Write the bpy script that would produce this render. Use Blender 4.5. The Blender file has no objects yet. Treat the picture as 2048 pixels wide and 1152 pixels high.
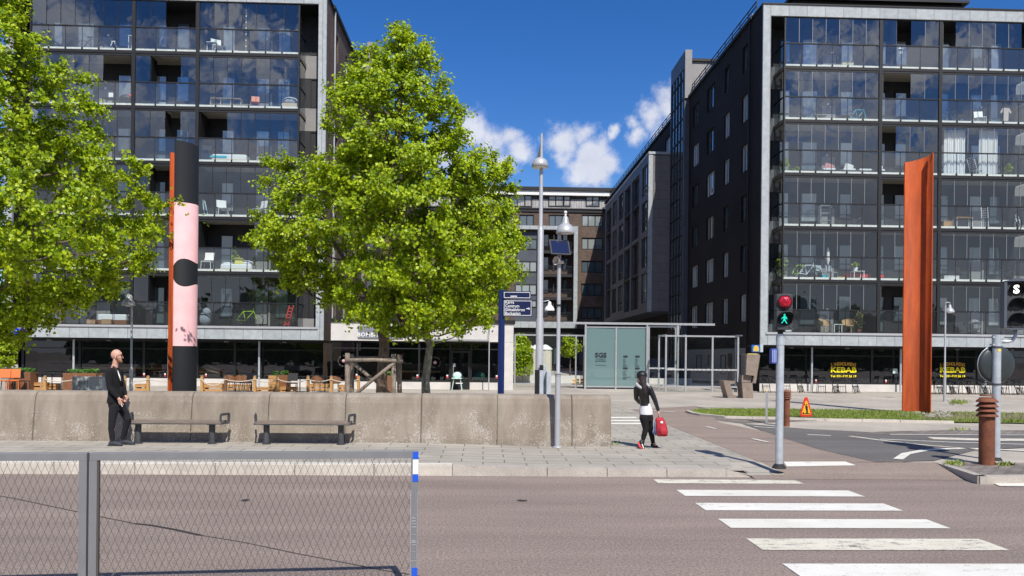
import bpy, math, random
import numpy as np
from mathutils import Vector, Matrix
R=math.radians; PI=math.pi
rnd=random.Random(7)
scene=bpy.context.scene; COL=scene.collection
# ---------------- camera ----------------
FPX=1563.; CX0=1024.; HY=712.; CH=1.91; YAW=math.atan(56/1563.); ROLL=.010
cam_d=bpy.data.cameras.new('camera'); cam=bpy.data.objects.new('camera',cam_d); COL.objects.link(cam)
cam_d.sensor_width=36; cam_d.lens=36*FPX/2048; cam_d.shift_y=(HY-576)/2048; cam_d.clip_end=2000; cam_d.clip_start=.05
cam.matrix_world=Matrix.Translation((0,0,CH))@Matrix.Rotation(-YAW,4,'Z')@Matrix.Rotation(PI/2,4,'X')@Matrix.Rotation(ROLL,4,'Z')
scene.camera=cam
_fw=Vector((math.sin(YAW),math.cos(YAW),0)); _rt=Vector((math.cos(YAW),-math.sin(YAW),0)); _up=Vector((0,0,1))
_cx=_rt*math.cos(ROLL)+_up*math.sin(ROLL); _cy=-_rt*math.sin(ROLL)+_up*math.cos(ROLL)
def _ray(u,v): return _fw+_cx*((u-CX0)/FPX)-_cy*((v-HY)/FPX)
def at(u,v,Y):
    d=_ray(u,v); t=Y/d.y; return Vector((d.x*t,Y,CH+d.z*t))
def gr(u,v,z=.12):
    d=_ray(u,v); t=(z-CH)/d.z; return Vector((d.x*t,d.y*t,z))
# ---------------- world ----------------
SUN_EL=R(49); SUN_TO=Vector((.264,-.965,math.tan(SUN_EL))).normalized()
W=bpy.data.worlds.new('World'); scene.world=W; W.use_nodes=True
nt=W.node_tree; nt.nodes.clear()
def N(tree,t,**k):
    n=tree.nodes.new(t)
    for a,b in k.items(): setattr(n,a,b)
    return n
def L(tree,a,b): tree.links.new(a,b)
def math_n(tree,op,a,b=None,c=None,clamp=False):
    n=N(tree,'ShaderNodeMath',operation=op); n.use_clamp=clamp
    for i,x in enumerate((a,b,c)):
        if x is None: continue
        if isinstance(x,(int,float)): n.inputs[i].default_value=x
        else: L(tree,x,n.inputs[i])
    return n.outputs[0]
sky=N(nt,'ShaderNodeTexSky',sky_type='NISHITA'); sky.sun_disc=False; sky.sun_elevation=SUN_EL; sky.sun_rotation=R(164.7)
sky.air_density=1.0; sky.dust_density=.15; sky.ozone_density=4.0; sky.altitude=0
hsv=N(nt,'ShaderNodeHueSaturation'); hsv.inputs['Saturation'].default_value=1.33; hsv.inputs['Value'].default_value=1.0; hsv.inputs['Hue'].default_value=.513
L(nt,sky.outputs[0],hsv.inputs['Color'])
tc=N(nt,'ShaderNodeTexCoord'); D=tc.outputs['Generated']
def noise(tree,vec,scale,detail=6,rough=.55,out='Fac',dist=0):
    n=N(tree,'ShaderNodeTexNoise'); n.inputs['Scale'].default_value=scale; n.inputs['Detail'].default_value=detail; n.inputs['Roughness'].default_value=rough; n.inputs['Distortion'].default_value=dist
    L(tree,vec,n.inputs['Vector']); return n.outputs[out]
blobs=[(985,285,48),(950,265,40),(1035,300,36),(1020,270,30),(1000,330,40),(1130,285,44),(1165,265,34),(1185,305,44),(1215,325,30),(1160,345,36),(1195,350,28),
 (1300,235,42),(1262,250,26),(1340,215,46),(1275,275,30),(1335,270,40),(1230,262,18),(1385,250,60),(880,300,50),(1440,330,60)]
wn=N(nt,'ShaderNodeVectorMath',operation='MULTIPLY_ADD'); L(nt,noise(nt,D,22,6,.65,out='Color'),wn.inputs[0]); wn.inputs[1].default_value=(.035,.035,.035); L(nt,D,wn.inputs[2]); Dw=wn.outputs[0]
cur=None
for u,v,r in blobs:
    c=_ray(u,v).normalized()+Vector((.0175,.0175,.0175))
    vm=N(nt,'ShaderNodeVectorMath',operation='DISTANCE'); L(nt,Dw,vm.inputs[0]); vm.inputs[1].default_value=c
    q=math_n(nt,'MULTIPLY_ADD',vm.outputs['Value'],-1563./r*.76,1.22)
    cur=q if cur is None else math_n(nt,'MAXIMUM',cur,q)
backs=[(1700,130,60),(1740,90,45),(1650,190,60),(1600,250,50),(1720,250,85),(1690,330,80),(1850,130,50),(1950,120,60),(1620,320,60),(1980,230,60),(2000,330,70),(1900,410,70),(1750,400,60),(100,30,50),(160,70,50),(60,100,50),(440,45,45),(520,70,50),(575,45,45),(480,110,50),(350,95,60),(290,85,40),(450,160,60),(540,150,50),(200,150,60),(250,240,80),(450,250,60),(550,340,70),(430,360,60)]
curb=None
for u,v,r in backs:
    c=_ray(u,v).normalized(); c.y=-c.y; c+=Vector((.0175,.0175,.0175))
    vm=N(nt,'ShaderNodeVectorMath',operation='DISTANCE'); L(nt,Dw,vm.inputs[0]); vm.inputs[1].default_value=c
    q=math_n(nt,'MULTIPLY_ADD',vm.outputs['Value'],-1563./r*.72,1.25)
    curb=q if curb is None else math_n(nt,'MAXIMUM',curb,q)
n1=noise(nt,D,16,9,.62); n2=noise(nt,D,3.1,8,.55)
front=math_n(nt,'MULTIPLY_ADD',math_n(nt,'SUBTRACT',n1,.5),2.1,cur)
sep=N(nt,'ShaderNodeSeparateXYZ'); L(nt,D,sep.inputs[0])
back=math_n(nt,'MAXIMUM',math_n(nt,'MULTIPLY_ADD',math_n(nt,'SUBTRACT',n2,.50),9.,0.),math_n(nt,'MULTIPLY_ADD',math_n(nt,'SUBTRACT',n1,.5),3.2,math_n(nt,'SUBTRACT',curb,.12)))
backm=math_n(nt,'MULTIPLY',math_n(nt,'LESS_THAN',sep.outputs['Y'],.2),back)
bank=N(nt,'ShaderNodeMapRange',interpolation_type='SMOOTHSTEP'); L(nt,math_n(nt,'MULTIPLY_ADD',math_n(nt,'SUBTRACT',n1,.5),.35,sep.outputs['Z']),bank.inputs[0]); bank.inputs[1].default_value=.20; bank.inputs[2].default_value=.29; bank.inputs[3].default_value=1.1; bank.inputs[4].default_value=0
backm=math_n(nt,'MAXIMUM',backm,math_n(nt,'MULTIPLY',math_n(nt,'LESS_THAN',sep.outputs['Y'],0.),bank.outputs[0]))
dens=math_n(nt,'MAXIMUM',front,backm)
mr=N(nt,'ShaderNodeMapRange',interpolation_type='SMOOTHSTEP'); mr.inputs[1].default_value=.40; mr.inputs[2].default_value=1.1
L(nt,dens,mr.inputs[0])
cr=N(nt,'ShaderNodeValToRGB'); cr.color_ramp.elements[0].position=.30; cr.color_ramp.elements[0].color=(5.0,5.25,6.1,1)
cr.color_ramp.elements[1].position=.68; cr.color_ramp.elements[1].color=(7.5,7.5,7.9,1)
n3=noise(nt,D,9,5,.6); L(nt,n3,cr.inputs[0])
hz=N(nt,'ShaderNodeMapRange',interpolation_type='SMOOTHSTEP'); L(nt,sep.outputs['Z'],hz.inputs[0]); hz.inputs[1].default_value=.0; hz.inputs[2].default_value=.20; hz.inputs[3].default_value=.85; hz.inputs[4].default_value=0
hm=N(nt,'ShaderNodeMix',data_type='RGBA'); L(nt,hz.outputs[0],hm.inputs[0]); L(nt,hsv.outputs[0],hm.inputs[6]); hm.inputs[7].default_value=(2.6,4.4,6.6,1)
mx=N(nt,'ShaderNodeMix',data_type='RGBA'); mfac=math_n(nt,'MULTIPLY',mr.outputs[0],.88)
L(nt,mfac,mx.inputs[0]); L(nt,hm.outputs[2],mx.inputs[6])
hi=N(nt,'ShaderNodeMapRange',interpolation_type='SMOOTHSTEP'); L(nt,sep.outputs['Z'],hi.inputs[0]); hi.inputs[1].default_value=.16; hi.inputs[2].default_value=.34; hi.inputs[3].default_value=-.45; hi.inputs[4].default_value=.6
bk=math_n(nt,'MULTIPLY_ADD',math_n(nt,'LESS_THAN',sep.outputs['Y'],.1),hi.outputs[0],1.0); bs=N(nt,'ShaderNodeVectorMath',operation='SCALE'); L(nt,cr.outputs[0],bs.inputs[0]); L(nt,bk,bs.inputs['Scale']); L(nt,bs.outputs[0],mx.inputs[7])
bg=N(nt,'ShaderNodeBackground'); bg.inputs['Strength'].default_value=.11
L(nt,mx.outputs[2],bg.inputs['Color']); wo=N(nt,'ShaderNodeOutputWorld'); L(nt,bg.outputs[0],wo.inputs[0])
# ---------------- sun ----------------
sd=bpy.data.lights.new('sun','SUN'); sd.energy=4.6; sd.angle=R(.5); sd.color=(1,.955,.88)
so=bpy.data.objects.new('sun',sd); COL.objects.link(so); so.location=(20,-30,40); so.rotation_euler=SUN_TO.to_track_quat('Z','Y').to_euler()
vs=scene.view_settings; vs.view_transform='Standard'; vs.look='None'; vs.exposure=.20; vs.gamma=1; vs.use_curve_mapping=False
scene.render.engine='CYCLES'; cy=scene.cycles; cy.max_bounces=8; cy.transparent_max_bounces=24; cy.diffuse_bounces=2; cy.glossy_bounces=4; cy.transmission_bounces=4
cy.use_denoising=True; cy.caustics_reflective=False; cy.caustics_refractive=False; cy.sample_clamp_indirect=6; cy.use_adaptive_sampling=True; cy.adaptive_threshold=.02

# ---------------- mesh helpers ----------------
class MB:
    def __init__(s): s.v=[]; s.f=[]; s.m=[]; s.sm=[]; s.mi=0; s.T=None
    def add(s,vs,fs,smooth=False):
        o=len(s.v)
        if s.T is not None: vs=[s.T@Vector(p) for p in vs]
        s.v+= [tuple(p) for p in vs]
        for f in fs: s.f.append(tuple(i+o for i in f)); s.m.append(s.mi); s.sm.append(smooth)
        return s
    def box(s,x0,x1,y0,y1,z0,z1):
        if x0>x1:x0,x1=x1,x0
        if y0>y1:y0,y1=y1,y0
        if z0>z1:z0,z1=z1,z0
        return s.add([(x0,y0,z0),(x1,y0,z0),(x1,y1,z0),(x0,y1,z0),(x0,y0,z1),(x1,y0,z1),(x1,y1,z1),(x0,y1,z1)],
            [(0,3,2,1),(4,5,6,7),(0,1,5,4),(1,2,6,5),(2,3,7,6),(3,0,4,7)])
    def bbox(s,x0,x1,y0,y1,z0,z1,b=.01):
        # box with chamfered vertical and top edges
        pts=[(x0+b,y0),(x1-b,y0),(x1,y0+b),(x1,y1-b),(x1-b,y1),(x0+b,y1),(x0,y1-b),(x0,y0+b)]
        ins=[(x0+2*b,y0+b),(x1-2*b,y0+b),(x1-b,y0+2*b),(x1-b,y1-2*b),(x1-2*b,y1-b),(x0+2*b,y1-b),(x0+b,y1-2*b),(x0+b,y0+2*b)]
        v=[(x,y,z0) for x,y in pts]+[(x,y,z1-b) for x,y in pts]+[(x,y,z1) for x,y in ins]
        f=[tuple(range(7,-1,-1)),tuple(range(16,24))]
        for k in (0,8):
            for i in range(8): j=(i+1)%8; f.append((k+i,k+j,k+8+j,k+8+i))
        return s.add(v,f)
    def quad(s,a,b,c,d): return s.add([a,b,c,d],[(0,1,2,3)])
    def poly(s,pts): return s.add(pts,[tuple(range(len(pts)))])
    def cyl(s,a,b,r0,r1=None,n=12,cap=True,smooth=True):
        a=Vector(a);b=Vector(b); r1=r0 if r1 is None else r1; d=(b-a)
        if d.length<1e-6: return s
        q=d.to_track_quat('Z','Y'); v=[]
        for c,r in ((a,r0),(b,r1)):
            for i in range(n):
                t=2*PI*i/n; v.append(c+q@Vector((r*math.cos(t),r*math.sin(t),0)))
        s.add(v,[(i,(i+1)%n,n+(i+1)%n,n+i) for i in range(n)],smooth)
        if cap: s.add(v[:n],[tuple(range(n-1,-1,-1))]); s.add(v[n:],[tuple(range(n))])
        return s
    def bar(s,a,b,w,h=None):
        a=Vector(a);b=Vector(b); h=w if h is None else h; d=b-a; q=d.to_track_quat('Z','Y'); v=[]
        for c in (a,b):
            for x,y in ((-1,-1),(1,-1),(1,1),(-1,1)): v.append(c+q@Vector((x*w/2,y*h/2,0)))
        return s.add(v,[(3,2,1,0),(4,5,6,7),(0,1,5,4),(1,2,6,5),(2,3,7,6),(3,0,4,7)])
    def tube(s,pts,r,n=8,closed=False):
        pts=[Vector(p) for p in pts]; m=len(pts); rr=r if isinstance(r,(list,tuple)) else [r]*m; v=[]; up=None
        for i,p in enumerate(pts):
            if closed: t=pts[(i+1)%m]-pts[i-1]
            else: t=pts[min(i+1,m-1)]-pts[max(i-1,0)]
            t.normalize()
            if up is None: up=t.orthogonal().normalized()
            up=(up-t*up.dot(t)); up=up.normalized() if up.length>1e-6 else t.orthogonal().normalized()
            w=t.cross(up)
            for k in range(n):
                a=2*PI*k/n; v.append(p+(up*math.cos(a)+w*math.sin(a))*rr[i])
        f=[]
        for i in range(m if closed else m-1):
            j=(i+1)%m
            for k in range(n): f.append((i*n+k,i*n+(k+1)%n,j*n+(k+1)%n,j*n+k))
        if not closed: f.append(tuple(range(n-1,-1,-1))); f.append(tuple((m-1)*n+k for k in range(n)))
        return s.add(v,f,True)
    def lathe(s,prof,c=(0,0,0),n=20,smooth=True,q=None,ang=2*PI):
        c=Vector(c); v=[]
        for r,z in prof:
            for i in range(n):
                t=ang*i/n; p=Vector((r*math.cos(t),r*math.sin(t),z)); v.append(c+(q@p if q else p))
        f=[]
        for j in range(len(prof)-1):
            for i in range(n): k=(i+1)%n; f.append((j*n+i,j*n+k,(j+1)*n+k,(j+1)*n+i))
        s.add(v,f,smooth)
        if prof[0][0]>1e-4: s.add(v[:n],[tuple(range(n-1,-1,-1))])
        if prof[-1][0]>1e-4: s.add(v[-n:],[tuple(range(n))])
        return s
    def sph(s,c,r,n=12,m=8,sc=(1,1,1)):
        c=Vector(c); v=[]; f=[]
        for j in range(m+1):
            p=PI*j/m
            for i in range(n):
                t=2*PI*i/n; v.append(c+Vector((r*sc[0]*math.sin(p)*math.cos(t),r*sc[1]*math.sin(p)*math.sin(t),-r*sc[2]*math.cos(p))))
        for j in range(m):
            for i in range(n): k=(i+1)%n; f.append((j*n+i,j*n+k,(j+1)*n+k,(j+1)*n+i))
        return s.add(v,f,True)
    def prism(s,poly,y0,y1):
        # polygon in xz extruded along y
        n=len(poly); v=[(x,y0,z) for x,z in poly]+[(x,y1,z) for x,z in poly]
        return s.add(v,[tuple(range(n)),tuple(range(2*n-1,n-1,-1))]+[(i,n+i,n+(i+1)%n,(i+1)%n) for i in range(n)])
    def slab(s,poly,z0,z1):
        n=len(poly); v=[(p[0],p[1],z0) for p in poly]+[(p[0],p[1],z1) for p in poly]
        return s.add(v,[tuple(range(n-1,-1,-1)),tuple(range(n,2*n))]+[(i,(i+1)%n,n+(i+1)%n,n+i) for i in range(n)])
def setp(o,label=None,cat=None,group=None,kind=None):
    if label and len(label.split())>16: print('LONGLABEL',len(label.split()),label)
    for k,v in (('label',label),('category',cat),('group',group),('kind',kind)):
        if v: o[k]=v
    return o
def thing(name,label,cat,loc=(0,0,0),rz=0,group=None,kind=None):
    o=bpy.data.objects.new(name,None); COL.objects.link(o); o.location=loc; o.rotation_euler=(0,0,rz); o.empty_display_size=.1
    return setp(o,label,cat,group,kind)
def wloc(p):
    v=Vector((0,0,0))
    while p is not None: v+=Vector(p.location); p=p.parent
    return v
def obj(name,mb,mats,parent=None,world=False,loc=None,label=None,cat=None,group=None,kind=None):
    me=bpy.data.meshes.new(name)
    off=wloc(parent) if (world and parent is not None) else Vector((0,0,0))
    if loc is not None: off=off+Vector(loc)
    vv=mb.v
    if off.length>0: vv=[(x-off.x,y-off.y,z-off.z) for x,y,z in vv]
    me.from_pydata(vv,[],mb.f)
    if not isinstance(mats,(list,tuple)): mats=[mats]
    for m in mats: me.materials.append(m)
    me.polygons.foreach_set('material_index',mb.m); me.polygons.foreach_set('use_smooth',mb.sm); me.update()
    o=bpy.data.objects.new(name,me); COL.objects.link(o)
    if parent is not None: o.parent=parent
    if loc is not None: o.location=loc
    return setp(o,label,cat,group,kind)
def copy_tree(o,parent=None,**k):
    c=o.copy(); COL.objects.link(c); c.parent=parent
    for ch in list(o.children): copy_tree(ch,c)
    return setp(c,**k)
def single(name,mb,mats,label,cat,group=None,kind=None):
    # a thing that is one mesh; origin at its base
    xs=[p[0] for p in mb.v]; ys=[p[1] for p in mb.v]; zs=[p[2] for p in mb.v]
    return obj(name,mb,mats,None,loc=((min(xs)+max(xs))/2,(min(ys)+max(ys))/2,min(zs)),label=label,cat=cat,group=group,kind=kind)
def struct(name,mb,mats): return obj(name,mb,mats,kind='structure')
def text_mesh(txt,size,bold=0.,extrude=.004,align='CENTER',squash=1.,spacing=1.):
    cu=bpy.data.curves.new('t','FONT'); cu.body=txt; cu.size=size; cu.align_x=align; cu.align_y='CENTER'; cu.extrude=extrude; cu.offset=bold; cu.space_character=spacing; cu.resolution_u=2
    to=bpy.data.objects.new('t',cu); COL.objects.link(to); dg=bpy.context.evaluated_depsgraph_get(); dg.update()
    me=bpy.data.meshes.new_from_object(to.evaluated_get(dg)); vs=[Vector((p.co.x*squash,-p.co.z,p.co.y)) for p in me.vertices]; fs=[tuple(p.vertices) for p in me.polygons]
    bpy.data.objects.remove(to); bpy.data.curves.remove(cu); bpy.data.meshes.remove(me); return vs,fs
def add_text(mb,txt,size,pos,rz=0,**k):
    # upright text in the xz plane facing -y
    v,f=text_mesh(txt,size,**k); M=Matrix.Translation(pos)@Matrix.Rotation(rz,4,'Z')
    mb.add([M@p for p in v],f); return mb

# ---------------- materials ----------------
MATS={}
def mat(name,col,rough=.6,metal=0.,bump=0.,bscale=20,var=0.,vscale=3.,spec=.5,speck=0.,sscale=200,stretch=None,emit=0.,coord='Object',dark=None):
    if name in MATS: return MATS[name]
    m=bpy.data.materials.new(name); m.use_nodes=True; t=m.node_tree; b=t.nodes['Principled BSDF']
    b.inputs['Roughness'].default_value=rough; b.inputs['Metallic'].default_value=metal; b.inputs['Specular IOR Level'].default_value=spec
    c=(col[0],col[1],col[2],1); b.inputs['Base Color'].default_value=c
    if emit: b.inputs['Emission Color'].default_value=c; b.inputs['Emission Strength'].default_value=emit
    vec=None
    if var or bump or speck:
        g=N(t,'ShaderNodeNewGeometry') if coord=='World' else N(t,'ShaderNodeTexCoord'); vec=g.outputs['Position'] if coord=='World' else g.outputs['Object']
        if stretch:
            mp=N(t,'ShaderNodeMapping'); mp.inputs['Scale'].default_value=stretch; L(t,vec,mp.inputs[0]); vec=mp.outputs[0]
    last=None
    if var:
        n=noise(t,vec,vscale,6,.6); r=N(t,'ShaderNodeValToRGB'); r.color_ramp.elements[0].position=.3; r.color_ramp.elements[1].position=.72
        d=dark or tuple(x*(1-var) for x in col); r.color_ramp.elements[0].color=(*d,1); r.color_ramp.elements[1].color=tuple(min(1,x*(1+var*.6)) for x in col)+(1,)
        L(t,n,r.inputs[0]); last=r.outputs[0]
    if speck:
        n=noise(t,vec,sscale,2,.7); r=N(t,'ShaderNodeMapRange'); r.inputs[1].default_value=.35; r.inputs[2].default_value=.65; r.inputs[3].default_value=1-speck; r.inputs[4].default_value=1+speck
        L(t,n,r.inputs[0]); x=N(t,'ShaderNodeMix',data_type='RGBA',blend_type='MULTIPLY'); x.inputs[0].default_value=1
        if last is not None: L(t,last,x.inputs[6])
        else: x.inputs[6].default_value=c
        cc=N(t,'ShaderNodeCombineColor'); [L(t,r.outputs[0],cc.inputs[i]) for i in range(3)]; L(t,cc.outputs[0],x.inputs[7]); last=x.outputs[2]
    if last is not None: L(t,last,b.inputs['Base Color'])
    if bump:
        n=noise(t,vec,bscale,6,.65); bp=N(t,'ShaderNodeBump'); bp.inputs['Strength'].default_value=bump; bp.inputs['Distance'].default_value=.02; L(t,n,bp.inputs['Height']); L(t,bp.outputs[0],b.inputs['Normal'])
    MATS[name]=m; return m
def nodes_of(m): return m.node_tree, m.node_tree.nodes['Principled BSDF']
def brick_mat(name,c1,c2,cm,bw,bh,mortar=.01,axes='XZ',rough=.8,bump=.3,var=.25,off=.5,vs=1.2,speck=0,metal=0,spec=.3):
    m=bpy.data.materials.new(name); m.use_nodes=True; t,b=nodes_of(m); b.inputs['Roughness'].default_value=rough; b.inputs['Metallic'].default_value=metal; b.inputs['Specular IOR Level'].default_value=spec
    g=N(t,'ShaderNodeNewGeometry'); s=N(t,'ShaderNodeSeparateXYZ'); L(t,g.outputs['Position'],s.inputs[0]); cb=N(t,'ShaderNodeCombineXYZ')
    if axes=='SZ': L(t,math_n(t,'ADD',s.outputs['X'],s.outputs['Y']),cb.inputs[0]); L(t,s.outputs['Z'],cb.inputs[1])
    else: L(t,s.outputs[axes[0]],cb.inputs[0]); L(t,s.outputs[axes[1]],cb.inputs[1])
    k=N(t,'ShaderNodeTexBrick'); k.offset=off; k.inputs['Color1'].default_value=(*c1,1); k.inputs['Color2'].default_value=(*c2,1); k.inputs['Mortar'].default_value=(*cm,1)
    k.inputs['Scale'].default_value=1; k.inputs['Brick Width'].default_value=bw; k.inputs['Row Height'].default_value=bh; k.inputs['Mortar Size'].default_value=mortar; k.inputs['Mortar Smooth'].default_value=.1
    L(t,cb.outputs[0],k.inputs['Vector']); n=noise(t,g.outputs['Position'],vs,6,.6); r=N(t,'ShaderNodeMapRange'); r.inputs[1].default_value=.3; r.inputs[2].default_value=.7; r.inputs[3].default_value=1-var; r.inputs[4].default_value=1+var
    L(t,n,r.inputs[0]); x=N(t,'ShaderNodeMix',data_type='RGBA',blend_type='MULTIPLY'); x.inputs[0].default_value=1; L(t,k.outputs['Color'],x.inputs[6])
    fac=r.outputs[0]
    if speck: fac=math_n(t,'MULTIPLY',fac,math_n(t,'MULTIPLY_ADD',noise(t,g.outputs['Position'],70,3,.7),speck*2,1-speck))
    cc=N(t,'ShaderNodeCombineColor'); [L(t,fac,cc.inputs[i]) for i in range(3)]; L(t,cc.outputs[0],x.inputs[7]); L(t,x.outputs[2],b.inputs['Base Color'])
    if bump:
        bp=N(t,'ShaderNodeBump'); bp.inputs['Strength'].default_value=bump; bp.inputs['Distance'].default_value=.01; bp.invert=True; L(t,k.outputs['Fac'],bp.inputs['Height']); L(t,bp.outputs[0],b.inputs['Normal'])
    MATS[name]=m; return m
def glass_mat(name,tint=(.9,.95,.94),refl=.14,gcol=(.9,.95,1),wob=.0,solid=None,dirt=0.):
    m=bpy.data.materials.new(name); m.use_nodes=True; t=m.node_tree; t.nodes.clear()
    if solid: tr=N(t,'ShaderNodeBsdfDiffuse'); tr.inputs[0].default_value=(*solid,1)
    else: tr=N(t,'ShaderNodeBsdfTransparent'); tr.inputs[0].default_value=(*tint,1)
    if dirt:
        df=N(t,'ShaderNodeBsdfDiffuse'); df.inputs[0].default_value=(.5,.53,.55,1); md=N(t,'ShaderNodeMixShader'); md.inputs[0].default_value=dirt; L(t,tr.outputs[0],md.inputs[1]); L(t,df.outputs[0],md.inputs[2]); tr=md
    gl=N(t,'ShaderNodeBsdfGlossy'); gl.inputs[0].default_value=(*gcol,1); gl.inputs['Roughness'].default_value=.0
    lw=N(t,'ShaderNodeLayerWeight'); lw.inputs['Blend'].default_value=.5
    p=math_n(t,'POWER',lw.outputs['Facing'],4.); f=math_n(t,'MULTIPLY_ADD',p,1-refl,refl,clamp=True)
    if wob:
        g=N(t,'ShaderNodeNewGeometry'); n=noise(t,g.outputs['Position'],.9,2,.5); bp=N(t,'ShaderNodeBump'); bp.inputs['Strength'].default_value=wob; bp.inputs['Distance'].default_value=.05; L(t,n,bp.inputs['Height']); L(t,bp.outputs[0],gl.inputs['Normal'])
    mx=N(t,'ShaderNodeMixShader'); L(t,f,mx.inputs[0]); L(t,tr.outputs[0],mx.inputs[1]); L(t,gl.outputs[0],mx.inputs[2]); o=N(t,'ShaderNodeOutputMaterial'); L(t,mx.outputs[0],o.inputs[0])
    MATS[name]=m; return m
M_zinc=brick_mat('zinc_panel',(.39,.42,.43),(.34,.37,.38),(.12,.13,.14),1.0,30.,.012,'SZ',rough=.5,bump=.1,var=.16,off=0,vs=3.5,speck=.12)
M_brick=brick_mat('shaded_brick',(.009,.008,.008),(.018,.014,.012),(.008,.007,.007),.24,.075,.012,'SZ',rough=.85,bump=.5,var=.45,vs=.35)  # near-black colour carries the shade of the right block's courtyard wall
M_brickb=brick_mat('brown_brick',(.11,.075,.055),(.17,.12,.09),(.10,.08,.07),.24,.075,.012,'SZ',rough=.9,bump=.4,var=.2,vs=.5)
M_dark=mat('charcoal_metal',(.008,.0085,.010),.55,0,var=.2,vscale=5)
M_darkwall=mat('charcoal_panel',(.016,.016,.019),.6,var=.18,vscale=.8)
M_greypanel=mat('grey_panel',(.26,.25,.245),.6,var=.12,vscale=1.2)
M_soffit=mat('soffit_grey',(.30,.28,.24),.8,var=.15)
M_slabedge=mat('slab_edge',(.84,.81,.72),.7,var=.12,vscale=4,bump=.1)
M_bar=mat('glazing_bar_grey',(.30,.31,.31),.45,.3)
M_alu=mat('aluminium',(.55,.56,.56),.35,.6,var=.12,vscale=6)
M_galv=mat('galvanised_steel',(.55,.60,.63),.45,.4,var=.2,vscale=9,bump=.12,bscale=40)
M_lampgrey=mat('lamp_grey',(.43,.44,.45),.45,.2,var=.08,vscale=3)
M_white=mat('white_paint',(.78,.78,.76),.5,var=.05)
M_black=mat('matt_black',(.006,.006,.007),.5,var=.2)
M_rubber=mat('black_rubber',(.02,.02,.02),.8,bump=.3,bscale=30)
M_rust=mat('weathering_steel',(.38,.066,.008),.75,0,bump=.25,bscale=50,var=.5,vscale=2.6,speck=.22,sscale=70,stretch=(2.2,2.2,.3),dark=(.27,.043,.006))
M_rustb=mat('rusty_brown_steel',(.20,.065,.03),.75,0,bump=.3,bscale=50,var=.4,vscale=5,speck=.2,sscale=60)
M_concw=mat('white_concrete',(.62,.59,.55),.8,var=.13,vscale=1.5,bump=.15,bscale=25,speck=.07,sscale=80)
M_wood=mat('warm_pine',(.50,.27,.10),.6,var=.3,vscale=6,stretch=(1,1,6),bump=.15)
M_woodd=mat('stained_timber',(.23,.10,.045),.6,var=.3,vscale=6,stretch=(6,6,1))
M_woodg=mat('weathered_log',(.30,.245,.19),.85,bump=.5,bscale=18,var=.45,vscale=7,stretch=(4,4,.8),dark=(.09,.07,.055))
M_rope=mat('pale_rope',(.55,.50,.42),.9,bump=.5,bscale=90)
M_glass=glass_mat('balcony_glass',refl=.14,dirt=.0,wob=.12)
M_glasslow=glass_mat('balustrade_glass',tint=(.86,.93,.95),refl=.12,dirt=.035,wob=.12)
M_glasss=glass_mat('shop_glass',tint=(.55,.62,.6),refl=.10,wob=.03)
M_glassc=glass_mat('clear_screen_glass',tint=(.88,.94,.93),refl=.07)
M_winblue=glass_mat('apartment_pane',solid=(.085,.115,.13),refl=.20,gcol=(.9,.95,.97),wob=.15)
M_wincurt=glass_mat('curtained_pane',solid=(.30,.33,.32),refl=.22,wob=.15)
M_windark=glass_mat('dark_pane',solid=(.012,.016,.018),refl=.28,wob=.3)
M_frost=None
# ================= ground =================
def asphalt(name,c,band=.2,speck=1.05):
    m=bpy.data.materials.new(name); m.use_nodes=True; t,b=nodes_of(m); b.inputs['Roughness'].default_value=.85; b.inputs['Specular IOR Level'].default_value=.3
    g=N(t,'ShaderNodeNewGeometry'); P=g.outputs['Position']
    mp=N(t,'ShaderNodeMapping'); mp.inputs['Scale'].default_value=(.12,1.1,1); L(t,P,mp.inputs[0])
    n=noise(t,mp.outputs[0],1.3,5,.6); s1=noise(t,P,34,4,.85); s2=noise(t,P,75,3,.9); n4=noise(t,P,.5,4,.6)
    s1=math_n(t,'MULTIPLY_ADD',s1,2.2,-.6,clamp=True); s2=math_n(t,'MULTIPLY_ADD',s2,2.2,-.6,clamp=True)
    f=math_n(t,'MULTIPLY',math_n(t,'MULTIPLY_ADD',n,band*4,1-band*2),math_n(t,'MULTIPLY_ADD',s1,speck*1.3,1-speck*.65))
    f=math_n(t,'MULTIPLY',f,math_n(t,'MULTIPLY_ADD',s2,speck*1.3,1-speck*.65)); f=math_n(t,'MULTIPLY',f,math_n(t,'MULTIPLY_ADD',n4,.3,.85))
    vo=N(t,'ShaderNodeTexVoronoi'); vo.inputs['Scale'].default_value=55; L(t,P,vo.inputs['Vector']); w=math_n(t,'LESS_THAN',vo.outputs['Distance'],.16)
    sc=N(t,'ShaderNodeSeparateColor'); L(t,vo.outputs['Color'],sc.inputs[0]); w=math_n(t,'MULTIPLY',w,math_n(t,'GREATER_THAN',sc.outputs[0],.62))
    f=math_n(t,'MULTIPLY_ADD',w,.95,f)
    cc=N(t,'ShaderNodeCombineColor')
    for i in range(3): L(t,math_n(t,'MULTIPLY',f,c[i]),cc.inputs[i])
    L(t,cc.outputs[0],b.inputs['Base Color']); bp=N(t,'ShaderNodeBump'); bp.inputs['Strength'].default_value=.5; bp.inputs['Distance'].default_value=.012; L(t,s1,bp.inputs['Height']); L(t,bp.outputs[0],b.inputs['Normal'])
    return m
M_road=asphalt('road_asphalt',(.262,.208,.176),band=.2); M_cycle=asphalt('cycle_asphalt',(.28,.22,.18),speck=.6); M_dasph=asphalt('new_asphalt',(.145,.135,.125),speck=.6)
M_plaza=brick_mat('plaza_paving',(.43,.385,.32),(.39,.35,.29),(.26,.235,.20),.42,.42,.006,'XY',rough=.9,bump=.1,var=.2,vs=.35,speck=.35)
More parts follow.
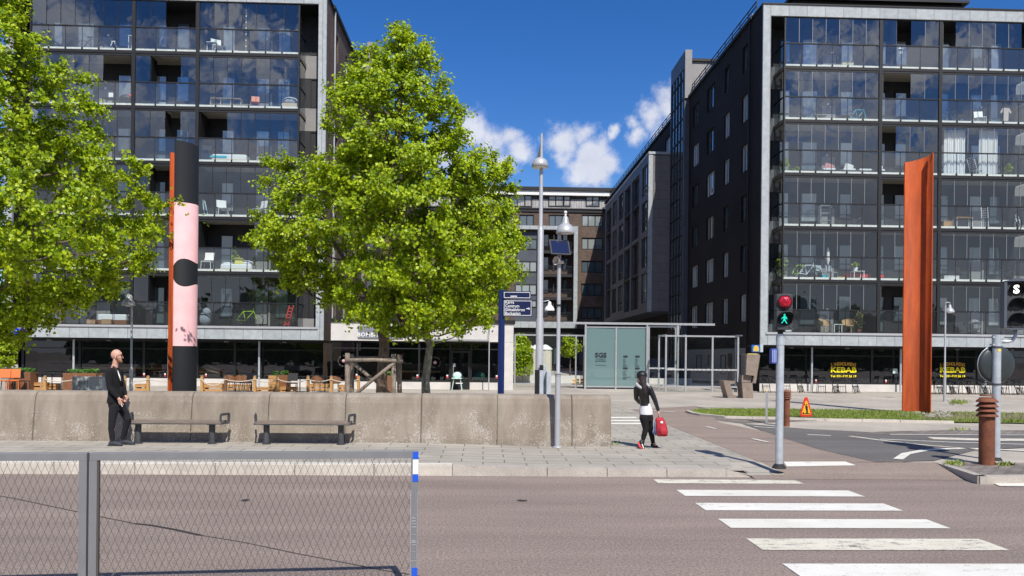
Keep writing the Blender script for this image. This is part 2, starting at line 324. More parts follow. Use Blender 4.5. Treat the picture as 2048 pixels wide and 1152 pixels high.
M_slabs=brick_mat('pavement_slabs',(.39,.355,.295),(.345,.315,.265),(.13,.12,.11),.72,.36,.010,'XY',rough=.9,bump=.3,var=.16,vs=.8,speck=.4)
M_cobble=brick_mat('setts',(.26,.23,.20),(.19,.165,.145),(.10,.085,.07),.24,.14,.014,'XY',rough=.9,bump=.8,var=.3,vs=1.2,speck=.4)
M_kerb=mat('kerb_granite',(.42,.38,.33),.85,bump=.3,bscale=60,var=.2,vscale=2,speck=.3,sscale=120,coord='World')
M_kerbl=mat('kerb_concrete',(.55,.50,.43),.85,bump=.25,bscale=50,var=.2,vscale=3,speck=.12,sscale=60,coord='World')
M_soil=mat('bare_soil',(.20,.155,.11),.95,bump=.8,bscale=14,var=.4,vscale=3,speck=.3,sscale=30,coord='World')
def paint_mat(name,wear,c=(.80,.78,.70)):
    m=bpy.data.materials.new(name); m.use_nodes=True; t,b=nodes_of(m); b.inputs['Roughness'].default_value=.7
    g=N(t,'ShaderNodeNewGeometry'); P=g.outputs['Position']; mp=N(t,'ShaderNodeMapping'); mp.inputs['Scale'].default_value=(.6,1.6,1); L(t,P,mp.inputs[0])
    a=noise(t,mp.outputs[0],5,8,.8); a2=noise(t,P,60,3,.8); f=math_n(t,'MULTIPLY_ADD',a2,.5,math_n(t,'MULTIPLY',a,.8))
    mr=N(t,'ShaderNodeMapRange'); mr.inputs[1].default_value=wear; mr.inputs[2].default_value=wear+.06; L(t,f,mr.inputs[0])
    mx=N(t,'ShaderNodeMix',data_type='RGBA'); L(t,mr.outputs[0],mx.inputs[0]); mx.inputs[6].default_value=(.17,.145,.13,1)
    nn=noise(t,P,1.5,4,.6); cr=N(t,'ShaderNodeValToRGB'); cr.color_ramp.elements[0].position=.3; cr.color_ramp.elements[0].color=(c[0]*.86,c[1]*.85,c[2]*.82,1); cr.color_ramp.elements[1].position=.7; cr.color_ramp.elements[1].color=(*c,1); L(t,nn,cr.inputs[0]); L(t,cr.outputs[0],mx.inputs[7])
    L(t,mx.outputs[2],b.inputs['Base Color']); return m
M_paint=paint_mat('road_paint',.36); M_paintw=paint_mat('worn_road_paint',.555,(.72,.68,.56)); M_paintm=paint_mat('scuffed_road_paint',.50,(.76,.74,.66)); M_paintn=paint_mat('chipped_road_paint',.515,(.78,.76,.69))
ZL=.17
def zg(x): return ZL if x<-1.2 else (.12 if x>1 else ZL-(x+1.2)/2.2*(ZL-.12))
mb=MB(); mb.quad((-900,-900,-.25),(900,-900,-.25),(900,1500,-.25),(-900,1500,-.25)); struct('ground',mb,M_soil)
mb=MB(); mb.quad((-200,-70,0),(200,-70,0),(200,12.46,0),(-200,12.46,0)); struct('road',mb,M_road)
mb=MB(); mb.quad((4.3,12.2,.004),(200,12.2,.004),(200,13.4,.1262),(4.3,13.4,.1262)); struct('dropped_crossing',mb,M_cycle)
mb=MB(); mb.add([(-150,12.45,.10),(4.3,12.45,.10),(4.3,13.38,.12),(150,13.38,.12),(150,170,.12),(-150,170,.12)],[(0,1,2,3,4,5)]); struct('plaza',mb,M_plaza)
# pavement (rises to the tram-stop kerb at the left)
g=gr; mb=MB()
P1=g(1225,806); P2=g(1330,848); P3=g(1430,888); P4=g(1555,938)
xs=[-60,-1.2,1.0,3.9]
rows=[(x,zg(x)+.004) for x in xs]
for (xa,za),(xb,zb) in zip(rows,rows[1:]): mb.quad((xa,12.62,za),(xb,12.62,zb),(xb,16.3,zb),(xa,16.3,za))
tq=(13.36-P3.y)/(P4.y-P3.y); XQ=P3.x+(P4.x-P3.x)*tq
zr=lambda y:.008+.1222*(y-12.2)/1.2
mb.add([(3.9,12.44,.108),(4.3,12.40,zr(12.4)),(4.3,13.36,zr(13.36)),(3.9,13.36,.124),(P4.x+.12,12.47,zr(12.47)),(XQ,13.36,zr(13.36))],[(0,1,2,3),(1,4,5,2)])
mb.poly([(3.9,13.36,.124),(XQ,13.36,.124),(P3.x,P3.y,.124),(P2.x,P2.y,.124),(P1.x,P1.y,.124),(2.6,P1.y,.124),(2.6,16.3,.124),(3.9,16.3,.124)])

struct('pavement',mb,M_slabs)
# kerbs
mb=MB(); x=-60.0
while x<-1.25:
    mb.bbox(x,x+1.24-.008,12.42,12.64,-.05,ZL+.008,.012); x+=1.24
KX=x; struct('kerb_edge',mb,M_kerbl)
mb=MB(); mb.quad((-60,12.44,ZL+.012),(KX-.02,12.44,ZL+.012),(KX-.02,12.52,ZL+.012),(-60,12.52,ZL+.012)); struct('kerb_line',mb,M_paint)
mb=MB()
def kstone(xa,xb,za,zb,y0=12.42,y1=12.62):
    mb.add([(xa,y0,-.05),(xb,y0,-.05),(xb,y1,-.05),(xa,y1,-.05),(xa,y0+.02,za),(xb,y0+.02,zb),(xb,y1,zb),(xa,y1,za)],[(0,3,2,1),(4,5,6,7),(0,1,5,4),(1,2,6,5),(2,3,7,6),(3,0,4,7)])
kstone(KX,KX+1.5,ZL,.135); xx=KX+1.51
while xx<3.8: kstone(xx,min(xx+.95,3.9),.13,.13 if xx<2.9 else .122,12.40); xx+=.96
kstone(3.905,4.35,.118,.02,12.40); struct('kerb_stones',mb,M_kerb)
# cycle path and side street
def poly_px(name,pts,m,z): 
    P=[g(u,v,z) for u,v in pts]
    mb=MB(); mb.poly([(p.x,max(p.y,13.36),z) for p in P]); struct(name,mb,m)
poly_px('cycle_path',[(1555,938),(1430,888),(1330,848),(1262,819),(1390,812),(1440,845),(1490,855),(1560,869),(1640,895),(1760,920),(1870,936),(2048,936),(2200,936),(2200,942),(1560,941)],M_cycle,.1275)
poly_px('side_street',[(1484,847),(1622,858),(1800,867),(2300,868),(2300,897),(2048,895),(1950,900),(1868,921),(1760,926),(1640,899),(1560,873)],M_dasph,.132)
poly_px('sett_strip',[(1390,812),(1390,835),(1484,847),(1640,841),(1500,834)],M_cobble,.126)
poly_px('sett_patch',[(1700,868),(1760,863),(1900,860),(2300,861),(2300,868),(1800,868.5)],M_cobble,.136)
# raised island at the right
isl=[g(u,v,.12) for u,v in ((1868,924),(1893,932),(1958,953),(2300,950),(2300,908),(2000,908))]
mb=MB(); mb.slab([(p.x,p.y) for p in isl],.0,.118); struct('traffic_island',mb,M_cobble)
mb=MB()
def kerb_run(pts,z0,z1,w=.14,seg=.9):
    for a,b in zip(pts,pts[1:]):
        d=(b-a); Ln=d.length; n=max(1,round(Ln/seg)); d/=n
        nx=Vector((-d.y,d.x,0)).normalized()*w
        for i in range(n):
            p=a+d*i+d*.006; q=a+d*(i+.994); p=p-nx*.12; q=q-nx*.12
            mb.slab([(p.x,p.y),(q.x,q.y),(q.x+nx.x,q.y+nx.y),(p.x+nx.x,p.y+nx.y)],z0,z1+.004*((i%2)))
kerb_run([isl[0],isl[1],isl[2],isl[3]],-.06,.126); struct('island_kerb',mb,M_kerb)
# zebra crossing
def stripe(x0,x1,y0,y1,m,z=.006,name='crossing_stripe'):
    mb=MB(); mb.quad((x0,y0,z),(x1,y0,z),(x1,y1,z),(x0,y1,z)); struct(name,mb,m)
for y,m in ((3.68,M_paint),(4.68,M_paint),(5.68,M_paint),(6.68,M_paintn),(7.68,M_paintw),(8.68,M_paintm),(9.68,M_paintn),(10.68,M_paintm)): stripe(2.79,5.31,y,y+.49,m)
stripe(2.66,4.9,11.75,12.12,M_paintw)
def mark_px(pts,z=.14,m=M_paintm,name='lane_marking'):
    mb=MB(); mb.poly([g(u,v,z) for u,v in pts]); struct(name,mb,m)
def line_px(pts,w,z=.14,m=M_paintm,name='lane_marking'):
    ps=[g(u,v,z) for u,v in pts]; mb=MB(); vs=[]
    for i,p in enumerate(ps):
        d=(ps[min(i+1,len(ps)-1)]-ps[max(i-1,0)]).normalized(); nn=Vector((-d.y,d.x,0))*w/2; vs+= [p-nn,p+nn]
    mb.add(vs,[(2*i,2*i+2,2*i+3,2*i+1) for i in range(len(ps)-1)]); struct(name,mb,m)
P=[g(u,v,.10) for u,v in [(1574,932),(1712,931),(1690,926.5),(1567,926.5)]]; mb=MB(); mb.poly([(p.x,p.y,min(.131,.010+.1222*(p.y-12.2)/1.2)) for p in P]); struct('lane_marking',mb,M_paintm)
mark_px([(2000,972),(2120,973),(2120,961),(1975,961)],.012)
line_px([(1796,918),(1812,907),(1850,900),(1900,897),(1960,897),(2100,903)],.16)
line_px([(1615,869),(1662,871)],.11); line_px([(1700,872),(1760,880),(1840,889),(1960,899)],.13,.14,M_paintw)
line_px([(1760,878),(1900,884),(2100,890)],.10); line_px([(1780,868.5),(2100,870)],.10)
line_px([(1860,876),(1960,879),(2150,880)],.5,.139,M_paintw)
line_px([(1508,853),(1555,856)],.10); line_px([(1413,853),(1431,857)],.09); line_px([(1505,877),(1536,884)],.09)
line_px([(1250,822),(1290,826)],.10,.14); line_px([(1306,821),(1350,824)],.12,.14); line_px([(1395,813),(1460,815)],.12,.14,M_paintw)
for v in (834,840,846): mark_px([(1150,v+2.4),(1276+(v-834)*1.7,v+2.4),(1270+(v-834)*1.7,v-.4),(1150,v-.4)],.131,M_paint,'crossing_stripe')
# tar-filled crack in the carriageway
M_tar=mat('tar_seam',(.035,.03,.03),.6,bump=.4,bscale=30)
line_px([(-40,985),(25,996),(110,1014),(200,1033),(270,1047)],.018,.004,M_tar,'tar_seam')
line_px([(270,1047),(300,1050),(345,1058),(400,1070)],.05,.004,M_tar,'tar_seam')
line_px([(400,1070),(480,1083),(600,1108),(700,1127),(760,1139),(840,1152)],.014,.004,M_tar,'tar_seam')
for u,v in ((490,1000),(1043,1001)):
    p=g(u,v,.004); mb=MB(); mb.poly([(p.x+.07*math.cos(a)*rnd.uniform(.5,1.2),p.y+.09*math.sin(a)*rnd.uniform(.5,1.2),.005) for a in [i*PI/5 for i in range(10)]]); struct('tar_spot',mb,M_tar)
# grass verge
G0=[(1376,824),(1395,829),(1450,834),(1560,836.5),(1650,839),(1800,842),(1905,844),(2300,850)]
G1=[(2300,826),(2048,826),(1900,824),(1806,823),(1650,820),(1520,818.5),(1440,818),(1392,820)]
mb=MB(); mb.poly([g(u,v,.15) for u,v in G0+G1]); M_turf=mat('turf',(.10,.15,.03),.95,bump=.8,bscale=12,var=.5,vscale=1.6,coord='World',dark=(.09,.07,.035)); struct('verge',mb,M_turf)
mb=MB(); mb.poly([g(u,v,.156) for u,v in [(1850,836),(1905,841),(2300,846),(2300,827),(2048,827),(1880,826),(1840,829)]]); struct('soil_patch',mb,M_soil)
mb=MB(); kerb_run([g(u,v,.12) for u,v in [(1372,825),(1383,829),(1400,832),(1450,837),(1560,839.5),(1650,842),(1800,845),(1908,847)]],.0,.19,.16,1.0); struct('verge_kerb',mb,M_kerbl)
M_blade=bpy.data.materials.new('grass_blades'); M_blade.use_nodes=True; t,b=nodes_of(M_blade)
g2=N(t,'ShaderNodeNewGeometry'); cr_=N(t,'ShaderNodeValToRGB'); cr_.color_ramp.elements[0].color=(.10,.16,.02,1); cr_.color_ramp.elements[1].color=(.30,.36,.06,1); L(t,g2.outputs['Random Per Island'],cr_.inputs[0]); L(t,cr_.outputs[0],b.inputs['Base Color']); b.inputs['Roughness'].default_value=.7
def inpoly(x,y,P):
    c=False; j=len(P)-1
    for i in range(len(P)):
        if (P[i][1]>y)!=(P[j][1]>y) and x<(P[j][0]-P[i][0])*(y-P[i][1])/(P[j][1]-P[i][1])+P[i][0]: c=not c
        j=i
    return c
mb=MB(); cnt=0; r2=random.Random(3)
while cnt<26000:
    u=r2.uniform(1380,2060); v=r2.uniform(818,845)
    if not inpoly(u,v,G0+G1): continue
    if u>1845 and v>829 and r2.random()<.88 and v<841: continue
    if u>1830 and v<829 and r2.random()<.8: continue
    p=g(u,v,.15); a=r2.uniform(0,PI); h=r2.uniform(.035,.085); w=.012; l=Vector((math.cos(a),math.sin(a),0))*w; tip=p+Vector((r2.uniform(-.03,.03),r2.uniform(-.03,.03),h))
    mb.add([p-l,p+l,tip],[(0,1,2)]); cnt+=1
obj('grass',mb,M_blade,kind='stuff',label='short green grass verge round the foot of the rust-coloured steel column',cat='grass')
mb=MB()
for k in range(260):
    u=r2.uniform(1795,1900); v=r2.uniform(822,834); p=g(u,v,.15); mb.sph(p,r2.uniform(.02,.075),6,4,(1,1.2,.6))
obj('rubble',mb,mat('pale_stones',(.36,.33,.30),.9,var=.4,vscale=3),kind='stuff',label='loose pale stones and gravel scattered round the rusty steel column base',cat='gravel')
mb=MB()
for (cu,cv,n) in ((1918,806,150),(1908,928,60),(2010,930,50),(1225,888,14),(1915,860,30)):
    for k in range(n):
        p=g(cu+r2.gauss(0,10),cv+r2.gauss(0,1.6),.125 if cv<900 else .12); a=r2.uniform(0,6.3); h=r2.uniform(.05,.22 if cv<850 else .07); l=Vector((math.cos(a),math.sin(a),0))*.02; mb.add([p-l,p+l,p+Vector((r2.uniform(-.1,.1),r2.uniform(-.1,.1),h))],[(0,1,2)])
obj('weeds',mb,M_blade,kind='stuff',label='sparse weeds growing from the paving at pole and bollard feet',cat='weeds')
# precast concrete wall
M_wall=bpy.data.materials.new('stained_concrete'); M_wall.use_nodes=True; t,b=nodes_of(M_wall); b.inputs['Roughness'].default_value=.9; b.inputs['Specular IOR Level'].default_value=.25
gg=N(t,'ShaderNodeNewGeometry'); P=gg.outputs['Position']; s3=N(t,'ShaderNodeSeparateXYZ'); L(t,P,s3.inputs[0])
mp=N(t,'ShaderNodeMapping'); mp.inputs['Scale'].default_value=(1.6,1,.45); L(t,P,mp.inputs[0])
a=noise(t,mp.outputs[0],2.2,6,.6); r_=N(t,'ShaderNodeValToRGB'); r_.color_ramp.elements[0].position=.3; r_.color_ramp.elements[0].color=(.20,.165,.125,1); r_.color_ramp.elements[1].position=.7; r_.color_ramp.elements[1].color=(.33,.285,.23,1); L(t,a,r_.inputs[0])
w1=noise(t,P,2.3,3,.5); w2=noise(t,P,40,7,.8); zz=math_n(t,'MULTIPLY_ADD',s3.outputs['Z'],-.13,.13)
f=math_n(t,'ADD',math_n(t,'MULTIPLY_ADD',w1,.36,math_n(t,'MULTIPLY',w2,1.0)),zz)
mr=N(t,'ShaderNodeMapRange'); mr.inputs[1].default_value=.80; mr.inputs[2].default_value=.87; L(t,f,mr.inputs[0])
mx=N(t,'ShaderNodeMix',data_type='RGBA'); L(t,mr.outputs[0],mx.inputs[0]); L(t,r_.outputs[0],mx.inputs[6]); mx.inputs[7].default_value=(.50,.46,.41,1); L(t,mx.outputs[2],b.inputs['Base Color'])
bp=N(t,'ShaderNodeBump'); bp.inputs['Strength'].default_value=.35; bp.inputs['Distance'].default_value=.01; L(t,noise(t,P,40,6,.7),bp.inputs['Height']); L(t,bp.outputs[0],b.inputs['Normal'])
wt=thing('concrete_wall','long low wall of stained precast concrete blocks with rounded tops behind the benches','wall',(-4,15.7,.1))
prof=[(15.52,-.05),(15.52,.25),(15.55,.55),(15.60,.95),(15.63,1.05),(15.69,1.11),(15.77,1.13),(15.95,1.13),(15.99,1.10),(16.0,-.05)]
js=[at(u,840,15.55).x for u in (-545,-392,-239,-86,67,225,382,536,690,842,994,1144,1223)]
for i,(xa,xb) in enumerate(zip(js,js[1:])):
    mb=MB(); n=len(prof); xa+=.006; xb-=.006; dz=.0; e=.02
    vs=[(xa,y,z+dz) for y,z in prof]+[(xa+e,y-.012*(z>.0)*(y<15.9),z+dz+.008*(z>1)) for y,z in prof]+[(xb-e,y-.012*(z>.0)*(y<15.9),z+dz+.008*(z>1)) for y,z in prof]+[(xb,y,z+dz) for y,z in prof]
    fs=[tuple(range(n)),tuple(range(4*n-1,3*n-1,-1))]
    for k in range(3):
        for j in range(n-1): fs.append((k*n+j,(k+1)*n+j,(k+1)*n+j+1,k*n+j+1))
    mb.add(vs,fs); obj('wall_block',mb,M_wall,wt,world=True)
# ================= apartment buildings =================
M_bluegrey=mat('blue_grey_cladding',(.075,.085,.105),.5,var=.15,vscale=1)
FY=41.7; FLO=[17.80-2.888*k for k in range(6)]   # floor levels, top first
BAYS=[(1.23,6.53),(6.53,9.85),(9.85,15.15)]; FW=16.6
def window(parent,x0,x1,z0,z1,y=0.,T=None,pane=None,fr=None,mull=(),tr=(),w=.06,name='window',sill=True):
    """local: x along wall, y into wall, z up; T maps to world"""
    fr=fr or M_dark; pane=pane or M_winblue
    f=MB(); f.T=T; d0=y-.03; d1=y+.05
    f.box(x0,x1,d0,d1,z0,z0+w); f.box(x0,x1,d0,d1,z1-w,z1); f.box(x0,x0+w,d0,d1,z0+w,z1-w); f.box(x1-w,x1,d0,d1,z0+w,z1-w)
    for m in mull: f.box(m-w/2,m+w/2,d0+.003,d1,z0+w,z1-w)
    for m in tr: f.box(x0+w,x1-w,d0+.006,d1,m-w/2,m+w/2)
    if sill: f.box(x0-.03,x1+.03,y-.07,y+.05,z0-.04,z0-.002)
    o=obj(name,f,fr,parent,world=True)
    p=MB(); p.T=T; p.quad((x0+w*.6,y+.02,z0+w*.6),(x1-w*.6,y+.02+rnd.uniform(-.008,.008),z0+w*.6),(x1-w*.6,y+.02+rnd.uniform(-.012,.012),z1-w*.6),(x0+w*.6,y+.02,z1-w*.6))
    obj('pane',p,pane,o,world=True)
    return o
def holed(mb,u0,u1,z0,z1,holes,y=0.,dep=.14):
    us=sorted({u0,u1,*[h[0] for h in holes],*[h[1] for h in holes]}); zs=sorted({z0,z1,*[h[2] for h in holes],*[h[3] for h in holes]})
    for a,b in zip(us,us[1:]):
        for c,d in zip(zs,zs[1:]):
            mu,mz=(a+b)/2,(c+d)/2
            if any(h[0]<mu<h[1] and h[2]<mz<h[3] for h in holes): continue
            mb.quad((a,y,c),(b,y,c),(b,y,d),(a,y,d))
    for a,b,c,d in holes:
        mb.quad((a,y,c),(b,y,c),(b,y+dep,c),(a,y+dep,c)); mb.quad((a,y,d),(b,y,d),(b,y+dep,d),(a,y+dep,d))
        mb.quad((a,y,c),(a,y,d),(a,y+dep,d),(a,y+dep,c)); mb.quad((b,y,c),(b,y,d),(b,y+dep,d),(b,y+dep,c))
def TX(X,sgn): # facing -X (sgn=1: building lies at +X) or +X (sgn=-1)
    return Matrix(((0,sgn,0,X),(1,0,0,0),(0,0,1,0),(0,0,0,1)))
def apartment(x0,side,label,opens,curt,seed,light_lines):
    rr=random.Random(seed)
    B=thing('apartment_building',label,'apartment building',(x0+FW/2,44,.12),group='matching glazed apartment blocks facing the square')
    X=lambda x:x0+x
    # zinc-clad surround
    mb=MB(); mb.box(X(0),X(.42),FY,FY+.12,2.65,21.05); mb.box(X(FW-.42),X(FW),FY,FY+.12,2.65,21.05)
    mb.box(X(.42),X(FW-.42),FY,FY+.12,20.45,21.05); mb.box(X(.42),X(FW-.42),FY,FY+.12,2.65,3.22)
    obj('zinc_surround',mb,M_zinc,B,world=True)
    mb=MB(); mb.box(X(.04),X(.40),FY+.122,FY+1.66,2.66,21.04); mb.box(X(FW-.40),X(FW-.04),FY+.122,FY+1.66,2.66,21.04); mb.box(X(.401),X(FW-.401),FY+.122,FY+1.66,20.46,21.04); mb.box(X(.401),X(FW-.401),FY+.122,FY+1.66,2.66,3.21); obj('surround_lining',mb,M_dark,B,world=True)
    mb=MB(); mb.box(X(.30),X(FW-.30),FY-.06,FY+.25,3.224,3.34); obj('ledge',mb,M_lampgrey,B,world=True)
    mb=MB(); mb.box(X(-.05),X(FW+.05),FY-.05,FY+1.7,21.054,21.12); obj('roof_edge',mb,M_dark,B,world=True)
    # back wall and core
    mb=MB(); BW=43.36; mb.box(X(.42),X(FW-.42),BW,BW+.3,3.2,20.5); obj('balcony_wall',mb,M_darkwall,B,world=True)
    for a,b in ((.43,1.24),(15.14,FW-.43)):
        for f in FLO: mb=MB(); mb.box(X(a),X(b),BW-.02,BW-.002,f-.75,f+.5); obj('recess_panel',mb,M_greypanel,B,world=True)
    for a,b in ((.47,1.18),(15.42,16.12)):
        for f in FLO: window(B,X(a),X(b),f+.52,f+2.1,BW-.01,mull=(X((a+b)/2),),sill=False,w=.05)
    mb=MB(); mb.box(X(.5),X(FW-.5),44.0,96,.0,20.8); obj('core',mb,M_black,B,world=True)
    # windows and doors at the back of the balconies
    pats=[[(.28,.95,.12,2.15,'door'),(1.55,2.55,.45,2.15,'window'),(3.75,4.55,.7,2.15,'window')],
          [(.45,1.15,.1,2.15,'door'),(1.6,2.35,.7,2.15,'window')],
          [(.75,1.5,.5,2.15,'window'),(2.6,3.4,.1,2.15,'door'),(3.75,4.5,.5,2.15,'window')]]
    for k,f in enumerate(FLO):
        for (b0,b1),pt in zip(BAYS,pats):
            for a,b,c,d,nm in pt:
                pn=M_winblue if rr.random()<.7 else M_wincurt
                tr=(f+.75,) if nm=='door' else ()
                window(B,X(b0+a),X(b0+b),f+c,f+d,BW-.03,pane=pn,tr=tr,name='balcony_door' if nm=='door' else 'window',sill=False,w=.07)
            if b1-b0>4:
                mb=MB(); q=X(b0+rr.uniform(3.0,3.3)); mb.cyl((q,BW-.06,f+1.35),(q,BW,f+1.35),.07,n=10); obj('wall_lamp',mb,M_white,B,world=True)
                mb=MB(); q=X(b0+2.75); mb.box(q,q+.75,BW-.05,BW-.004,f+.02,f+1.25); obj('service_panel',mb,M_greypanel,B,world=True)
    # partitions
    mb=MB()
    for x in (6.53,9.85): mb.box(X(x-.08),X(x+.08),FY+.3,BW,3.34,20.45)
    obj('partition',mb,M_darkwall,B,world=True)
    for x in (1.23,6.53,9.85,15.15):
        mb=MB(); w=.09 if x in(6.53,9.85) else .04; mb.box(X(x-w),X(x+w),FY+.06,FY+.22,3.345,20.448); obj('facade_post',mb,M_dark,B,world=True)
    for k,f in enumerate(FLO):
        for bi,(b0,b1) in enumerate(BAYS):
            n=7 if b1-b0>4 else 4; a0,a1=X(b0+(.09 if bi else .04)),X(b1-(.09 if bi<2 else .04))
            mb=MB(); mb.box(a0-.08,a1+.08,FY+.24,BW-.03,f-.19,f) if k<5 else mb.box(a0-.08,a1+.08,FY+.24,BW-.03,f-.05,f)
            S=obj('balcony',mb,M_soffit,B,world=True)
            if k<5:
                mb=MB(); mb.box(a0,a1,FY+.07,FY+.238,f-.17,f-.012); obj('edge_beam',mb,M_dark,S,world=True)
                mb=MB(); mb.box(a0,a1,FY+.14,FY+.236,f-.008,f+.105); obj('edge_strip',mb,M_slabedge,S,world=True)
            else:
                mb=MB(); mb.box(a0,a1,FY+.07,FY+.238,f-.012,f+.02); obj('edge_beam',mb,M_dark,S,world=True)
            mb=MB(); mb.box(a0,a1,FY+.07,FY+.16,f+1.19,f+1.245); mb.box(a0,a1,FY+.09,FY+.14,f+2.60,f+2.69)
            m=n-1; pw=(a1-a0)/m
            for i in range(1,m): mb.box(a0+i*pw-.011,a0+i*pw+.011,FY+.10,FY+.13,f+.0,f+1.19); mb.box(a0+i*pw-.035,a0+i*pw+.035,FY+.085,FY+.139,f-.01,f+.10)
            obj('rail',mb,M_dark,S,world=True)
            mb=MB()
            for i in range(m):
                e=.012; t=rr.gauss(0,.0012)
                mb.quad((a0+i*pw+e,FY+.11+t,f+.03),(a0+(i+1)*pw-e,FY+.11-t,f+.03),(a0+(i+1)*pw-e,FY+.11-t+rr.gauss(0,.001),f+1.18),(a0+i*pw+e,FY+.11+t,f+1.18))
            obj('balustrade_glass',mb,M_glasslow,S,world=True)
            pw=(a1-a0)/n; op=opens.get((k,bi),()); ln=MB(); mb=MB(); z0,z1=f+1.25,f+2.60
            for i in range(n):
                if i in op:
                    if mb.v: obj('sliding_glass',mb,M_glass,S,world=True); mb=MB()
                    continue
                t=rr.gauss(0,.0022); t2=rr.gauss(0,.003)
                mb.quad((a0+i*pw+.008,FY+.11+t,z0),(a0+(i+1)*pw-.008,FY+.11-t,z0),(a0+(i+1)*pw-.008,FY+.11-t+t2,z1),(a0+i*pw+.008,FY+.11+t+t2,z1))
                if (i+1) not in op and i<n-1: ln.box(a0+(i+1)*pw-.010,a0+(i+1)*pw+.010,FY+.095,FY+.125,z0,z1)
            if op and len(op)<n:   # folded-away panes stacked edge-on
                e=a0+.03 if 0 in op else (a1-.06 if n-1 in op else a0+(min(op))*pw)
                for q in range(len(op)): ln.box(e+q*.028,e+q*.028+.008,FY+.14,FY+.14+pw*.9,z0,z1)
            if mb.v: obj('sliding_glass',mb,M_glass,S,world=True)
            if ln.v: obj('glazing_bar',ln,M_bar if light_lines else M_dark,S,world=True)
        # glazed returns
        for x in (1.23,15.15):
            mb=MB(); mb.quad((X(x),FY+.24,f+.03),(X(x),BW-.05,f+.03),(X(x),BW-.05,f+1.18),(X(x),FY+.24,f+1.18)); mb.quad((X(x),FY+.24,f+1.25),(X(x),BW-.05,f+1.25),(X(x),BW-.05,f+2.6),(X(x),FY+.24,f+2.6)); obj('return_glass',mb,M_glasslow,B,world=True)
            mb=MB(); mb.box(X(x)-.03,X(x)+.03,FY+.24,BW-.05,f+1.19,f+1.245); mb.box(X(x)-.03,X(x)+.03,FY+.24,BW-.05,f-.2,f+.02); obj('return_rail',mb,M_dark,B,world=True)
    # courtyard side wall with window openings
    sx=X(0) if side<0 else X(FW); T=TX(sx+(.03 if side<0 else -.03),1 if side<0 else -1)
    cols=[(44.1,45.2,()),(47.5,48.55,()),(50.6,52.4,()),(54.4,56.0,())]
    holes=[]; wins=[]
    for k,f in enumerate(FLO):
        for j,(a,b,_) in enumerate(cols):
            c,d=f+.68,f+2.22; holes.append((a,b,c,d)); wins.append((a,b,c,d,k,j))
        if k<2: holes.append((63.0,64.6,f+.68,f+2.22)); wins.append((63.0,64.6,f+.68,f+2.22,k,4))
    mb=MB(); mb.T=T; holed(mb,FY+.13,97,.12,20.98,holes,0,.16)
    mb.T=None; o=X(FW)-.03 if side<0 else X(0)+.03
    mb.quad((o,FY+1.66,.12),(o,97,.12),(o,97,20.98),(o,FY+1.66,20.98)); mb.quad((X(.03),FY+1.66,20.98),(X(FW-.03),FY+1.66,20.98),(X(FW-.03),97,20.98),(X(.03),97,20.98))
    mb.quad((X(.03),FY+1.67,20.5),(X(FW-.03),FY+1.67,20.5),(X(FW-.03),FY+1.67,20.98),(X(.03),FY+1.67,20.98))
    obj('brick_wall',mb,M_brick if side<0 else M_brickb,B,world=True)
    for a,b,c,d,k,j in wins:
        pn=M_winblue if (k<3 or rr.random()<.55) else M_wincurt
        ml=((a+b)/2,) if b-a<1.2 else (a+(b-a)/3,a+2*(b-a)/3)
        window(B,a,b,c,d,.12,T=T,pane=pn,mull=ml,w=.055,fr=M_dark if rr.random()<.4 else M_alu)
    # stair tower with curtain glazing
    mb=MB(); s=-1 if side<0 else 1; tx=sx+s*.35
    mb.box(tx+s*.004,tx-s*.5,56.86,56.9,20.98,24.52); mb.box(tx-s*.502,sx-s*3.6,57.0,57.34,20.98,23.7); mb.box(tx-s*.13,sx-s*3.6,57.4,61.2,20.98,23.69)
    obj('stair_tower',mb,M_greypanel,B,world=True)
    mb=MB(); mb.box(tx,tx-s*.12,57.35,61.25,23.3,24.5); mb.box(tx,tx-s*.5,56.904,57.34,20.98,24.5); mb.box(tx,sx-s*.02,57.0,57.35,.12,20.97); mb.box(tx,sx-s*.02,61.0,61.3,.12,23.29); obj('dark_cladding_or_shade',mb,M_bluegrey,B,world=True)  # tower sides coloured navy to paint in their shade; front sheet stays grey
    mb=MB(); mb.box(tx-s*.52,sx-s*3.8,56.85,61.3,23.705,23.9); obj('tower_roof',mb,M_dark,B,world=True)
    mb=MB(); mb.quad((tx-s*.05,57.35,.4),(tx-s*.05,61.0,.4),(tx-s*.05,61.0,23.28),(tx-s*.05,57.35,23.28)); st=obj('stair_glazing',mb,M_winblue if side<0 else M_winblue,B,world=True)
    mb=MB()
    for q in (57.35,58.25,59.15,60.05,60.95): mb.box(tx-s*.05,tx+s*.03,q-.03,q+.03,.4,23.28)
    z=.9
    while z<23.2: mb.box(tx-s*.05,tx+s*.02,57.38,60.92,z-.03,z+.03); z+=1.444
    obj('glazing_grid',mb,M_dark,st,world=True)
    # rainwater pipe
    mb=MB(); mb.cyl((sx+s*.06,43.75,.3),(sx+s*.06,43.75,20.9),.05,n=8); obj('downpipe',mb,M_dark if side<0 else M_lampgrey,B,world=True)
    # roof railing with sun-catching brackets
    mb=MB(); y=43.4
    while y<95:
        mb.box(sx-s*.25,sx-s*.21,y-.02,y+.02,20.98,22.0); y+=1.45
    for z in (21.45,21.75,22.0): mb.box(sx-s*.26,sx-s*.2,43.4,95,z-.02,z+.02)
    if side<0: obj('roof_railing',mb,M_dark,B,world=True)
    if side<0:
        mb=MB(); y=43.8
        while y<94:
            for q in range(6): mb.box(sx+.1+q*.2,sx+.24+q*.2,y-.05,y+.12,21.36,21.46)
            mb.bar((sx+.15,y+.5,21.05),(sx+1.3,y+.5,21.95),.09,.12); y+=2.0
        obj('roof_bracket',mb,M_white,B,world=True)
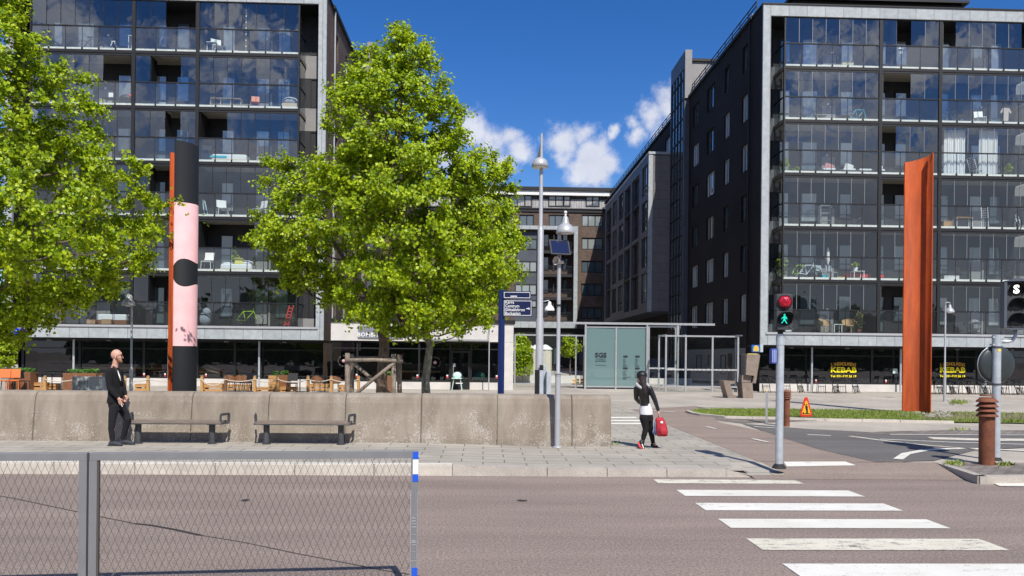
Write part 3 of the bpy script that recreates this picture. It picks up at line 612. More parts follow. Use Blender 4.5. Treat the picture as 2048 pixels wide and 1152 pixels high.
    mb=MB(); mb.box(sx-s*3.0,sx-s*(FW-3.5),FY+3.5,94,20.99,22.9 if side<0 else 22.2); mb.box(sx-s*2.7,sx-s*(FW-3.2),FY+3.2,94.4,22.9 if side<0 else 22.2,23.05 if side<0 else 22.35)
    if side<0: obj('penthouse',mb,M_dark,B,world=True)
    # parapet gutter along the side
    mb=MB(); mb.box(sx+s*.12,sx-s*.15,FY+1.7,97,20.985,21.16); obj('gutter',mb,M_dark,B,world=True)
    # ground floor
    GY=42.9; e0,e1=(.35,FW-.1)
    mb=MB(); mb.box(X(e0),X(e1),GY-.04,GY+.16,.10,.52); obj('plinth',mb,M_concw,B,world=True)
    mb=MB(); mb.box(X(.02),X(FW-.02),FY+.25,43.9,2.56,2.648); obj('soffit',mb,M_darkwall,B,world=True)
    for i in range(5):
        mb=MB(); q=X(2+i*3.1); mb.lathe([(.09,2.56),(.13,2.50),(.13,2.49)],(q,FY+.7,0),n=12); obj('downlight',mb,M_lampgrey,B,world=True)
    fr=MB(); xs=[e0,3.35,6.75,9.6,11.6,e1]
    for q in xs: fr.box(X(q)-.06,X(q)+.06,GY-.03,GY+.09,.524,2.558)
    fr.box(X(e0)+.06,X(e1)-.06,GY-.026,GY+.08,.525,.60); fr.box(X(e0)+.06,X(e1)-.06,GY-.024,GY+.08,2.08,2.13); fr.box(X(e0)+.06,X(e1)-.06,GY-.022,GY+.08,2.48,2.556)
    SF=obj('shopfront',fr,M_dark,B,world=True)
    for a,b in zip(xs,xs[1:]):
        mb=MB(); t=rr.gauss(0,.006); mb.quad((X(a)+.06,GY+.03+t,.6),(X(b)-.06,GY+.03-t,.6),(X(b)-.06,GY+.03-t,2.48),(X(a)+.06,GY+.03+t,2.48)); obj('shop_pane',mb,M_glasss,SF,world=True)
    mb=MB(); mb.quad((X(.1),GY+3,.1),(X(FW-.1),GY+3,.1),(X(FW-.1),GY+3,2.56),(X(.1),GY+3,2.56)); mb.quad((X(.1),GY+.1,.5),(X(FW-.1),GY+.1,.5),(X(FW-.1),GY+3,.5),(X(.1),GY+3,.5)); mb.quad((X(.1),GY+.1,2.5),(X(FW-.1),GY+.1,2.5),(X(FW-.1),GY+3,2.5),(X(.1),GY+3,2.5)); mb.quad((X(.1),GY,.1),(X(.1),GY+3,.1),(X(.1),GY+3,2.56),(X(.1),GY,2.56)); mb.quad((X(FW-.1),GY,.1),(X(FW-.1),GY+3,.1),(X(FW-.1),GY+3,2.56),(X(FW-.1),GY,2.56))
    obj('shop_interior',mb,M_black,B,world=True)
    for q in (3.2,8.2,13.0):
        mb=MB(); mb.cyl((X(q),GY-.35,.12),(X(q),GY-.35,2.56),.055,n=10); obj('steel_column',mb,M_galv,B,world=True)
    return B
XR=14.9; XLft=-25.1
opR={(0,1):(1,),(0,2):(0,6),(1,1):(0,1),(2,1):(0,),(3,1):(0,1),(5,1):(0,1)}
opL={(0,1):(2,3),(1,0):(5,6),(1,1):(1,2),(2,1):(2,),(2,2):(0,1),(4,2):(0,1,2,3),(5,1):(1,2),(3,1):(1,2),(4,0):(3,4)}
BR=apartment(XR,-1,'zinc-framed glazed apartment block at the right of the square, above the kebab restaurant',opR,None,5,True)
BL=apartment(XLft,1,'zinc-framed glazed apartment block at the left, behind the two leafy trees and the pink-and-black column',opL,None,9,False)
# projecting box on the right block's courtyard side
PX=12.87; T=TX(PX,1)
mb=MB(); cols=[(61.75,63.9,'w'),(65.1,68.4,'v'),(69.0,71.9,'v'),(72.6,75.0,'w'),(76.2,78.6,'w'),(79.6,82.8,'v')]; rows=[(15.0,17.4),(12.1,14.5),(9.2,11.6),(6.3,8.7)]
holes=[]
for a,b,t_ in cols:
    if t_=='v': holes.append((a,b,6.0,11.7)); holes.append((a,b,12.0,17.3))
    else: holes+= [(a,b,c,d) for c,d in rows]
mb.T=T; holed(mb,61.3,83.5,5.5,17.95,holes,0,.35); mb.T=None
mb.quad((PX,61.3,5.5),(XR+.03,61.3,5.5),(XR+.03,61.3,17.95),(PX,61.3,17.95)); mb.quad((PX,83.5,5.5),(XR,83.5,5.5),(XR,83.5,17.95),(PX,83.5,17.95)); mb.quad((PX,61.3,5.5),(XR,61.3,5.5),(XR,83.5,5.5),(PX,83.5,5.5)); mb.quad((PX,61.3,17.95),(XR,61.3,17.95),(XR,83.5,17.95),(PX,83.5,17.95))
Bx=obj('projecting_bay',mb,[M_bluegrey],BR,world=True)
mb=MB(); mb.box(PX-.03,PX+.3,61.24,61.296,5.5,17.9); mb.box(PX-.05,XR,61.2,61.4,17.955,18.15); mb.box(PX-.05,PX+.25,61.4,83.5,17.955,18.15); obj('zinc_trim',mb,M_zinc,Bx,world=True)
mb=MB(); mb.box(PX+.31,XR+.02,61.26,61.297,5.6,17.85); obj('front_panel',mb,brick_mat('grey_cladding',(.19,.175,.17),(.17,.16,.155),(.08,.075,.075),30.,.72,.012,'SZ',rough=.6,bump=.1,var=.1),Bx,world=True)
for a,b,t_ in cols:
    if t_=='w':
        for c,d in rows: window(Bx,a,b,c,d,.10,T=T,pane=rnd.choice([M_winblue,M_winblue,M_wincurt]),mull=(a+(b-a)/3,a+2*(b-a)/3),tr=(c+.8,),w=.06)
    else:
        mb=MB(); mb.T=T; mb.quad((a,.34,6),(b,.34,6),(b,.34,17.3),(a,.34,17.3)); obj('loggia',mb,M_black,Bx,world=True)
        mb=MB(); mb.T=T
        for z in (8.9,14.8): mb.box(a,b,.0,.33,z-.1,z+.1)
        for z in (7.2,10.1,13.1,16.0): mb.box(a,b,.02,.05,z-.02,z+.02)
        obj('loggia_rail',mb,M_darkwall,Bx,world=True)
# entrance level under the right block's courtyard side: grey render band, windows and a door
mb=MB(); mb.box(XR-.02,XR+.02,44,61,.12,2.5)
obj('render_band',mb,mat('grey_render',(.17,.18,.18),.8,var=.15),BR,world=True)
Ts=TX(XR-.02,1)
for a,b in ((44.8,45.9),(47.6,48.6),(50.2,51.4),(53,54.2)): window(BR,a,b,.9,2.1,0,T=Ts,pane=M_windark,w=.06,sill=False)
mb=MB(); mb.T=Ts; mb.box(46.4,47.2,-.02,.01,.13,2.2); obj('entrance_door',mb,M_dark,BR,world=True)
# ---------------- far courtyard block ----------------
CYB=97.; BC=thing('apartment_building','brown brick apartment block with zinc loft storey closing the far end of the courtyard','apartment building',(2,99,.12))
def fx(u,v=500,Y=CYB): return at(u,v,Y).x
def fz(u,v,Y=CYB): return at(u,v,Y).z
zr=fz(1100,374); zb0=fz(1100,417)
holes=[]; W_=[]
def hole(u0,u1,v0,v1,pane,mull=(),Y=CYB,tr=()):
    a,b,c,d=fx(u0),fx(u1),fz(u0,v1),fz(u0,v0); holes.append((a,b,c,d)); W_.append((a,b,c,d,pane,tuple(fx(m) for m in mull),tr))
for k,(v0,v1) in enumerate([(429,453),(475,499),(521,545),(567,591),(614,638)]):
    hole(1163,1206,v0,v1,M_wincurt if k in(0,1) else M_winblue,(1176,1190))
    if k==0: hole(1038,1067,v0,v1,M_winblue,(1053,)); hole(1097,1137,v0,v1,M_winblue,(1110,1124)); hole(930,975,v0,v1,M_winblue,(950,))
holes.append((fx(1029),fx(1076),fz(1050,646),fz(1050,462))); holes.append((fx(1085),fx(1147),fz(1100,643),fz(1100,462)))
mb=MB(); holed(mb,-14,16.5,.12,zb0,holes,CYB,.3); mb.box(-14,16.5,CYB+1.8,CYB+8,.12,zb0); obj('brick_wall',mb,M_brickb,BC,world=True)
for a,b,c,d,pn,ml,tr in W_: window(BC,a,b,c,d,CYB+.15,pane=pn,mull=ml,w=.12)
mb=MB(); mb.box(-14,16.5,CYB+.5,CYB+8,zb0+.02,zr-1.0); obj('loft_wall',mb,brick_mat('standing_seam',(.085,.085,.09),(.08,.08,.085),(.04,.04,.04),.32,30,.03,'SZ',rough=.5,off=0),BC,world=True)
mb=MB(); mb.box(-14,16.5,CYB+.42,CYB+.498,zb0+.03,zb0+1.25); obj('loft_panel',mb,brick_mat('pale_seam',(.40,.39,.38),(.37,.36,.35),(.2,.2,.2),.32,30,.03,'SZ',rough=.6,off=0),BC,world=True)
mb=MB(); mb.box(-14.2,16.5,CYB-.1,CYB+.6,zr-1.02,zr-.45); obj('eaves',mb,M_white,BC,world=True)
mb=MB(); mb.box(-14.3,16.5,CYB-.3,CYB+9,zr-.446,zr-.1); mb.box(-14.3,16.5,CYB+1.5,CYB+9,zr-.096,zr+.35); obj('roof',mb,M_dark,BC,world=True)
mb=MB(); mb.box(-14,16.5,CYB-.25,CYB+.49,zb0-.10,zb0+.02); mb.box(-14,16.5,CYB-.15,CYB+.4,zb0-.45,zb0-.15); obj('loft_terrace',mb,M_darkwall,BC,world=True)
for us in ((1018,1034,1049,1064),(1096,1111,1126,1127.5,1141),(1171,1185,1199),(935,950,970)):
    window(BC,fx(us[0]),fx(us[-1]),fz(us[0],413)+.05,fz(us[0],388),CYB+.40,pane=M_winblue,mull=[fx(m) for m in us[1:-1]],w=.14,sill=False)
# zinc frame with loggias
mb=MB(); za,zb_=fz(1100,656),fz(1100,453)
mb.box(fx(1028),fx(1155),CYB-.5,CYB,za,za+.75); mb.box(fx(1028),fx(1155),CYB-.5,CYB,zb_-.45,zb_); mb.box(fx(1147),fx(1155),CYB-.5,CYB,za+.75,zb_-.45); mb.box(fx(1076),fx(1084.5),CYB-.5,CYB,za+.75,zb_-.45); obj('zinc_frame',mb,M_zinc,BC,world=True)
a,b=fx(1029),fx(1076)
mb=MB(); mb.box(a,b,CYB+.1,CYB+.3,za+.5,zb_-.4); obj('dark_cladding_or_shade',mb,M_bluegrey,BC,world=True)
for v0,v1 in [(477,499),(522,544),(568,590),(600,615)]: window(BC,a+.1,b-.1,fz(1050,v1),fz(1050,v0),CYB+.07,pane=rnd.choice([M_wincurt,M_winblue]),mull=(a+(b-a)*.33,a+(b-a)*.66),w=.12,sill=False)
a,b=fx(1085),fx(1147)
mb=MB(); mb.box(a-.3,b+.3,CYB+1.6,CYB+1.8,za,zb_); obj('loggia_wall',mb,M_brickb,BC,world=True)
for k,v in enumerate((501,548,594,641)):
    mb=MB(); z=fz(1100,v); mb.box(a,b,CYB+.02,CYB+1.6,z-.35,z); obj('loggia_slab',mb,M_darkwall,BC,world=True)
    mb=MB(); mb.box(a,b,CYB+.05,CYB+.09,z+.95,z+1.02)
    for q in range(40): x=a+(b-a)*q/39; mb.box(x-.012,x+.012,CYB+.06,CYB+.08,z,z+.95)
    obj('loggia_rail',mb,M_dark,BC,world=True)
    for s0,s1 in ((.05,.24),(.36,.44),(.68,.86)): window(BC,a+(b-a)*s0,a+(b-a)*s1,z+.6,z+2.35,CYB+1.56,pane=M_winblue,w=.09,sill=False)
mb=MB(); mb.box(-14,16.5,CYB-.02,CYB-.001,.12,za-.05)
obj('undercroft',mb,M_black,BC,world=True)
for k,(u0,u1) in enumerate(((1108,1122),(1157,1170),(985,1010),(1060,1078))):
    window(BC,fx(u0),fx(u1),.8,3.1,CYB-.05,pane=M_winblue,w=.12,sill=False)
for v in (432,478,524,570,617): # glass juliet guards
    mb=MB(); mb.quad((fx(1191),CYB-.2,fz(1191,v+30)),(fx(1206),CYB-.2,fz(1191,v+30)),(fx(1206),CYB-.2,fz(1191,v+14)),(fx(1191),CYB-.2,fz(1191,v+14))); mb.box(fx(1191),fx(1206),CYB-.22,CYB-.18,fz(1191,v+14),fz(1191,v+13)); obj('window_guard',mb,M_glasslow,BC,world=True)
# ---------------- restaurant pavilion ----------------
PY=41.0; RP=thing('restaurant_pavilion','single-storey restaurant with white concrete fascia and dark glazing between the two blocks','restaurant',(-3.5,41,.12))
qx=lambda u:at(u,700,PY).x
qz=lambda u,v:at(u,v,PY).z
x0,x1=qx(661),qx(1005); xe=qx(1027); zt=qz(800,645); zf=qz(800,682)
mb=MB()
for a,b in zip([x0,qx(787),qx(898),qx(1004)],[qx(787),qx(898),qx(1004),xe]): mb.bbox(a+.006,b-.006,PY,PY+.3,zf,zt,.01)
mb.bbox(qx(1005.5),xe-.006,PY,PY+.5,.1,zf-.012,.01); mb.box(x0,qx(1004),PY+.1,PY+.35,.1,.50); obj('concrete_fascia',mb,M_concw,RP,world=True)
mb=MB(); mb.box(x0-.02,xe+.08,PY-.08,PY+9,zt+.004,zt+.18); mb.box(x0+2,x0+6,PY+2,PY+5,zt+.18,zt+.6); mb.box(x0,xe,PY+6,PY+6.3,.12,zt); obj('roof',mb,M_dark,RP,world=True)
mb=MB(); fr=[x0+.03,qx(714),qx(776),qx(838),qx(900),qx(942),qx(1001)]
for q in fr: mb.box(q-.045,q+.045,PY+.12,PY+.22,.504,zf-.02)
mb.box(fr[0],fr[-1],PY+.124,PY+.2,.506,.60); mb.box(fr[0],fr[-1],PY+.126,PY+.2,qz(800,697)-.03,qz(800,697)+.03); mb.box(fr[0],fr[-1],PY+.128,PY+.2,zf-.09,zf-.012); SFb=obj('shopfront',mb,M_dark,RP,world=True)
for a,b in zip(fr,fr[1:]):
    mb=MB(); t=rnd.gauss(0,.005); mb.quad((a+.045,PY+.17+t,.6),(b-.045,PY+.17-t,.6),(b-.045,PY+.17-t,zf-.09),(a+.045,PY+.17+t,zf-.09)); obj('shop_pane',mb,M_glasss,SFb,world=True)
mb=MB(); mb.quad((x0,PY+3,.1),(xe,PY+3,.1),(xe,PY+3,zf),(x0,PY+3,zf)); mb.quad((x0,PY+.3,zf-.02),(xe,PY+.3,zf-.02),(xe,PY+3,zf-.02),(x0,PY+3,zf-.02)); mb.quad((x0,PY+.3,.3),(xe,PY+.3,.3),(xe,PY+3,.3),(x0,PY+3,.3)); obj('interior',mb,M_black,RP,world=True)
a,b=qx(902),qx(940); mb=MB(); zd0,zd1=.16,qz(920,702)
mb.box(a,a+.09,PY+.02,PY+.1,zd0,zd1); mb.box(b-.09,b,PY+.02,PY+.1,zd0,zd1); mb.box(a+.09,b-.09,PY+.02,PY+.1,zd1-.09,zd1); mb.box(a+.09,b-.09,PY+.02,PY+.1,zd0,.52); dr=obj('door',mb,M_dark,RP,world=True)
mb=MB(); mb.box(a+.12,a+.15,PY-.03,PY+.02,.9,1.5); obj('handle',mb,M_alu,dr,world=True)
mb=MB(); q=at(902,757,PY-.0).x; mb.box(qx(912),qx(926),PY+.0,PY+.018,.43,.48); mb.box(qx(906),qx(911),PY+.0,PY+.018,qz(908,733),qz(908,727)); obj('door_notice',mb,M_white,dr,world=True)
# canopy with rods and post
mb=MB(); mb.box(qx(862),qx(978),PY-1.1,PY-.005,zf+.02,zf+.1); cn=obj('canopy',mb,M_alu,RP,world=True)
for u in (918,977):
    mb=MB(); mb.cyl((qx(u),PY-.9,zf+.1),(qx(u)+.05,PY-.02,zf+.95),.015,n=6); obj('tie_rod',mb,M_dark,cn,world=True)
mb=MB(); mb.cyl((qx(978),PY-1.05,.12),(qx(978),PY-1.05,zf+.02),.03,n=8); obj('canopy_post',mb,M_lampgrey,cn,world=True)
# restaurant sign
mb=MB(); sa,sb=qx(716),qx(806); mb.box(sa,sb,PY-.05,PY-.004,qz(760,677),qz(760,652)); SG=single('restaurant_sign',mb,mat('sign_grey',(.22,.23,.26),.5,var=.25,vscale=2),'grey metal name board with white BOMBAY BISTRO lettering on the white fascia','sign')
mb=MB(); add_text(mb,'BOMBAY BISTRO',.29,((sa+sb)/2,PY-.06,qz(760,670)),bold=.008,spacing=1.12); o=obj('lettering',mb,M_white,SG,world=True)
w=max(p[0] for p in mb.v)-min(p[0] for p in mb.v)
def round_logo(parent,x,z,y,r=.27,name='window_logo'):
    mb=MB(); t='BOMBAY BISTRO  INDIAN CUISINE  '
    for i,ch in enumerate(t):
        if ch==' ': continue
        a=PI/2-2*PI*i/len(t); v,f=text_mesh(ch,.062,bold=.0,extrude=.001); M=Matrix.Translation((x+r*math.cos(a),y,z+r*math.sin(a)))@Matrix.Rotation(-(a-PI/2),4,'Y'); mb.add([M@p for p in v],f)
    o=obj(name,mb,mat('logo_grey',(.35,.35,.35),.6),parent,world=True)
    mb=MB(); mb.lathe([(.0,0),(.085,0),(.085,.004),(0,.004)],(x,y,z),n=20,q=Matrix.Rotation(PI/2,3,'X').to_quaternion()); obj('emblem',mb,mat('logo_pink',(.62,.34,.38),.6),o,world=True)
round_logo(RP,qx(686),qz(686,722),PY+.15); round_logo(RP,qx(870),qz(870,725),PY+.15)
M_red=mat('safety_red',(.70,.05,.05),.5)
def sticker(parent,x,y,z):
    mb=MB(); mb.box(x-.045,x+.045,y-.006,y-.002,z,z+.09); o=obj('sticker',mb,M_red,parent,world=True); mb=MB(); mb.box(x-.045,x+.045,y-.006,y-.002,z+.091,z+.17); obj('sticker_top',mb,M_white,o,world=True)
for u in (713,835,895,994): sticker(RP,qx(u),PY+.12,.72)
for u in (1632,1772): p=at(u,766,42.87); sticker(BR,p.x,42.87,.62)
for u in (288,330,412): p=at(u,766,42.87); sticker(BL,p.x,42.87,.62)
# ================= street furniture =================
# ---- benches ----
M_slat=mat('weathered_slats',(.21,.165,.13),.8,bump=.3,bscale=60,var=.35,vscale=5,stretch=(1,8,8))
M_iron=mat('grey_iron',(.075,.08,.085),.5,.3,var=.25,vscale=8,bump=.1)
def bench(xa,xb,pa,pb,y,label,flip):
    z0=.15; B=thing('bench',label,'bench',((pa+pb)/2,y,z0),group='backless benches along the concrete wall')
    st=.62 # seat top z
    for i in range(4):
        mb=MB(); yy=y-.17+i*.09; mb.bbox(xa+.04,xb-.04,yy-.0,yy+.078,st-.045,st,.006); obj('slat',mb,M_slat,B,world=True)
    mb=MB(); mb.box(xa+.02,xb-.02,y-.175,y-.165,st-.062,st-.044); mb.box(xa+.02,xb-.02,y+.185,y+.195,st-.062,st-.044)
    for q in (pa,pb): mb.box(q-.04,q+.04,y-.16,y+.18,st-.07,st-.05)
    obj('seat_frame',mb,M_iron,B,world=True)
    for q in (pa,pb):
        mb=MB(); mb.cyl((q,y+.01,zg(q)-.05),(q,y+.01,st-.08),.058,n=18); mb.cyl((q,y+.01,zg(q)),(q,y+.01,zg(q)+.015),.085,n=18); obj('leg',mb,M_iron,B,world=True)
    for q,s in ((xa+.06,-1),(xb-.06,1)):
        mb=MB(); a=st-.03; h=.155
        mb.bar((q,y-.15,a),(q+s*.01,y-.14,a+h),.045,.022); mb.bar((q+s*.07,y+.12,a),(q+s*.08,y+.11,a+h),.045,.022); mb.bar((q+s*.01,y-.145,a+h),(q+s*.08,y+.115,a+h),.022,.045); mb.bar((q-.02,y-.15,a-.02),(q+s*.08,y+.12,a-.02),.03,.03)
        obj('armrest',mb,M_iron,B,world=True)
Yb=15.12
bx=lambda u:at(u,850,Yb).x
bench(bx(262),bx(452),bx(276),bx(424),Yb,'dark slatted backless bench right beside the standing man in black',0)
bench(bx(510),bx(706),bx(533),bx(682),Yb,'dark slatted backless bench standing alone in front of the concrete wall',1)
# ---- mesh fence in the foreground ----
M_fence=mat('fence_grey_coating',(.21,.215,.22),.45,.1,var=.10,vscale=5,bump=.08,bscale=60,speck=.06)
M_wire=mat('fence_wire',(.085,.078,.07),.6,.1)
M_wirel=mat('scratched_alu',(.62,.64,.66),.35,.6,var=.3,vscale=30)
A0=Vector((-3.75,5.81,0)); A1=Vector((-.72,6.09,0)); dirf=(A1-A0).normalized()
def fpt(u): # x-position along the fence line for picture column u
    d=_ray(u,950); # intersect ray with fence line in plan
    # A0 + s*dir = t*d
    det=dirf.x*(-d.y)-(-d.x)*dirf.y; s=(-A0.x*(-d.y)+d.x*(-A0.y))/det
    return s
TF=1.165
def fence(u0,u1,label,right_end):
    s0,s1=fpt(u0),fpt(u1); M=Matrix.Translation(A0)@Matrix.Rotation(math.atan2(dirf.y,dirf.x),4,'Z')
    F=thing('mesh_fence',label,'fence',tuple(M@Vector((s0,0,0))),group='grey mesh barrier panels in the foreground')
    w=.055
    mb=MB(); mb.T=M; mb.bbox(s0+.001,s1-.001,-.0275,.0275,TF-w,TF,.003); mb.box(s0,s1,-.0275,.0275,.12,.12+w)
    obj('rail',mb,M_fence,F,world=True)
    for q in (s0,s1-w):
        mb=MB(); mb.T=M; mb.box(q,q+w,-.0278,.0278,-.0,TF-w-.001); p=obj('post',mb,M_fence,F,world=True)
        mb=MB(); mb.T=M
        for (cx_,dx) in ((q,.05),(q+.002,.02)):
            if q==s0: mb.box(q+w,q+w+.012,-.02,.006,.18,TF-w-.002); break
        if mb.v: obj('mesh_channel',mb,M_wire,p,world=True)
        if right_end and q!=s0:
            M_blue=mat('reflex_blue',(.015,.10,.62),.4)
            for z0,z1,m in ((TF-.062,TF-.004,M_blue),(TF-.178,TF-.064,M_white),(TF-.236,TF-.18,M_blue),(.19,.262,M_blue)):
                mb=MB(); mb.T=M; mb.box(q+.014,q+w+.002,-.031,-.0285 if z1<TF-w else -.028,z0,z1); obj('reflector_band',mb,m,p,world=True)
            mb=MB(); mb.T=M; r=random.Random(2)
            mb.box(q-.001,q+.003,-.0292,-.0282,.2,TF-.30); mb.box(q+w-.004,q+w-.001,-.0292,-.0282,.25,TF-.32)
            for i in range(13):
                z=r.uniform(.3,.66); mb.box(q+.004+r.uniform(0,.01),q+w-.003-r.uniform(0,.015),-.0292,-.0282,z,z+r.uniform(.0015,.007))
            obj('scratches',mb,M_wirel,p,world=True)
    # woven diamond mesh
    mb=MB(); mb.T=M; dw,dh=.0515,.124; z1=TF-w; z0=.175; xa,xb=s0+w+.006,s1-w; H=z1-z0; k=dw/dh; r=.00125
    x=xa-H*k
    while x<xb:
        for sgn in (1,-1):
            # line x = x0 + sgn*k*(z1-z)
            xs_=x if sgn>0 else x+H*k
            za,zb=z1,z0; xa_=xs_; xb_=xs_+sgn*k*H
            pts=[(xa_,za),(xb_,zb)]
            if pts[0][0]>pts[1][0]: pts=pts[::-1]
            (p0,q0),(p1,q1)=pts
            if p1<=xa or p0>=xb: continue
            if p0<xa: q0=q0+(q1-q0)*(xa-p0)/(p1-p0); p0=xa
            if p1>xb: q1=q0+(q1-q0)*(xb-p0)/(p1-p0); p1=xb
            mb.cyl((p0,sgn*.0013,q0),(p1,sgn*.0013,q1),r,n=4,cap=False,smooth=True)
        x+=dw
    obj('wire_mesh',mb,M_wire,F,world=True)
fence(181,836,'grey-framed diamond-mesh barrier with blue and white reflective bands on its end post',True)
fence(-520,176.5,'grey-framed diamond-mesh barrier cut off by the left edge of the photo',False)
# ---- lamps ----
def hood(mb,c,r,s=1.,flip=1):
    x,y,z=c; k=r/.18
    prof=[(.175,0),(.18,.02),(.172,.06),(.15,.11),(.115,.155),(.078,.18),(.072,.19),(.060,.26),(.052,.30),(.03,.325),(0,.33)]
    mb.lathe([(a*k,b*k) for a,b in prof],(x,y,z),n=24)
def bell_lamp(u,vbase,vtop,Y,armdir,label,hood_u,hood_v0,hr,group='short bell-hood lamps on the plaza',zb=.12):
    p=at(u,vtop,Y); x=p.x; zt=p.z; Lm=thing('street_lamp',label,'street lamp',(x,Y,zb),group=group)
    mb=MB(); zj=zb+1.2; mb.cyl((x,Y,zb),(x,Y,zj),.055,n=12); mb.lathe([(.055,zj),(.05,zj+.04),(.034,zj+.08),(.034,zt-.12)],(x,Y,0),n=12); mb.cyl((x,Y,zb),(x,Y,zb+.02),.09,n=12); obj('pole',mb,M_lampgrey,Lm,world=True)
    hc=at(hood_u,hood_v0,Y)
    mb=MB(); mb.tube([(x,Y,zt-.14),(x,Y,zt-.04),(x+.5*(hc.x-x)*.4,Y,zt+.01),(hc.x,Y,zt),(hc.x,Y,hc.z+hr*1.7)],.02,8); obj('arm',mb,M_lampgrey,Lm,world=True)
    mb=MB(); hood(mb,(hc.x,Y,hc.z),hr); h=obj('lamp_hood',mb,M_lampgrey,Lm,world=True)
    mb=MB(); mb.sph((hc.x,Y,hc.z+.01),hr*.55,12,6,(1,1,.4)); obj('diffuser',mb,M_white,h,world=True)
bell_lamp(264,780,592,26,-1,'slim grey bell-hood lamp rising between the standing man and the pink column',257,611,.21)
bell_lamp(1891,804,605,33.3,1,'slim grey bell-hood lamp beside the rusty steel column at the right',1899.5,625,.19)
# bell lamp with solar panel and horn
Y=15.3; px_=lambda u,v=600:at(u,v,Y)
x=px_(1117.5).x; Lm=thing('street_lamp','tall grey bell-hood lamp pole at the wall end carrying a solar panel and horn speaker','street lamp',(x,Y,.12))
mb=MB(); zj=px_(1117,750).z; zt=px_(1120,468).z
mb.cyl((x,Y,.1),(x,Y,zj-.04),.056,n=18); mb.lathe([(.056,zj-.04),(.058,zj),(.042,zj+.05),(.038,zj+.06),(.038,zj+1.4),(.038,zt)],(x,Y,0),n=18); mb.cyl((x,Y,zj-.02),(x,Y,zj+.01),.062,n=18); mb.lathe([(.09,.12),(.10,.135),(.07,.15)],(x,Y,0),n=16)
obj('pole',mb,M_lampgrey,Lm,world=True)
mb=MB(); hx=px_(1129).x; hz=px_(1129,467).z
mb.tube([(x,Y,zt-.1),(x+.01,Y,zt+.05),(hx,Y-.02,zt+.1),(hx,Y-.02,hz+.3)],.03,8); obj('arm',mb,M_lampgrey,Lm,world=True)
mb=MB(); hood(mb,(hx,Y-.03,hz),.185); h=obj('lamp_hood',mb,M_lampgrey,Lm,world=True)
mb=MB(); mb.sph((hx,Y-.03,hz+.41),.033,12,8); mb.cyl((hx,Y-.03,hz+.33),(hx,Y-.03,hz+.4),.02,n=8); obj('sensor_cap',mb,M_white,h,world=True)
mb=MB(); pc=px_(1118,497); q=Matrix.Translation((pc.x,Y-.16,pc.z))@Matrix.Rotation(R(12),4,'Z')@Matrix.Rotation(R(-28),4,'X'); mb.T=q; mb.box(-.20,.20,-.012,.012,-.17,.17); mb.T=None; mb.bar((pc.x,Y-.15,pc.z-.05),(x,Y,pc.z-.1),.03); sp=obj('solar_panel',mb,M_dark,Lm,world=True)
mb=MB(); mb.T=q; mb.box(-.175,.175,-.016,-.0125,-.145,.145); obj('solar_cells',mb,mat('solar_blue',(.006,.012,.05),.15,spec=.8),sp,world=True)
hc=px_(1113,524); mb=MB(); qd=Vector((-.75,-.6,.1)).to_track_quat('Z','Y')
mb.lathe([(.02,-.14),(.03,-.12),(.035,-.06),(.05,0),(.085,.07),(.092,.075),(.08,.07),(.045,.0),(.02,-.04)],(hc.x+.03,Y-.1,hc.z),n=16,q=qd); mb.bar((hc.x+.12,Y-.05,hc.z),(x,Y,hc.z+.02),.04); obj('horn_speaker',mb,mat('cream_plastic',(.55,.50,.42),.5,var=.1),Lm,world=True)
for v in (612,748):
    mb=MB(); z=px_(1118,v).z; mb.cyl((x,Y,z),(x,Y,z+.03),.056 if v<700 else .078,n=16); obj('clamp',mb,M_dark if v<700 else M_lampgrey,Lm,world=True)
# tall mast with pointed reflector hood
Y=20.; a=at(1079,700,Y); x=a.x; zt=at(1080,267,Y).z; Lm=thing('street_lamp','tallest lamp mast with round hood and pointed fin rising against the clouds','street lamp',(x,Y,.12))
mb=MB(); z1=at(1079,640,Y).z; z2=at(1079,458,Y).z
mb.lathe([(.098,.12),(.098,z1),(.082,z1+.05),(.078,z2-.02),(.070,z2),(.052,z2+.08),(.046,zt-.9),(.028,zt)],(x,Y,0),n=18); obj('mast',mb,M_lampgrey,Lm,world=True)
hz=at(1076,335,Y).z; mb=MB(); mb.lathe([(.20,0),(.215,.01),(.21,.08),(.175,.17),(.12,.22),(.05,.25),(0,.255)],(x-.035,Y-.02,hz),n=24); h=obj('lamp_hood',mb,M_lampgrey,Lm,world=True)
mb=MB(); mb.lathe([(0,0),(.19,.0),(.19,.02),(0,.02)],(x-.035,Y-.02,hz-.012),n=20); obj('diffuser',mb,M_white,h,world=True)
mb=MB(); mb.prism([(x-.01,zt-.15),(x-.15,hz+.1),(x-.05,hz+.1)],Y-.02,Y+.02); obj('fin',mb,M_iron,Lm,world=True)
# side-arm lamp on the same mast
p=at(1099,619,Y); za=at(1090,601,Y).z
mb=MB(); mb.tube([(x+.05,Y-.02,za-.04),(p.x-.03,Y-.02,za),(p.x,Y-.02,za-.03),(p.x,Y-.02,p.z+.2)],.016,8); obj('side_arm',mb,M_lampgrey,Lm,world=True)
mb=MB(); hood(mb,(p.x,Y-.02,p.z-.03),.128); obj('lamp_hood',mb,M_white,Lm,world=True)
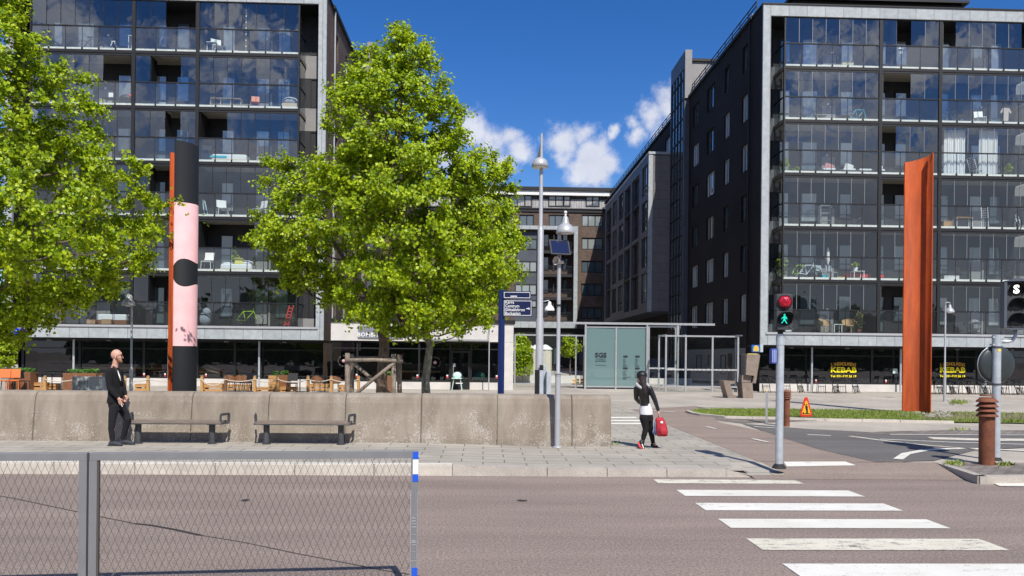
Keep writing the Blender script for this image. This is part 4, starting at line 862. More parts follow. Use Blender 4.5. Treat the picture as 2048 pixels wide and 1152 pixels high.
# ---- blue direction sign ----
M_navy=mat('navy_sign',(.005,.013,.062),.35,var=.1,vscale=3); M_navyp=mat('navy_pole',(.006,.018,.10),.35)
Y=18.; S=thing('direction_sign','navy blue direction sign with four white place names and an arrow on a blue post','direction sign',(at(1003,700,Y).x,Y,.12))
mb=MB(); mb.cyl((at(1002.5,700,Y).x,Y,.12),(at(1002.5,700,Y).x,Y,at(1003,580,Y).z),.075,n=18); obj('post',mb,M_navyp,S,world=True)
def plate(u0,u1,v0,v1,nm):
    a=at(u0,v1,Y-.1); b=at(u1,v0,Y-.1); mb=MB(); mb.bbox(a.x,b.x,Y-.12,Y-.09,a.z,b.z,.004); o=obj(nm,mb,M_navy,S,world=True)
    mb=MB(); e=.02; w=.011
    for (xa,xb,za,zb) in ((a.x+e,b.x-e,a.z+e,a.z+e+w),(a.x+e,b.x-e,b.z-e-w,b.z-e),(a.x+e,a.x+e+w,a.z+e+w,b.z-e-w),(b.x-e-w,b.x-e,a.z+e+w,b.z-e-w)): mb.box(xa,xb,Y-.125,Y-.1205,za,zb)
    obj('border',mb,M_white,o,world=True); return o,a,b
o,a,b=plate(1006,1064.5,600,632.5,'sign_plate')
mb=MB()
for i,t_ in enumerate(('Kärra','Centrum','Götaälvbron','Backaplan')): 
    v,f=text_mesh(t_,.098,bold=.0012,extrude=.002,align='LEFT',spacing=1.04,squash=.88); M=Matrix.Translation((a.x+.045,Y-.123,b.z-.062-.084*i)); mb.add([M@q for q in v],f)
obj('lettering',mb,M_white,o,world=True)
mb=MB(); zc=(a.z+b.z)/2-.01; xr=b.x-.05; mb.box(xr-.085,xr-.03,Y-.1252,Y-.121,zc-.009,zc+.009); mb.prism([(xr-.035,zc-.03),(xr,zc),(xr-.035,zc+.03)],Y-.1252,Y-.121); obj('arrow',mb,M_white,o,world=True)
o,a,b=plate(1006,1062,583,597.5,'sign_plate')
mb=MB(); mb.box(a.x+.17,a.x+.32,Y-.1252,Y-.121,a.z+.05,a.z+.07); obj('symbol',mb,M_white,o,world=True)
# ---- dark notice pillars ----
Y=19.; 
for (u0,u1,v0,lab,dy) in ((1070.5,1087,741,'shorter black and grey slab pillar left of the lamp pole behind the wall',0),(1080,1092.5,731,'taller thin black slab pillar standing between two grey ones',.6),(1092.5,1102.5,743,'pale grey slab pillar nearest the lamp pole behind the wall',.3)):
    a=at(u0,785,Y+dy); b=at(u1,v0,Y+dy); P_=thing('slab_pillar',lab,'pillar',((a.x+b.x)/2,Y+dy,.12),group='slab pillars behind the wall')
    dark=v0!=743; m=(a.x+b.x)/2 if dark else a.x
    mb=MB(); mb.bbox(m,b.x,Y+dy-.02,Y+dy+.25,.12,b.z,.01); obj('slab',mb,M_galv,P_,world=True)
    if dark: mb=MB(); mb.box(a.x,m-.004,Y+dy-.01,Y+dy+.25,.12,b.z+.01); obj('dark_face',mb,M_black,P_,world=True)
# ---- steel columns ----
def shell(name,cx_,cy_,r,a0,a1,zt0,zt1,mat_out,mat_in,parent,z0=.12):
    n=48; mb=MB(); vs=[]; th=.03; uv=[]
    for i in range(n+1):
        a=a0+(a1-a0)*i/n; zt=zt0+(zt1-zt0)*i/n
        for rr_ in (r,r-th): vs+= [(cx_+rr_*math.cos(a),cy_+rr_*math.sin(a),z0),(cx_+rr_*math.cos(a),cy_+rr_*math.sin(a),zt)]
    fo=[(4*i,4*i+4,4*i+5,4*i+1) for i in range(n)]; fi=[(4*i+2,4*i+3,4*i+7,4*i+6) for i in range(n)]
    ft=[(4*i+1,4*i+5,4*i+7,4*i+3) for i in range(n)]+[(0,1,3,2),(4*n,4*n+2,4*n+3,4*n+1)]
    mb.add(vs,fo,True); mb.mi=1; mb.v_=None
    o=len(mb.v)-len(vs)
    for f in fi: mb.f.append(f); mb.m.append(1); mb.sm.append(True)
    for f in ft: mb.f.append(f); mb.m.append(1); mb.sm.append(False)
    mb.mi=0
    return obj(name,mb,[mat_out,mat_in],parent,world=True)
cxr=at(1832,700,25.4).x; C_=thing('steel_column','tall curved rust-red steel column standing in the grass verge at the right','steel column',(cxr,25.4,.12),group='curved steel columns')
zt=at(1857,306,25.4).z; M_cyl=M_rust
shell('curved_sheet',at(1831.5,700,25.4).x,25.4,.485,R(-15.5),R(116.5),zt,zt-.22,M_rust,M_rust,C_)
M_pink=bpy.data.materials.new('painted_column'); M_pink.use_nodes=True; t,b=nodes_of(M_pink); b.inputs['Roughness'].default_value=.7; b.inputs['Specular IOR Level'].default_value=.2
gg=N(t,'ShaderNodeNewGeometry'); s3=N(t,'ShaderNodeSeparateXYZ'); L(t,gg.outputs['Position'],s3.inputs[0]); Z=s3.outputs['Z']; Xo=s3.outputs['X']
Yc=25.4; xc=at(362,700,Yc).x; Yn=Yc-.43; zhi=at(367,405,Yn).z; zlo=at(367,692,Yn).z; zc=at(367,545,Yn).z; xcc=at(368.5,545,Yn).x
band=math_n(t,'MULTIPLY',math_n(t,'LESS_THAN',Z,zhi),math_n(t,'GREATER_THAN',Z,zlo))
dx=math_n(t,'DIVIDE',math_n(t,'SUBTRACT',Xo,xcc),.365); dz=math_n(t,'DIVIDE',math_n(t,'SUBTRACT',Z,zc),.44)
rr_=math_n(t,'ADD',math_n(t,'MULTIPLY',dx,dx),math_n(t,'MULTIPLY',dz,dz)); band=math_n(t,'MULTIPLY',band,math_n(t,'GREATER_THAN',rr_,1.))
mx=N(t,'ShaderNodeMix',data_type='RGBA'); L(t,band,mx.inputs[0]); mx.inputs[6].default_value=(.013,.015,.018,1)
pn=noise(t,gg.outputs['Position'],2.5,5,.6); cr=N(t,'ShaderNodeValToRGB'); cr.color_ramp.elements[0].position=.3; cr.color_ramp.elements[0].color=(.70,.40,.42,1); cr.color_ramp.elements[1].position=.7; cr.color_ramp.elements[1].color=(.78,.48,.49,1); L(t,pn,cr.inputs[0]); L(t,cr.outputs[0],mx.inputs[7]); L(t,mx.outputs[2],b.inputs['Base Color'])
C_=thing('steel_column','tall curved steel column painted pink and black with one black spot, rust inside','steel column',(xc,Yc,.12),group='curved steel columns')
zt=at(345,287,Yc).z; shell('curved_sheet',xc,Yc,.478,R(260),R(525),zt,zt-.25,M_pink,M_rust,C_)
# ---- louvred rusty bollards ----
def bollard(p,r,h,label):
    B=thing('louvred_bollard',label,'bollard',p,group='rusty louvred bollards')
    mb=MB(); mb.cyl((p.x,p.y,p.z),(p.x,p.y,p.z+h),r,n=28); obj('stem',mb,M_rustb,B,world=True)
    k=r/.17
    for i in range(4):
        z=p.z+h-.02+i*.115*k; mb=MB(); mb.lathe([(r*1.42,z),(r*1.42,z+.008),(r*.92,z+.10*k),(r*.9,z+.10*k),(r*1.38,z-.004)],(p.x,p.y,0),n=28); obj('louvre',mb,M_rustb,B,world=True)
    mb=MB(); mb.cyl((p.x,p.y,p.z+h-.01),(p.x,p.y,p.z+h+.42*k),r*.75,n=20); obj('lamp_core',mb,M_black,B,world=True)
    mb=MB(); z=p.z+h+.36*k+.02; mb.lathe([(r*.92,z+.065*k),(r*.92,z+.09*k),(0,z+.09*k)],(p.x,p.y,0),n=24); obj('cap',mb,M_rustb,B,world=True)
pb=gr(1973,929,.118); s_=FPX/pb.y; bollard(pb,14.6/s_,(929-828)/s_,'rusty louvred bollard on the paved island at the right')
pb=gr(1573,853,.12); s_=FPX/pb.y; bollard(pb,6.3/s_,(853-795)/s_,'rusty louvred bollard half hidden behind the pedestrian signal pole')
# ---- pedestrian signal ----
pb=gr(1558,937,.12); Y=pb.y; x=pb.x; z_=lambda v,u=1558:at(u,v,Y).z; S=thing('pedestrian_signal','galvanised pedestrian signal pole with lit green walking figure under a red lens','traffic light',tuple(pb))
mb=MB(); mb.cyl((x,Y,.12),(x,Y,z_(690)),.062,n=20); mb.cyl((x,Y,z_(690)),(x,Y,z_(668)),.068,n=20); pl=obj('pole',mb,M_galv,S,world=True)
mb=MB(); mb.lathe([(.115,.125),(.105,.15),(.075,.19),(.066,.20)],(x,Y,0),n=20); obj('base_sleeve',mb,M_rubber,pl,world=True)
mb=MB(); mb.cyl((x-.0,Y,z_(670)),(x,Y,z_(656)),.045,n=12); obj('bracket',mb,M_black,S,world=True)
hx0=at(1550,600,Y).x; hx1=at(1581,600,Y).x; zb=z_(656); ztp=z_(589); zm=(zb+ztp)/2+.01
def rotz_about(x,y,a): return Matrix.Translation((x,y,0))@Matrix.Rotation(a,4,'Z')@Matrix.Translation((-x,-y,0))
HOLD=[None]
def MBr():
    m=MB(); m.T=HOLD[0]; return m
M_sig=mat('signal_housing',(.05,.055,.06),.55,var=.15)
HOLD[0]=rotz_about(x,Y,R(-10))
for (za,zb2,nm) in ((zm,ztp,'signal_head'),(zb,zm-.004,'signal_head')):
    mb=MBr(); mb.bbox(hx0,hx1,Y-.14,Y+.06,za,zb2,.012); hd=obj(nm,mb,M_sig,S,world=True)
    zc=(za+zb2)/2; xc_=(hx0+hx1)/2; red=za==zm; q=Matrix.Rotation(PI/2,3,'X').to_quaternion()
    if red:
        m=mat('red_lens',(.42,.012,.03),.15,bump=.3,bscale=35,var=.5,vscale=25,dark=(.2,.0,.01)); mb=MBr(); mb.lathe([(.105,0),(.104,.02),(.09,.045),(.05,.06),(0,.064)],(xc_,Y-.14,zc),n=28,q=q); obj('red_lens',mb,m,hd,world=True)
        mb=MBr(); mb.lathe([(.112,0),(.112,.03),(.106,.03),(.106,0)],(xc_,Y-.14,zc),n=28,q=q); obj('lens_rim',mb,M_black,hd,world=True)
    else:
        mb=MBr(); mb.lathe([(.105,0),(0,.0)],(xc_,Y-.142,zc),n=28,q=q); obj('dark_lens',mb,M_black,hd,world=True)
        mb=MBr() # open-ended hood, longer at top
        n=28; vs=[]
        for i in range(n+1):
            a=R(-40)+R(260)*i/n; ln=.06+.13*max(0,math.sin(a)); 
            vs+= [(xc_+.115*math.cos(a),Y-.14,zc+.115*math.sin(a)),(xc_+.02*(ln>0.1)+.118*math.cos(a),Y-.14-ln,zc+.118*math.sin(a)-ln*.05)]
        mb.add(vs,[(2*i,2*i+1,2*i+3,2*i+2) for i in range(n)],True); obj('visor',mb,M_black,hd,world=True)
        M_green=mat('green_figure',(.02,.85,.62),.5,emit=.8); mb=MBr(); yf=(Y-.148,Y-.144)
        def pp(pts): mb.prism([(xc_+a*.1,zc+b*.1) for a,b in pts],*yf)
        mb.prism([(xc_+.0+.015*math.cos(t),zc+.067+.017*math.sin(t)) for t in [i*PI/6 for i in range(12)]],*yf)
        pp([(-.14,.46),(.14,.46),(.2,.36),(.13,-.1),(-.16,-.1),(-.18,.3)]); pp([(-.14,.44),(-.4,.2),(-.52,.02),(-.44,-.04),(-.3,.12),(-.12,.28)]); pp([(.14,.46),(.28,.36),(.44,.08),(.38,-.1),(.3,.05),(.16,.26)])
        pp([(-.16,-.11),(.04,-.11),(-.2,-.45),(-.42,-.72),(-.52,-.62),(-.3,-.4)]); pp([(.04,-.11),(.14,-.11),(.24,-.35),(.46,-.72),(.34,-.76),(.12,-.42),(-.05,-.2)])
        obj('walking_figure',mb,M_green,hd,world=True)
mb=MB(); mb.bar(((hx0+hx1)/2,Y,zb-.01),((hx0+hx1)/2,Y,zb-.06),.05); mb.box(hx0+.0,hx1,Y-.15,Y+.06,zb-.03,zb-.004); obj('head_mount',mb,M_sig,S,world=True)
a=at(1540,727,Y); b=at(1551,697,Y); mb=MB(); mb.bbox(a.x,b.x+.01,Y-.07,Y+.05,a.z,b.z,.02); bb=obj('push_box',mb,mat('blue_box',(.045,.08,.33),.4,var=.15,vscale=8),S,world=True)
mb=MB()
for i in range(3): xx=a.x+.012+i*.026; mb.box(xx,xx+.01,Y-.073,Y-.0702,a.z+.02,b.z-.025)
obj('rib',mb,mat('pale_blue_rib',(.45,.5,.75),.5),bb,world=True)
# ---- tram signal with S and round mirror back ----
pb=gr(1991,921,.118); Y=pb.y; x=pb.x; S=thing('tram_signal','tram signal on a galvanised pole showing a white S above two dark lenses','traffic light',tuple(pb))
z_=lambda v,u=1995:at(u,v,Y).z; X_=lambda u,v=700:at(u,v,Y).x
mb=MB(); mb.cyl((x,Y,.11),(x,Y,z_(694)),.072,n=20); pl=obj('pole',mb,M_galv,S,world=True)
mb=MB(); mb.lathe([(.11,.118),(.10,.15),(.076,.18)],(x,Y,0),n=18); obj('base_sleeve',mb,M_rubber,pl,world=True)
mb=MB(); mb.cyl((x,Y,z_(694)),(x,Y,z_(670)),.078,n=20); mb.box(x-.1,x+.1,Y-.05,Y+.05,z_(691),z_(688)); mb.box(x-.1,x+.1,Y-.05,Y+.05,z_(676),z_(673)); obj('collar',mb,M_galv,S,world=True)
xh=X_(2027); mb=MB(); mb.tube([(x+.05,Y,z_(683)),(x+.2,Y,z_(683)),(xh-.02,Y,z_(680)),(xh+.03,Y-.0,z_(672)),(xh+.03,Y,z_(660))],.032,10); obj('arm',mb,M_galv,S,world=True)
za,zb=z_(655),z_(565); w=(X_(2045)-X_(2011))/2; xm=X_(2028)
HOLD[0]=rotz_about(xm,Y,R(-20))
mb=MBr(); mb.bbox(xm-w,xm+w,Y-.13,Y+.1,za,zb,.01); hd=obj('signal_head',mb,M_sig,S,world=True)
mb=MBr(); mb.box(xm-w-.045,xm-w-.002,Y-.17,Y+.1,za-.01,zb+.01); mb.box(xm+w+.002,xm+w+.045,Y-.17,Y+.1,za-.01,zb+.01)
mb.prism([(xm-w-.06,zb+.012),(xm+w+.06,zb+.012),(xm+w*.3,zb+.06),(xm-w*.3,zb+.06)],Y-.18,Y+.11); mb.prism([(xm-w-.06,za-.012),(xm-w*.5,za-.045),(xm+w*.5,za-.045),(xm+w+.06,za-.012)],Y-.18,Y+.11); obj('shroud',mb,mat('shroud_grey',(.09,.105,.13),.45),S,world=True)
q=Matrix.Rotation(PI/2,3,'X').to_quaternion(); hh=(zb-za)/3
for i in range(3):
    zc=zb-hh*(i+.5)
    mb=MBr(); mb.lathe([(.118,0),(0,0)],(xm,Y-.131,zc),n=28,q=q); obj('dark_lens',mb,M_black,hd,world=True)
    mb=MBr(); n=28; vs=[]
    for j in range(n+1):
        a=R(-55)+R(290)*j/n; ln=.02+.085*max(0,math.sin(a)*.6+.45); vs+= [(xm+.122*math.cos(a),Y-.131,zc+.122*math.sin(a)),(xm+.01+.128*math.cos(a),Y-.131-ln,zc+.124*math.sin(a)-ln*.02)]
    mb.add(vs,[(2*j,2*j+1,2*j+3,2*j+2) for j in range(n)],True); obj('visor',mb,M_black,hd,world=True)
mb=MBr(); add_text(mb,'S',.20,(xm-.01,Y-.145,zb-hh*.5),bold=.008,extrude=.004); obj('letter',mb,mat('signal_white',(1,.97,.88),.5,emit=1.6),hd,world=True)
MR=thing('round_mirror','large round traffic mirror seen from its grey back, clamped to the tram signal pole','traffic mirror',(x,Y,z_(745)))
zc=z_(729,1997); xc_=X_(1997); 
mb=MB(); mb.lathe([(.325,-.01),(.335,.02),(.33,.05),(.28,.07),(.2,.085),(.0,.09)],(xc_+.01,Y+.10,zc),n=40,q=Matrix.Rotation(PI/2,3,'X').to_quaternion()@Matrix.Rotation(R(0),3,'Z').to_quaternion()); obj('mirror_back',mb,mat('mirror_back_grey',(.035,.045,.046),.4,spec=.5,var=.2),MR,world=True)
mb=MB(); mb.tube([(xc_+.01+.335*math.cos(a),Y+.085,zc+.335*math.sin(a)) for a in [i*PI/24 for i in range(48)]],.011,6,True); obj('rim',mb,M_alu,MR,world=True)
for v in (696,770):
    mb=MB(); mb.cyl((x,Y,z_(v)),(x,Y,z_(v)+.03),.083,n=18); obj('clamp',mb,M_iron,MR,world=True)
mb=MB(); mb.box(x-.03,x+.03,Y-.0745,Y-.071,z_(703),z_(698)); obj('pole_label',mb,mat('label_yellow',(.75,.6,.08),.5),MR,world=True)
# ---- roadwork warning sign ----
p=gr(1611,839,.12); Y=p.y; x=p.x; k=Y/FPX; S=thing('warning_sign','red-edged yellow triangular roadworks sign standing on a black rubber foot','road sign',tuple(p),rz=0)
mb=MB(); mb.bbox(x-23*k,x+24*k,Y-.2,Y+.2,.12,.12+5*k,.02); obj('rubber_foot',mb,M_rubber,S,world=True)
def tri(mb,w,h,z0,y0,y1,r=.06):
    pts=[]
    for (cx_,cz_,a0) in ((-w/2+r*1.2,z0+r,R(150)),(w/2-r*1.2,z0+r,R(270)),(0,z0+h-r*1.6,R(30))):
        for i in range(6): a=a0+R(120)*i/5; pts.append((x+cx_+r*math.cos(a),cz_+r*math.sin(a)))
    mb.prism(pts,y0,y1)
h=(834-792)*k*1.0; z0=.12+6*k
mb=MB(); tri(mb,26.5*k,h,z0,Y-.04,Y-.02); pl=obj('sign_plate',mb,mat('sign_red',(.62,.03,.02),.45),S,world=True)
mb=MB(); tri(mb,18.5*k,h*.70,z0+h*.095,Y-.046,Y-.0405,.03); obj('yellow_field',mb,mat('sign_yellow',(.85,.42,.01),.45),pl,world=True)
mb=MB(); u=k
def q2(pts): mb.prism([(x+a*u,z0+b*u) for a,b in pts],Y-.052,Y-.047)
q2([(-8.5,5.5),(-3,5.5),(-5.5,10)]); q2([(-3,5.5),(8,5.5),(7.5,7),(-3,7)]); q2([(-.5,7),(1,7),(1,14),(-.5,15)]); q2([(2,7),(4,7),(3,15),(1,15)]); q2([(-1,14),(3,14),(3,21),(0,22),(-2,19)]); q2([(-2,19),(-1,20),(-3,26),(-4,26)]); mb.prism([(x+.6*u+1.5*u*math.cos(t),z0+24*u+1.6*u*math.sin(t)) for t in [i*PI/5 for i in range(10)]],Y-.052,Y-.047)
obj('digging_figure',mb,M_black,pl,world=True)
mb=MB(); mb.box(x-.1,x-.06,Y-.018,Y+.02,.2,z0+.5*h); mb.box(x+.06,x+.1,Y-.018,Y+.02,.2,z0+.5*h); obj('support',mb,M_galv,S,world=True)
# ---- lane marker board, turned almost edge-on ----
p=gr(1533,846,.12); Y=p.y; k=Y/FPX; S=thing('marker_board','narrow round-topped marker board striped blue and yellow, seen almost edge-on','marker board',tuple(p))
ang=R(70); M=Matrix.Translation(p)@Matrix.Rotation(ang,4,'Z'); ht=(846-775)*k; wb=.12
mb=MB(); mb.T=M
pts=[(-wb,.3),(wb,.3),(wb,ht-wb)]+[(wb*math.cos(a),ht-wb+wb*math.sin(a)) for a in [i*PI/8 for i in range(1,8)]]+[(-wb,ht-wb)]
mb.prism(pts,-.012,.012)
mm=bpy.data.materials.new('marker_stripes'); mm.use_nodes=True; t,b=nodes_of(mm); g3=N(t,'ShaderNodeNewGeometry'); s3=N(t,'ShaderNodeSeparateXYZ'); L(t,g3.outputs['Position'],s3.inputs[0])
w_=math_n(t,'FRACT',math_n(t,'MULTIPLY',math_n(t,'MULTIPLY_ADD',s3.outputs['Y'],.9,s3.outputs['Z']),2.6)); mx=N(t,'ShaderNodeMix',data_type='RGBA'); L(t,math_n(t,'GREATER_THAN',w_,.5),mx.inputs[0]); mx.inputs[6].default_value=(.03,.06,.22,1); mx.inputs[7].default_value=(.55,.38,.08,1); L(t,mx.outputs[2],b.inputs['Base Color'])
obj('board',mb,mm,S,world=True)
for sx_ in (-wb,wb): mb=MB(); mb.T=M; mb.box(sx_-.02,sx_+.02,-.03,.03,0,ht-wb*.8); obj('leg',mb,M_alu,S,world=True)
# ---- concrete sculptural seats ----
M_brut=mat('brown_concrete',(.26,.205,.165),.85,bump=.4,bscale=25,var=.3,vscale=4,speck=.2,sscale=60)
Y=35.; k=Y/FPX; X_=lambda u:at(u,760,Y).x; Z_=lambda v,u=1480:at(u,v,Y).z
S=thing('concrete_sculpture','brown concrete sculpture like a low chair joined to an upturned tilted chair','sculpture',(X_(1480),Y,.12))
mb=MB(); mb.prism([(X_(a),Z_(b)) for a,b in ((1442,761),(1466,762),(1464,767),(1456,768),(1462,789),(1468,790),(1468,797),(1452,797))],Y-.35,Y+.35); obj('low_seat',mb,M_brut,S,world=True)
mb=MB(); mb.prism([(X_(a),Z_(b)) for a,b in ((1478,764),(1499,765),(1501,797),(1481,797))],Y-.4,Y+.3); obj('plinth',mb,M_brut,S,world=True)
mb=MB(); mb.prism([(X_(a),Z_(b)) for a,b in ((1486,707),(1508,711),(1505,751),(1484,749))],Y-.5,Y-.25); mb.prism([(X_(a),Z_(b)) for a,b in ((1486.5,707),(1513,707),(1516,711),(1508,766),(1500,765.5),(1509,712),(1487,711))],Y-.245,Y+.25); mb.prism([(X_(a),Z_(b)) for a,b in ((1480,749.5),(1499,751),(1497,764),(1479,763.5))],Y-.3,Y+.2); obj('upturned_seat',mb,M_brut,S,world=True)
mb=MB(); mb.prism([(X_(a),Z_(b)) for a,b in ((1488,706.8),(1505,706.8),(1506,709),(1489,709))],Y-.51,Y-.3); obj('lichen_patch',mb,mat('lichen',(.5,.42,.12),.9),S,world=True)
# ---- low blue-and-yellow pharmacy style sign by the corner ----
a=at(1503,704,41.2); b=at(1520,690,41.2); mb=MB(); mb.bbox(a.x,b.x,41.15,41.3,a.z,b.z,.01); SS=single('projecting_sign',mb,mat('sign_blue',(.01,.10,.42),.5),'small blue box sign with a yellow emblem at the corner under the brick wall','sign')
mb=MB(); xm=(a.x+b.x)/2; w=(b.x-a.x)*.33; mb.prism([(xm-w,a.z+.04),(xm+w,a.z+.04),(xm+w,a.z+.2),(xm+w*.7,b.z-.06),(xm,b.z-.02),(xm-w*.7,b.z-.06),(xm-w,a.z+.2)],41.14,41.147); obj('emblem',mb,mat('sign_gold',(.65,.45,.05),.5),SS,world=True)
mb=MB(); mb.box(b.x+.01,b.x+.17,41.2,41.35,a.z,b.z+.05); obj('side_panel',mb,M_galv,SS,world=True)
# ---- kebab lettering on the shop panes ----
M_yel=mat('letter_yellow',(1.,.80,.005),.5,emit=.0); M_org=mat('letter_orange',(.75,.36,.02),.5)
for uc,lab in ((1687,'yellow LINDHOLMENS KEBAB window lettering left of the rust column'),(1905,'yellow LINDHOLMENS KEBAB window lettering right of the rust column')):
    yk=42.85; c=at(uc,741,yk); KL=thing('window_lettering',lab,'shop lettering',(c.x,yk,c.z),group='kebab restaurant window lettering')
    mb=MB(); T_='LINDHOLMENS'; n=len(T_)
    for i,ch in enumerate(T_):
        s=(i-(n-1)/2)/((n-1)/2); v,f=text_mesh(ch,.27,bold=.006,extrude=.003,squash=.72); M=Matrix.Translation((c.x+s*.66,yk,c.z+.36-.06*s*s))@Matrix.Rotation(s*.12,4,'Y'); mb.add([M@q for q in v],f)
    obj('arched_word',mb,M_org,KL,world=True)
    mb=MB(); v,f=text_mesh('KEBAB',.40,bold=.014,extrude=.004,spacing=1.03); w=max(q.x for q in v)-min(q.x for q in v); sc=1.46/w; M=Matrix.Translation((c.x,yk,c.z+.02)); mb.add([M@Vector((q.x*sc,q.y,q.z)) for q in v],f); 
    for s_ in (-1,): pass
    obj('main_word',mb,M_yel,KL,world=True)
    mb=MB(); v,f=text_mesh('Tel: 031-719 26 19',.165,bold=.004,extrude=.003); w=max(q.x for q in v)-min(q.x for q in v); sc=1.46/w; M=Matrix.Translation((c.x,yk,c.z-.32)); mb.add([M@Vector((q.x*sc,q.y,q.z)) for q in v],f); obj('phone_line',mb,M_yel,KL,world=True)
a=at(1790,747,42.86); mb=MB(); mb.box(a.x-.13,a.x+.13,42.85,42.868,a.z,a.z+.27); nt_=single('door_notice',mb,mat('pale_green_paper',(.55,.68,.62),.6),'small pale green notice taped inside the dark kebab shop door','notice')
# street name plate
a=at(11,672,41.6); b=at(51,657,41.6); mb=MB(); mb.box(a.x,b.x,41.62,41.66,a.z,b.z); SP=single('street_name_plate',mb,mat('plate_blue',(.0,.03,.55),.4),'blue street name plate with white lettering at the left end of the zinc band','street sign')
mb=MB(); add_text(mb,'Lindholmsallén',.155,((a.x+b.x)/2-.02,41.615,b.z-.13),bold=.002,extrude=.002,squash=.85); add_text(mb,'1 – 31',.13,(a.x+.22,41.615,a.z+.1),bold=.001,extrude=.002); obj('lettering',mb,M_white,SP,world=True)
# ---- glass screens ----
M_frosted=glass_mat('frosted_panel',solid=(.145,.225,.225),refl=.07)
def screen(name,label,u0,u1,vt,vb,Y,posts,pane_mat,cat='glass screen',w=.085,foot=.25,extra=None):
    z=lambda v:at((u0+u1)/2,v,Y).z; X=lambda u:at(u,700,Y).x
    S=thing(name,label,cat,(X((u0+u1)/2),Y,.12)); zt,zb=z(vt),max(z(vb),.2)
    xs=[X(p) for p in posts]
    for q in xs: mb=MB(); mb.box(q-w/2,q+w/2,Y-w/2,Y+w/2,.12,zt); obj('post',mb,M_alu,S,world=True)
    for a,b in zip(xs,xs[1:]):
        mb=MB(); mb.box(a+w/2,b-w/2,Y-.03,Y+.03,zt-.08,zt-.002); mb.box(a+w/2,b-w/2,Y-.03,Y+.03,zb,zb+.08); fr=obj('panel_frame',mb,M_alu,S,world=True)
        mb=MB(); t=rnd.gauss(0,.004); mb.quad((a+w/2,Y+t,zb+.08),(b-w/2,Y-t,zb+.08),(b-w/2,Y-t,zt-.08),(a+w/2,Y+t,zt-.08)); obj('glass_pane',mb,pane_mat,fr,world=True)
    return S,X,z
S,X,z=screen('glass_screen','grey-green frosted screen lettered SGS at the courtyard entrance',1170,1293,653,775,43.5,(1171,1232,1293),M_frosted)
mb=MB(); za=z(645); mb.box(X(1126),X(1428),43.36,43.455,za-.12,za); obj('top_beam',mb,M_alu,S,world=True)
for u in (1170.5,1293.5): mb=MB(); mb.box(X(u)-.05,X(u)+.05,43.38,43.452,.12,za-.121); obj('tall_post',mb,M_alu,S,world=True)
mb=MB(); mb.box(X(1352),X(1357),43.38,43.45,z(670),za-.121); obj('hanger',mb,M_alu,S,world=True)
M_ink=mat('screen_ink',(.015,.02,.025),.6)
mb=MB(); zz=z(711); add_text(mb,'SGS',.36,(X(1201.5),43.48,zz),bold=.012,squash=1.1,extrude=.002); add_text(mb,'STUDENT',.12,(X(1201.5),43.48,zz-.22),extrude=.001,spacing=1.1); add_text(mb,'BOSTÄDER',.12,(X(1201.5),43.48,zz-.33),extrude=.001,spacing=1.0); mb.box(X(1191),X(1212),43.478,43.481,zz-.56,zz-.545); obj('lettering',mb,M_ink,S,world=True)
mb=MB(); r=random.Random(4)
for (u,v0,n) in ((1251,718,9),(1275,718,9),(1251,742,5),(1275,742,5)):
    q=X(u); zz=z(v0-5.5); mb.prism([(q-.14,zz),(q-.1,zz+.05),(q+.1,zz+.05),(q+.14,zz),(q+.1,zz-.05),(q-.1,zz-.05)],43.477,43.481)
    for i in range(n): L_=r.uniform(.12,.27); y0=z(v0)-.06*i; mb.box(q-.14,q-.14+L_,43.478,43.481,y0,y0+.012)
for i in range(3): zz=z(754+2*i); mb.box(X(1246),X(1246)+.2+.25*(i==0),43.478,43.481,zz,zz+.015)
obj('map_text',mb,M_ink,S,world=True)
S,X,z=screen('glass_screen','clear glass screen with three small warning stickers left of the frosted screen',1030,1168,669,769,44.6,(1030,1152,1168),M_glassc)
for u,c in ((1148,(.8,.45,.1)),(1156,(.85,.7,.05)),(1164,(.75,.25,.05))):
    q=X(u); zz=z(764); mb=MB(); mb.lathe([(.0,0),(.075,0),(.075,.004),(0,.004)],(q,44.5,zz+.14),n=14,q=Matrix.Rotation(PI/2,3,'X').to_quaternion()); mb.box(q-.08,q+.08,44.49,44.495,zz-.05,zz+.04); obj('sticker',mb,mat('sticker_%d'%u,c,.5),S,world=True)
S,X,z=screen('glass_shelter','aluminium-framed glass shelter with a dotted band across its clear panes',1332,1476,671,775,40.6,(1332,1371.5,1425,1476),M_glassc,'glass shelter')
mb=MB(); q=X(1332)
while q<X(1474): mb.box(q,q+.035,40.585,40.59,z(741),z(738)); q+=.07
obj('dotted_band',mb,M_white,S,world=True)
mb=MB(); mb.box(X(1470),X(1484),40.5,42.4,z(671)-.02,z(671)+.05); mb.box(X(1471),X(1478),40.65,40.75,.12,z(671)-.02); obj('dark_end_post',mb,M_bluegrey,S,world=True)
for u in (1332,1371.5): mb=MB(); mb.box(X(u)-.04,X(u)+.04,42.2,42.28,.12,z(672)); obj('rear_post',mb,M_alu,S,world=True)
mb=MB(); mb.box(X(1332)-.04,X(1476),42.19,42.29,z(672)+.001,z(671)+.05); mb.box(X(1332)-.03,X(1332)+.03,40.65,42.19,z(672),z(671)+.04); mb.box(X(1371.5)-.03,X(1371.5)+.03,40.65,42.19,z(672),z(671)+.04); obj('roof_frame',mb,M_alu,S,world=True)
S,X,z=screen('glass_screen','clear glass screen with a dotted band behind the woman, right of the frosted screen',1296,1330,652,772,43.5,(1297.5,1351),M_glassc)
mb=MB(); q=X(1299)
while q<X(1350): mb.box(q,q+.035,43.44,43.445,z(738),z(735)); q+=.07
obj('dotted_band',mb,M_white,S,world=True)
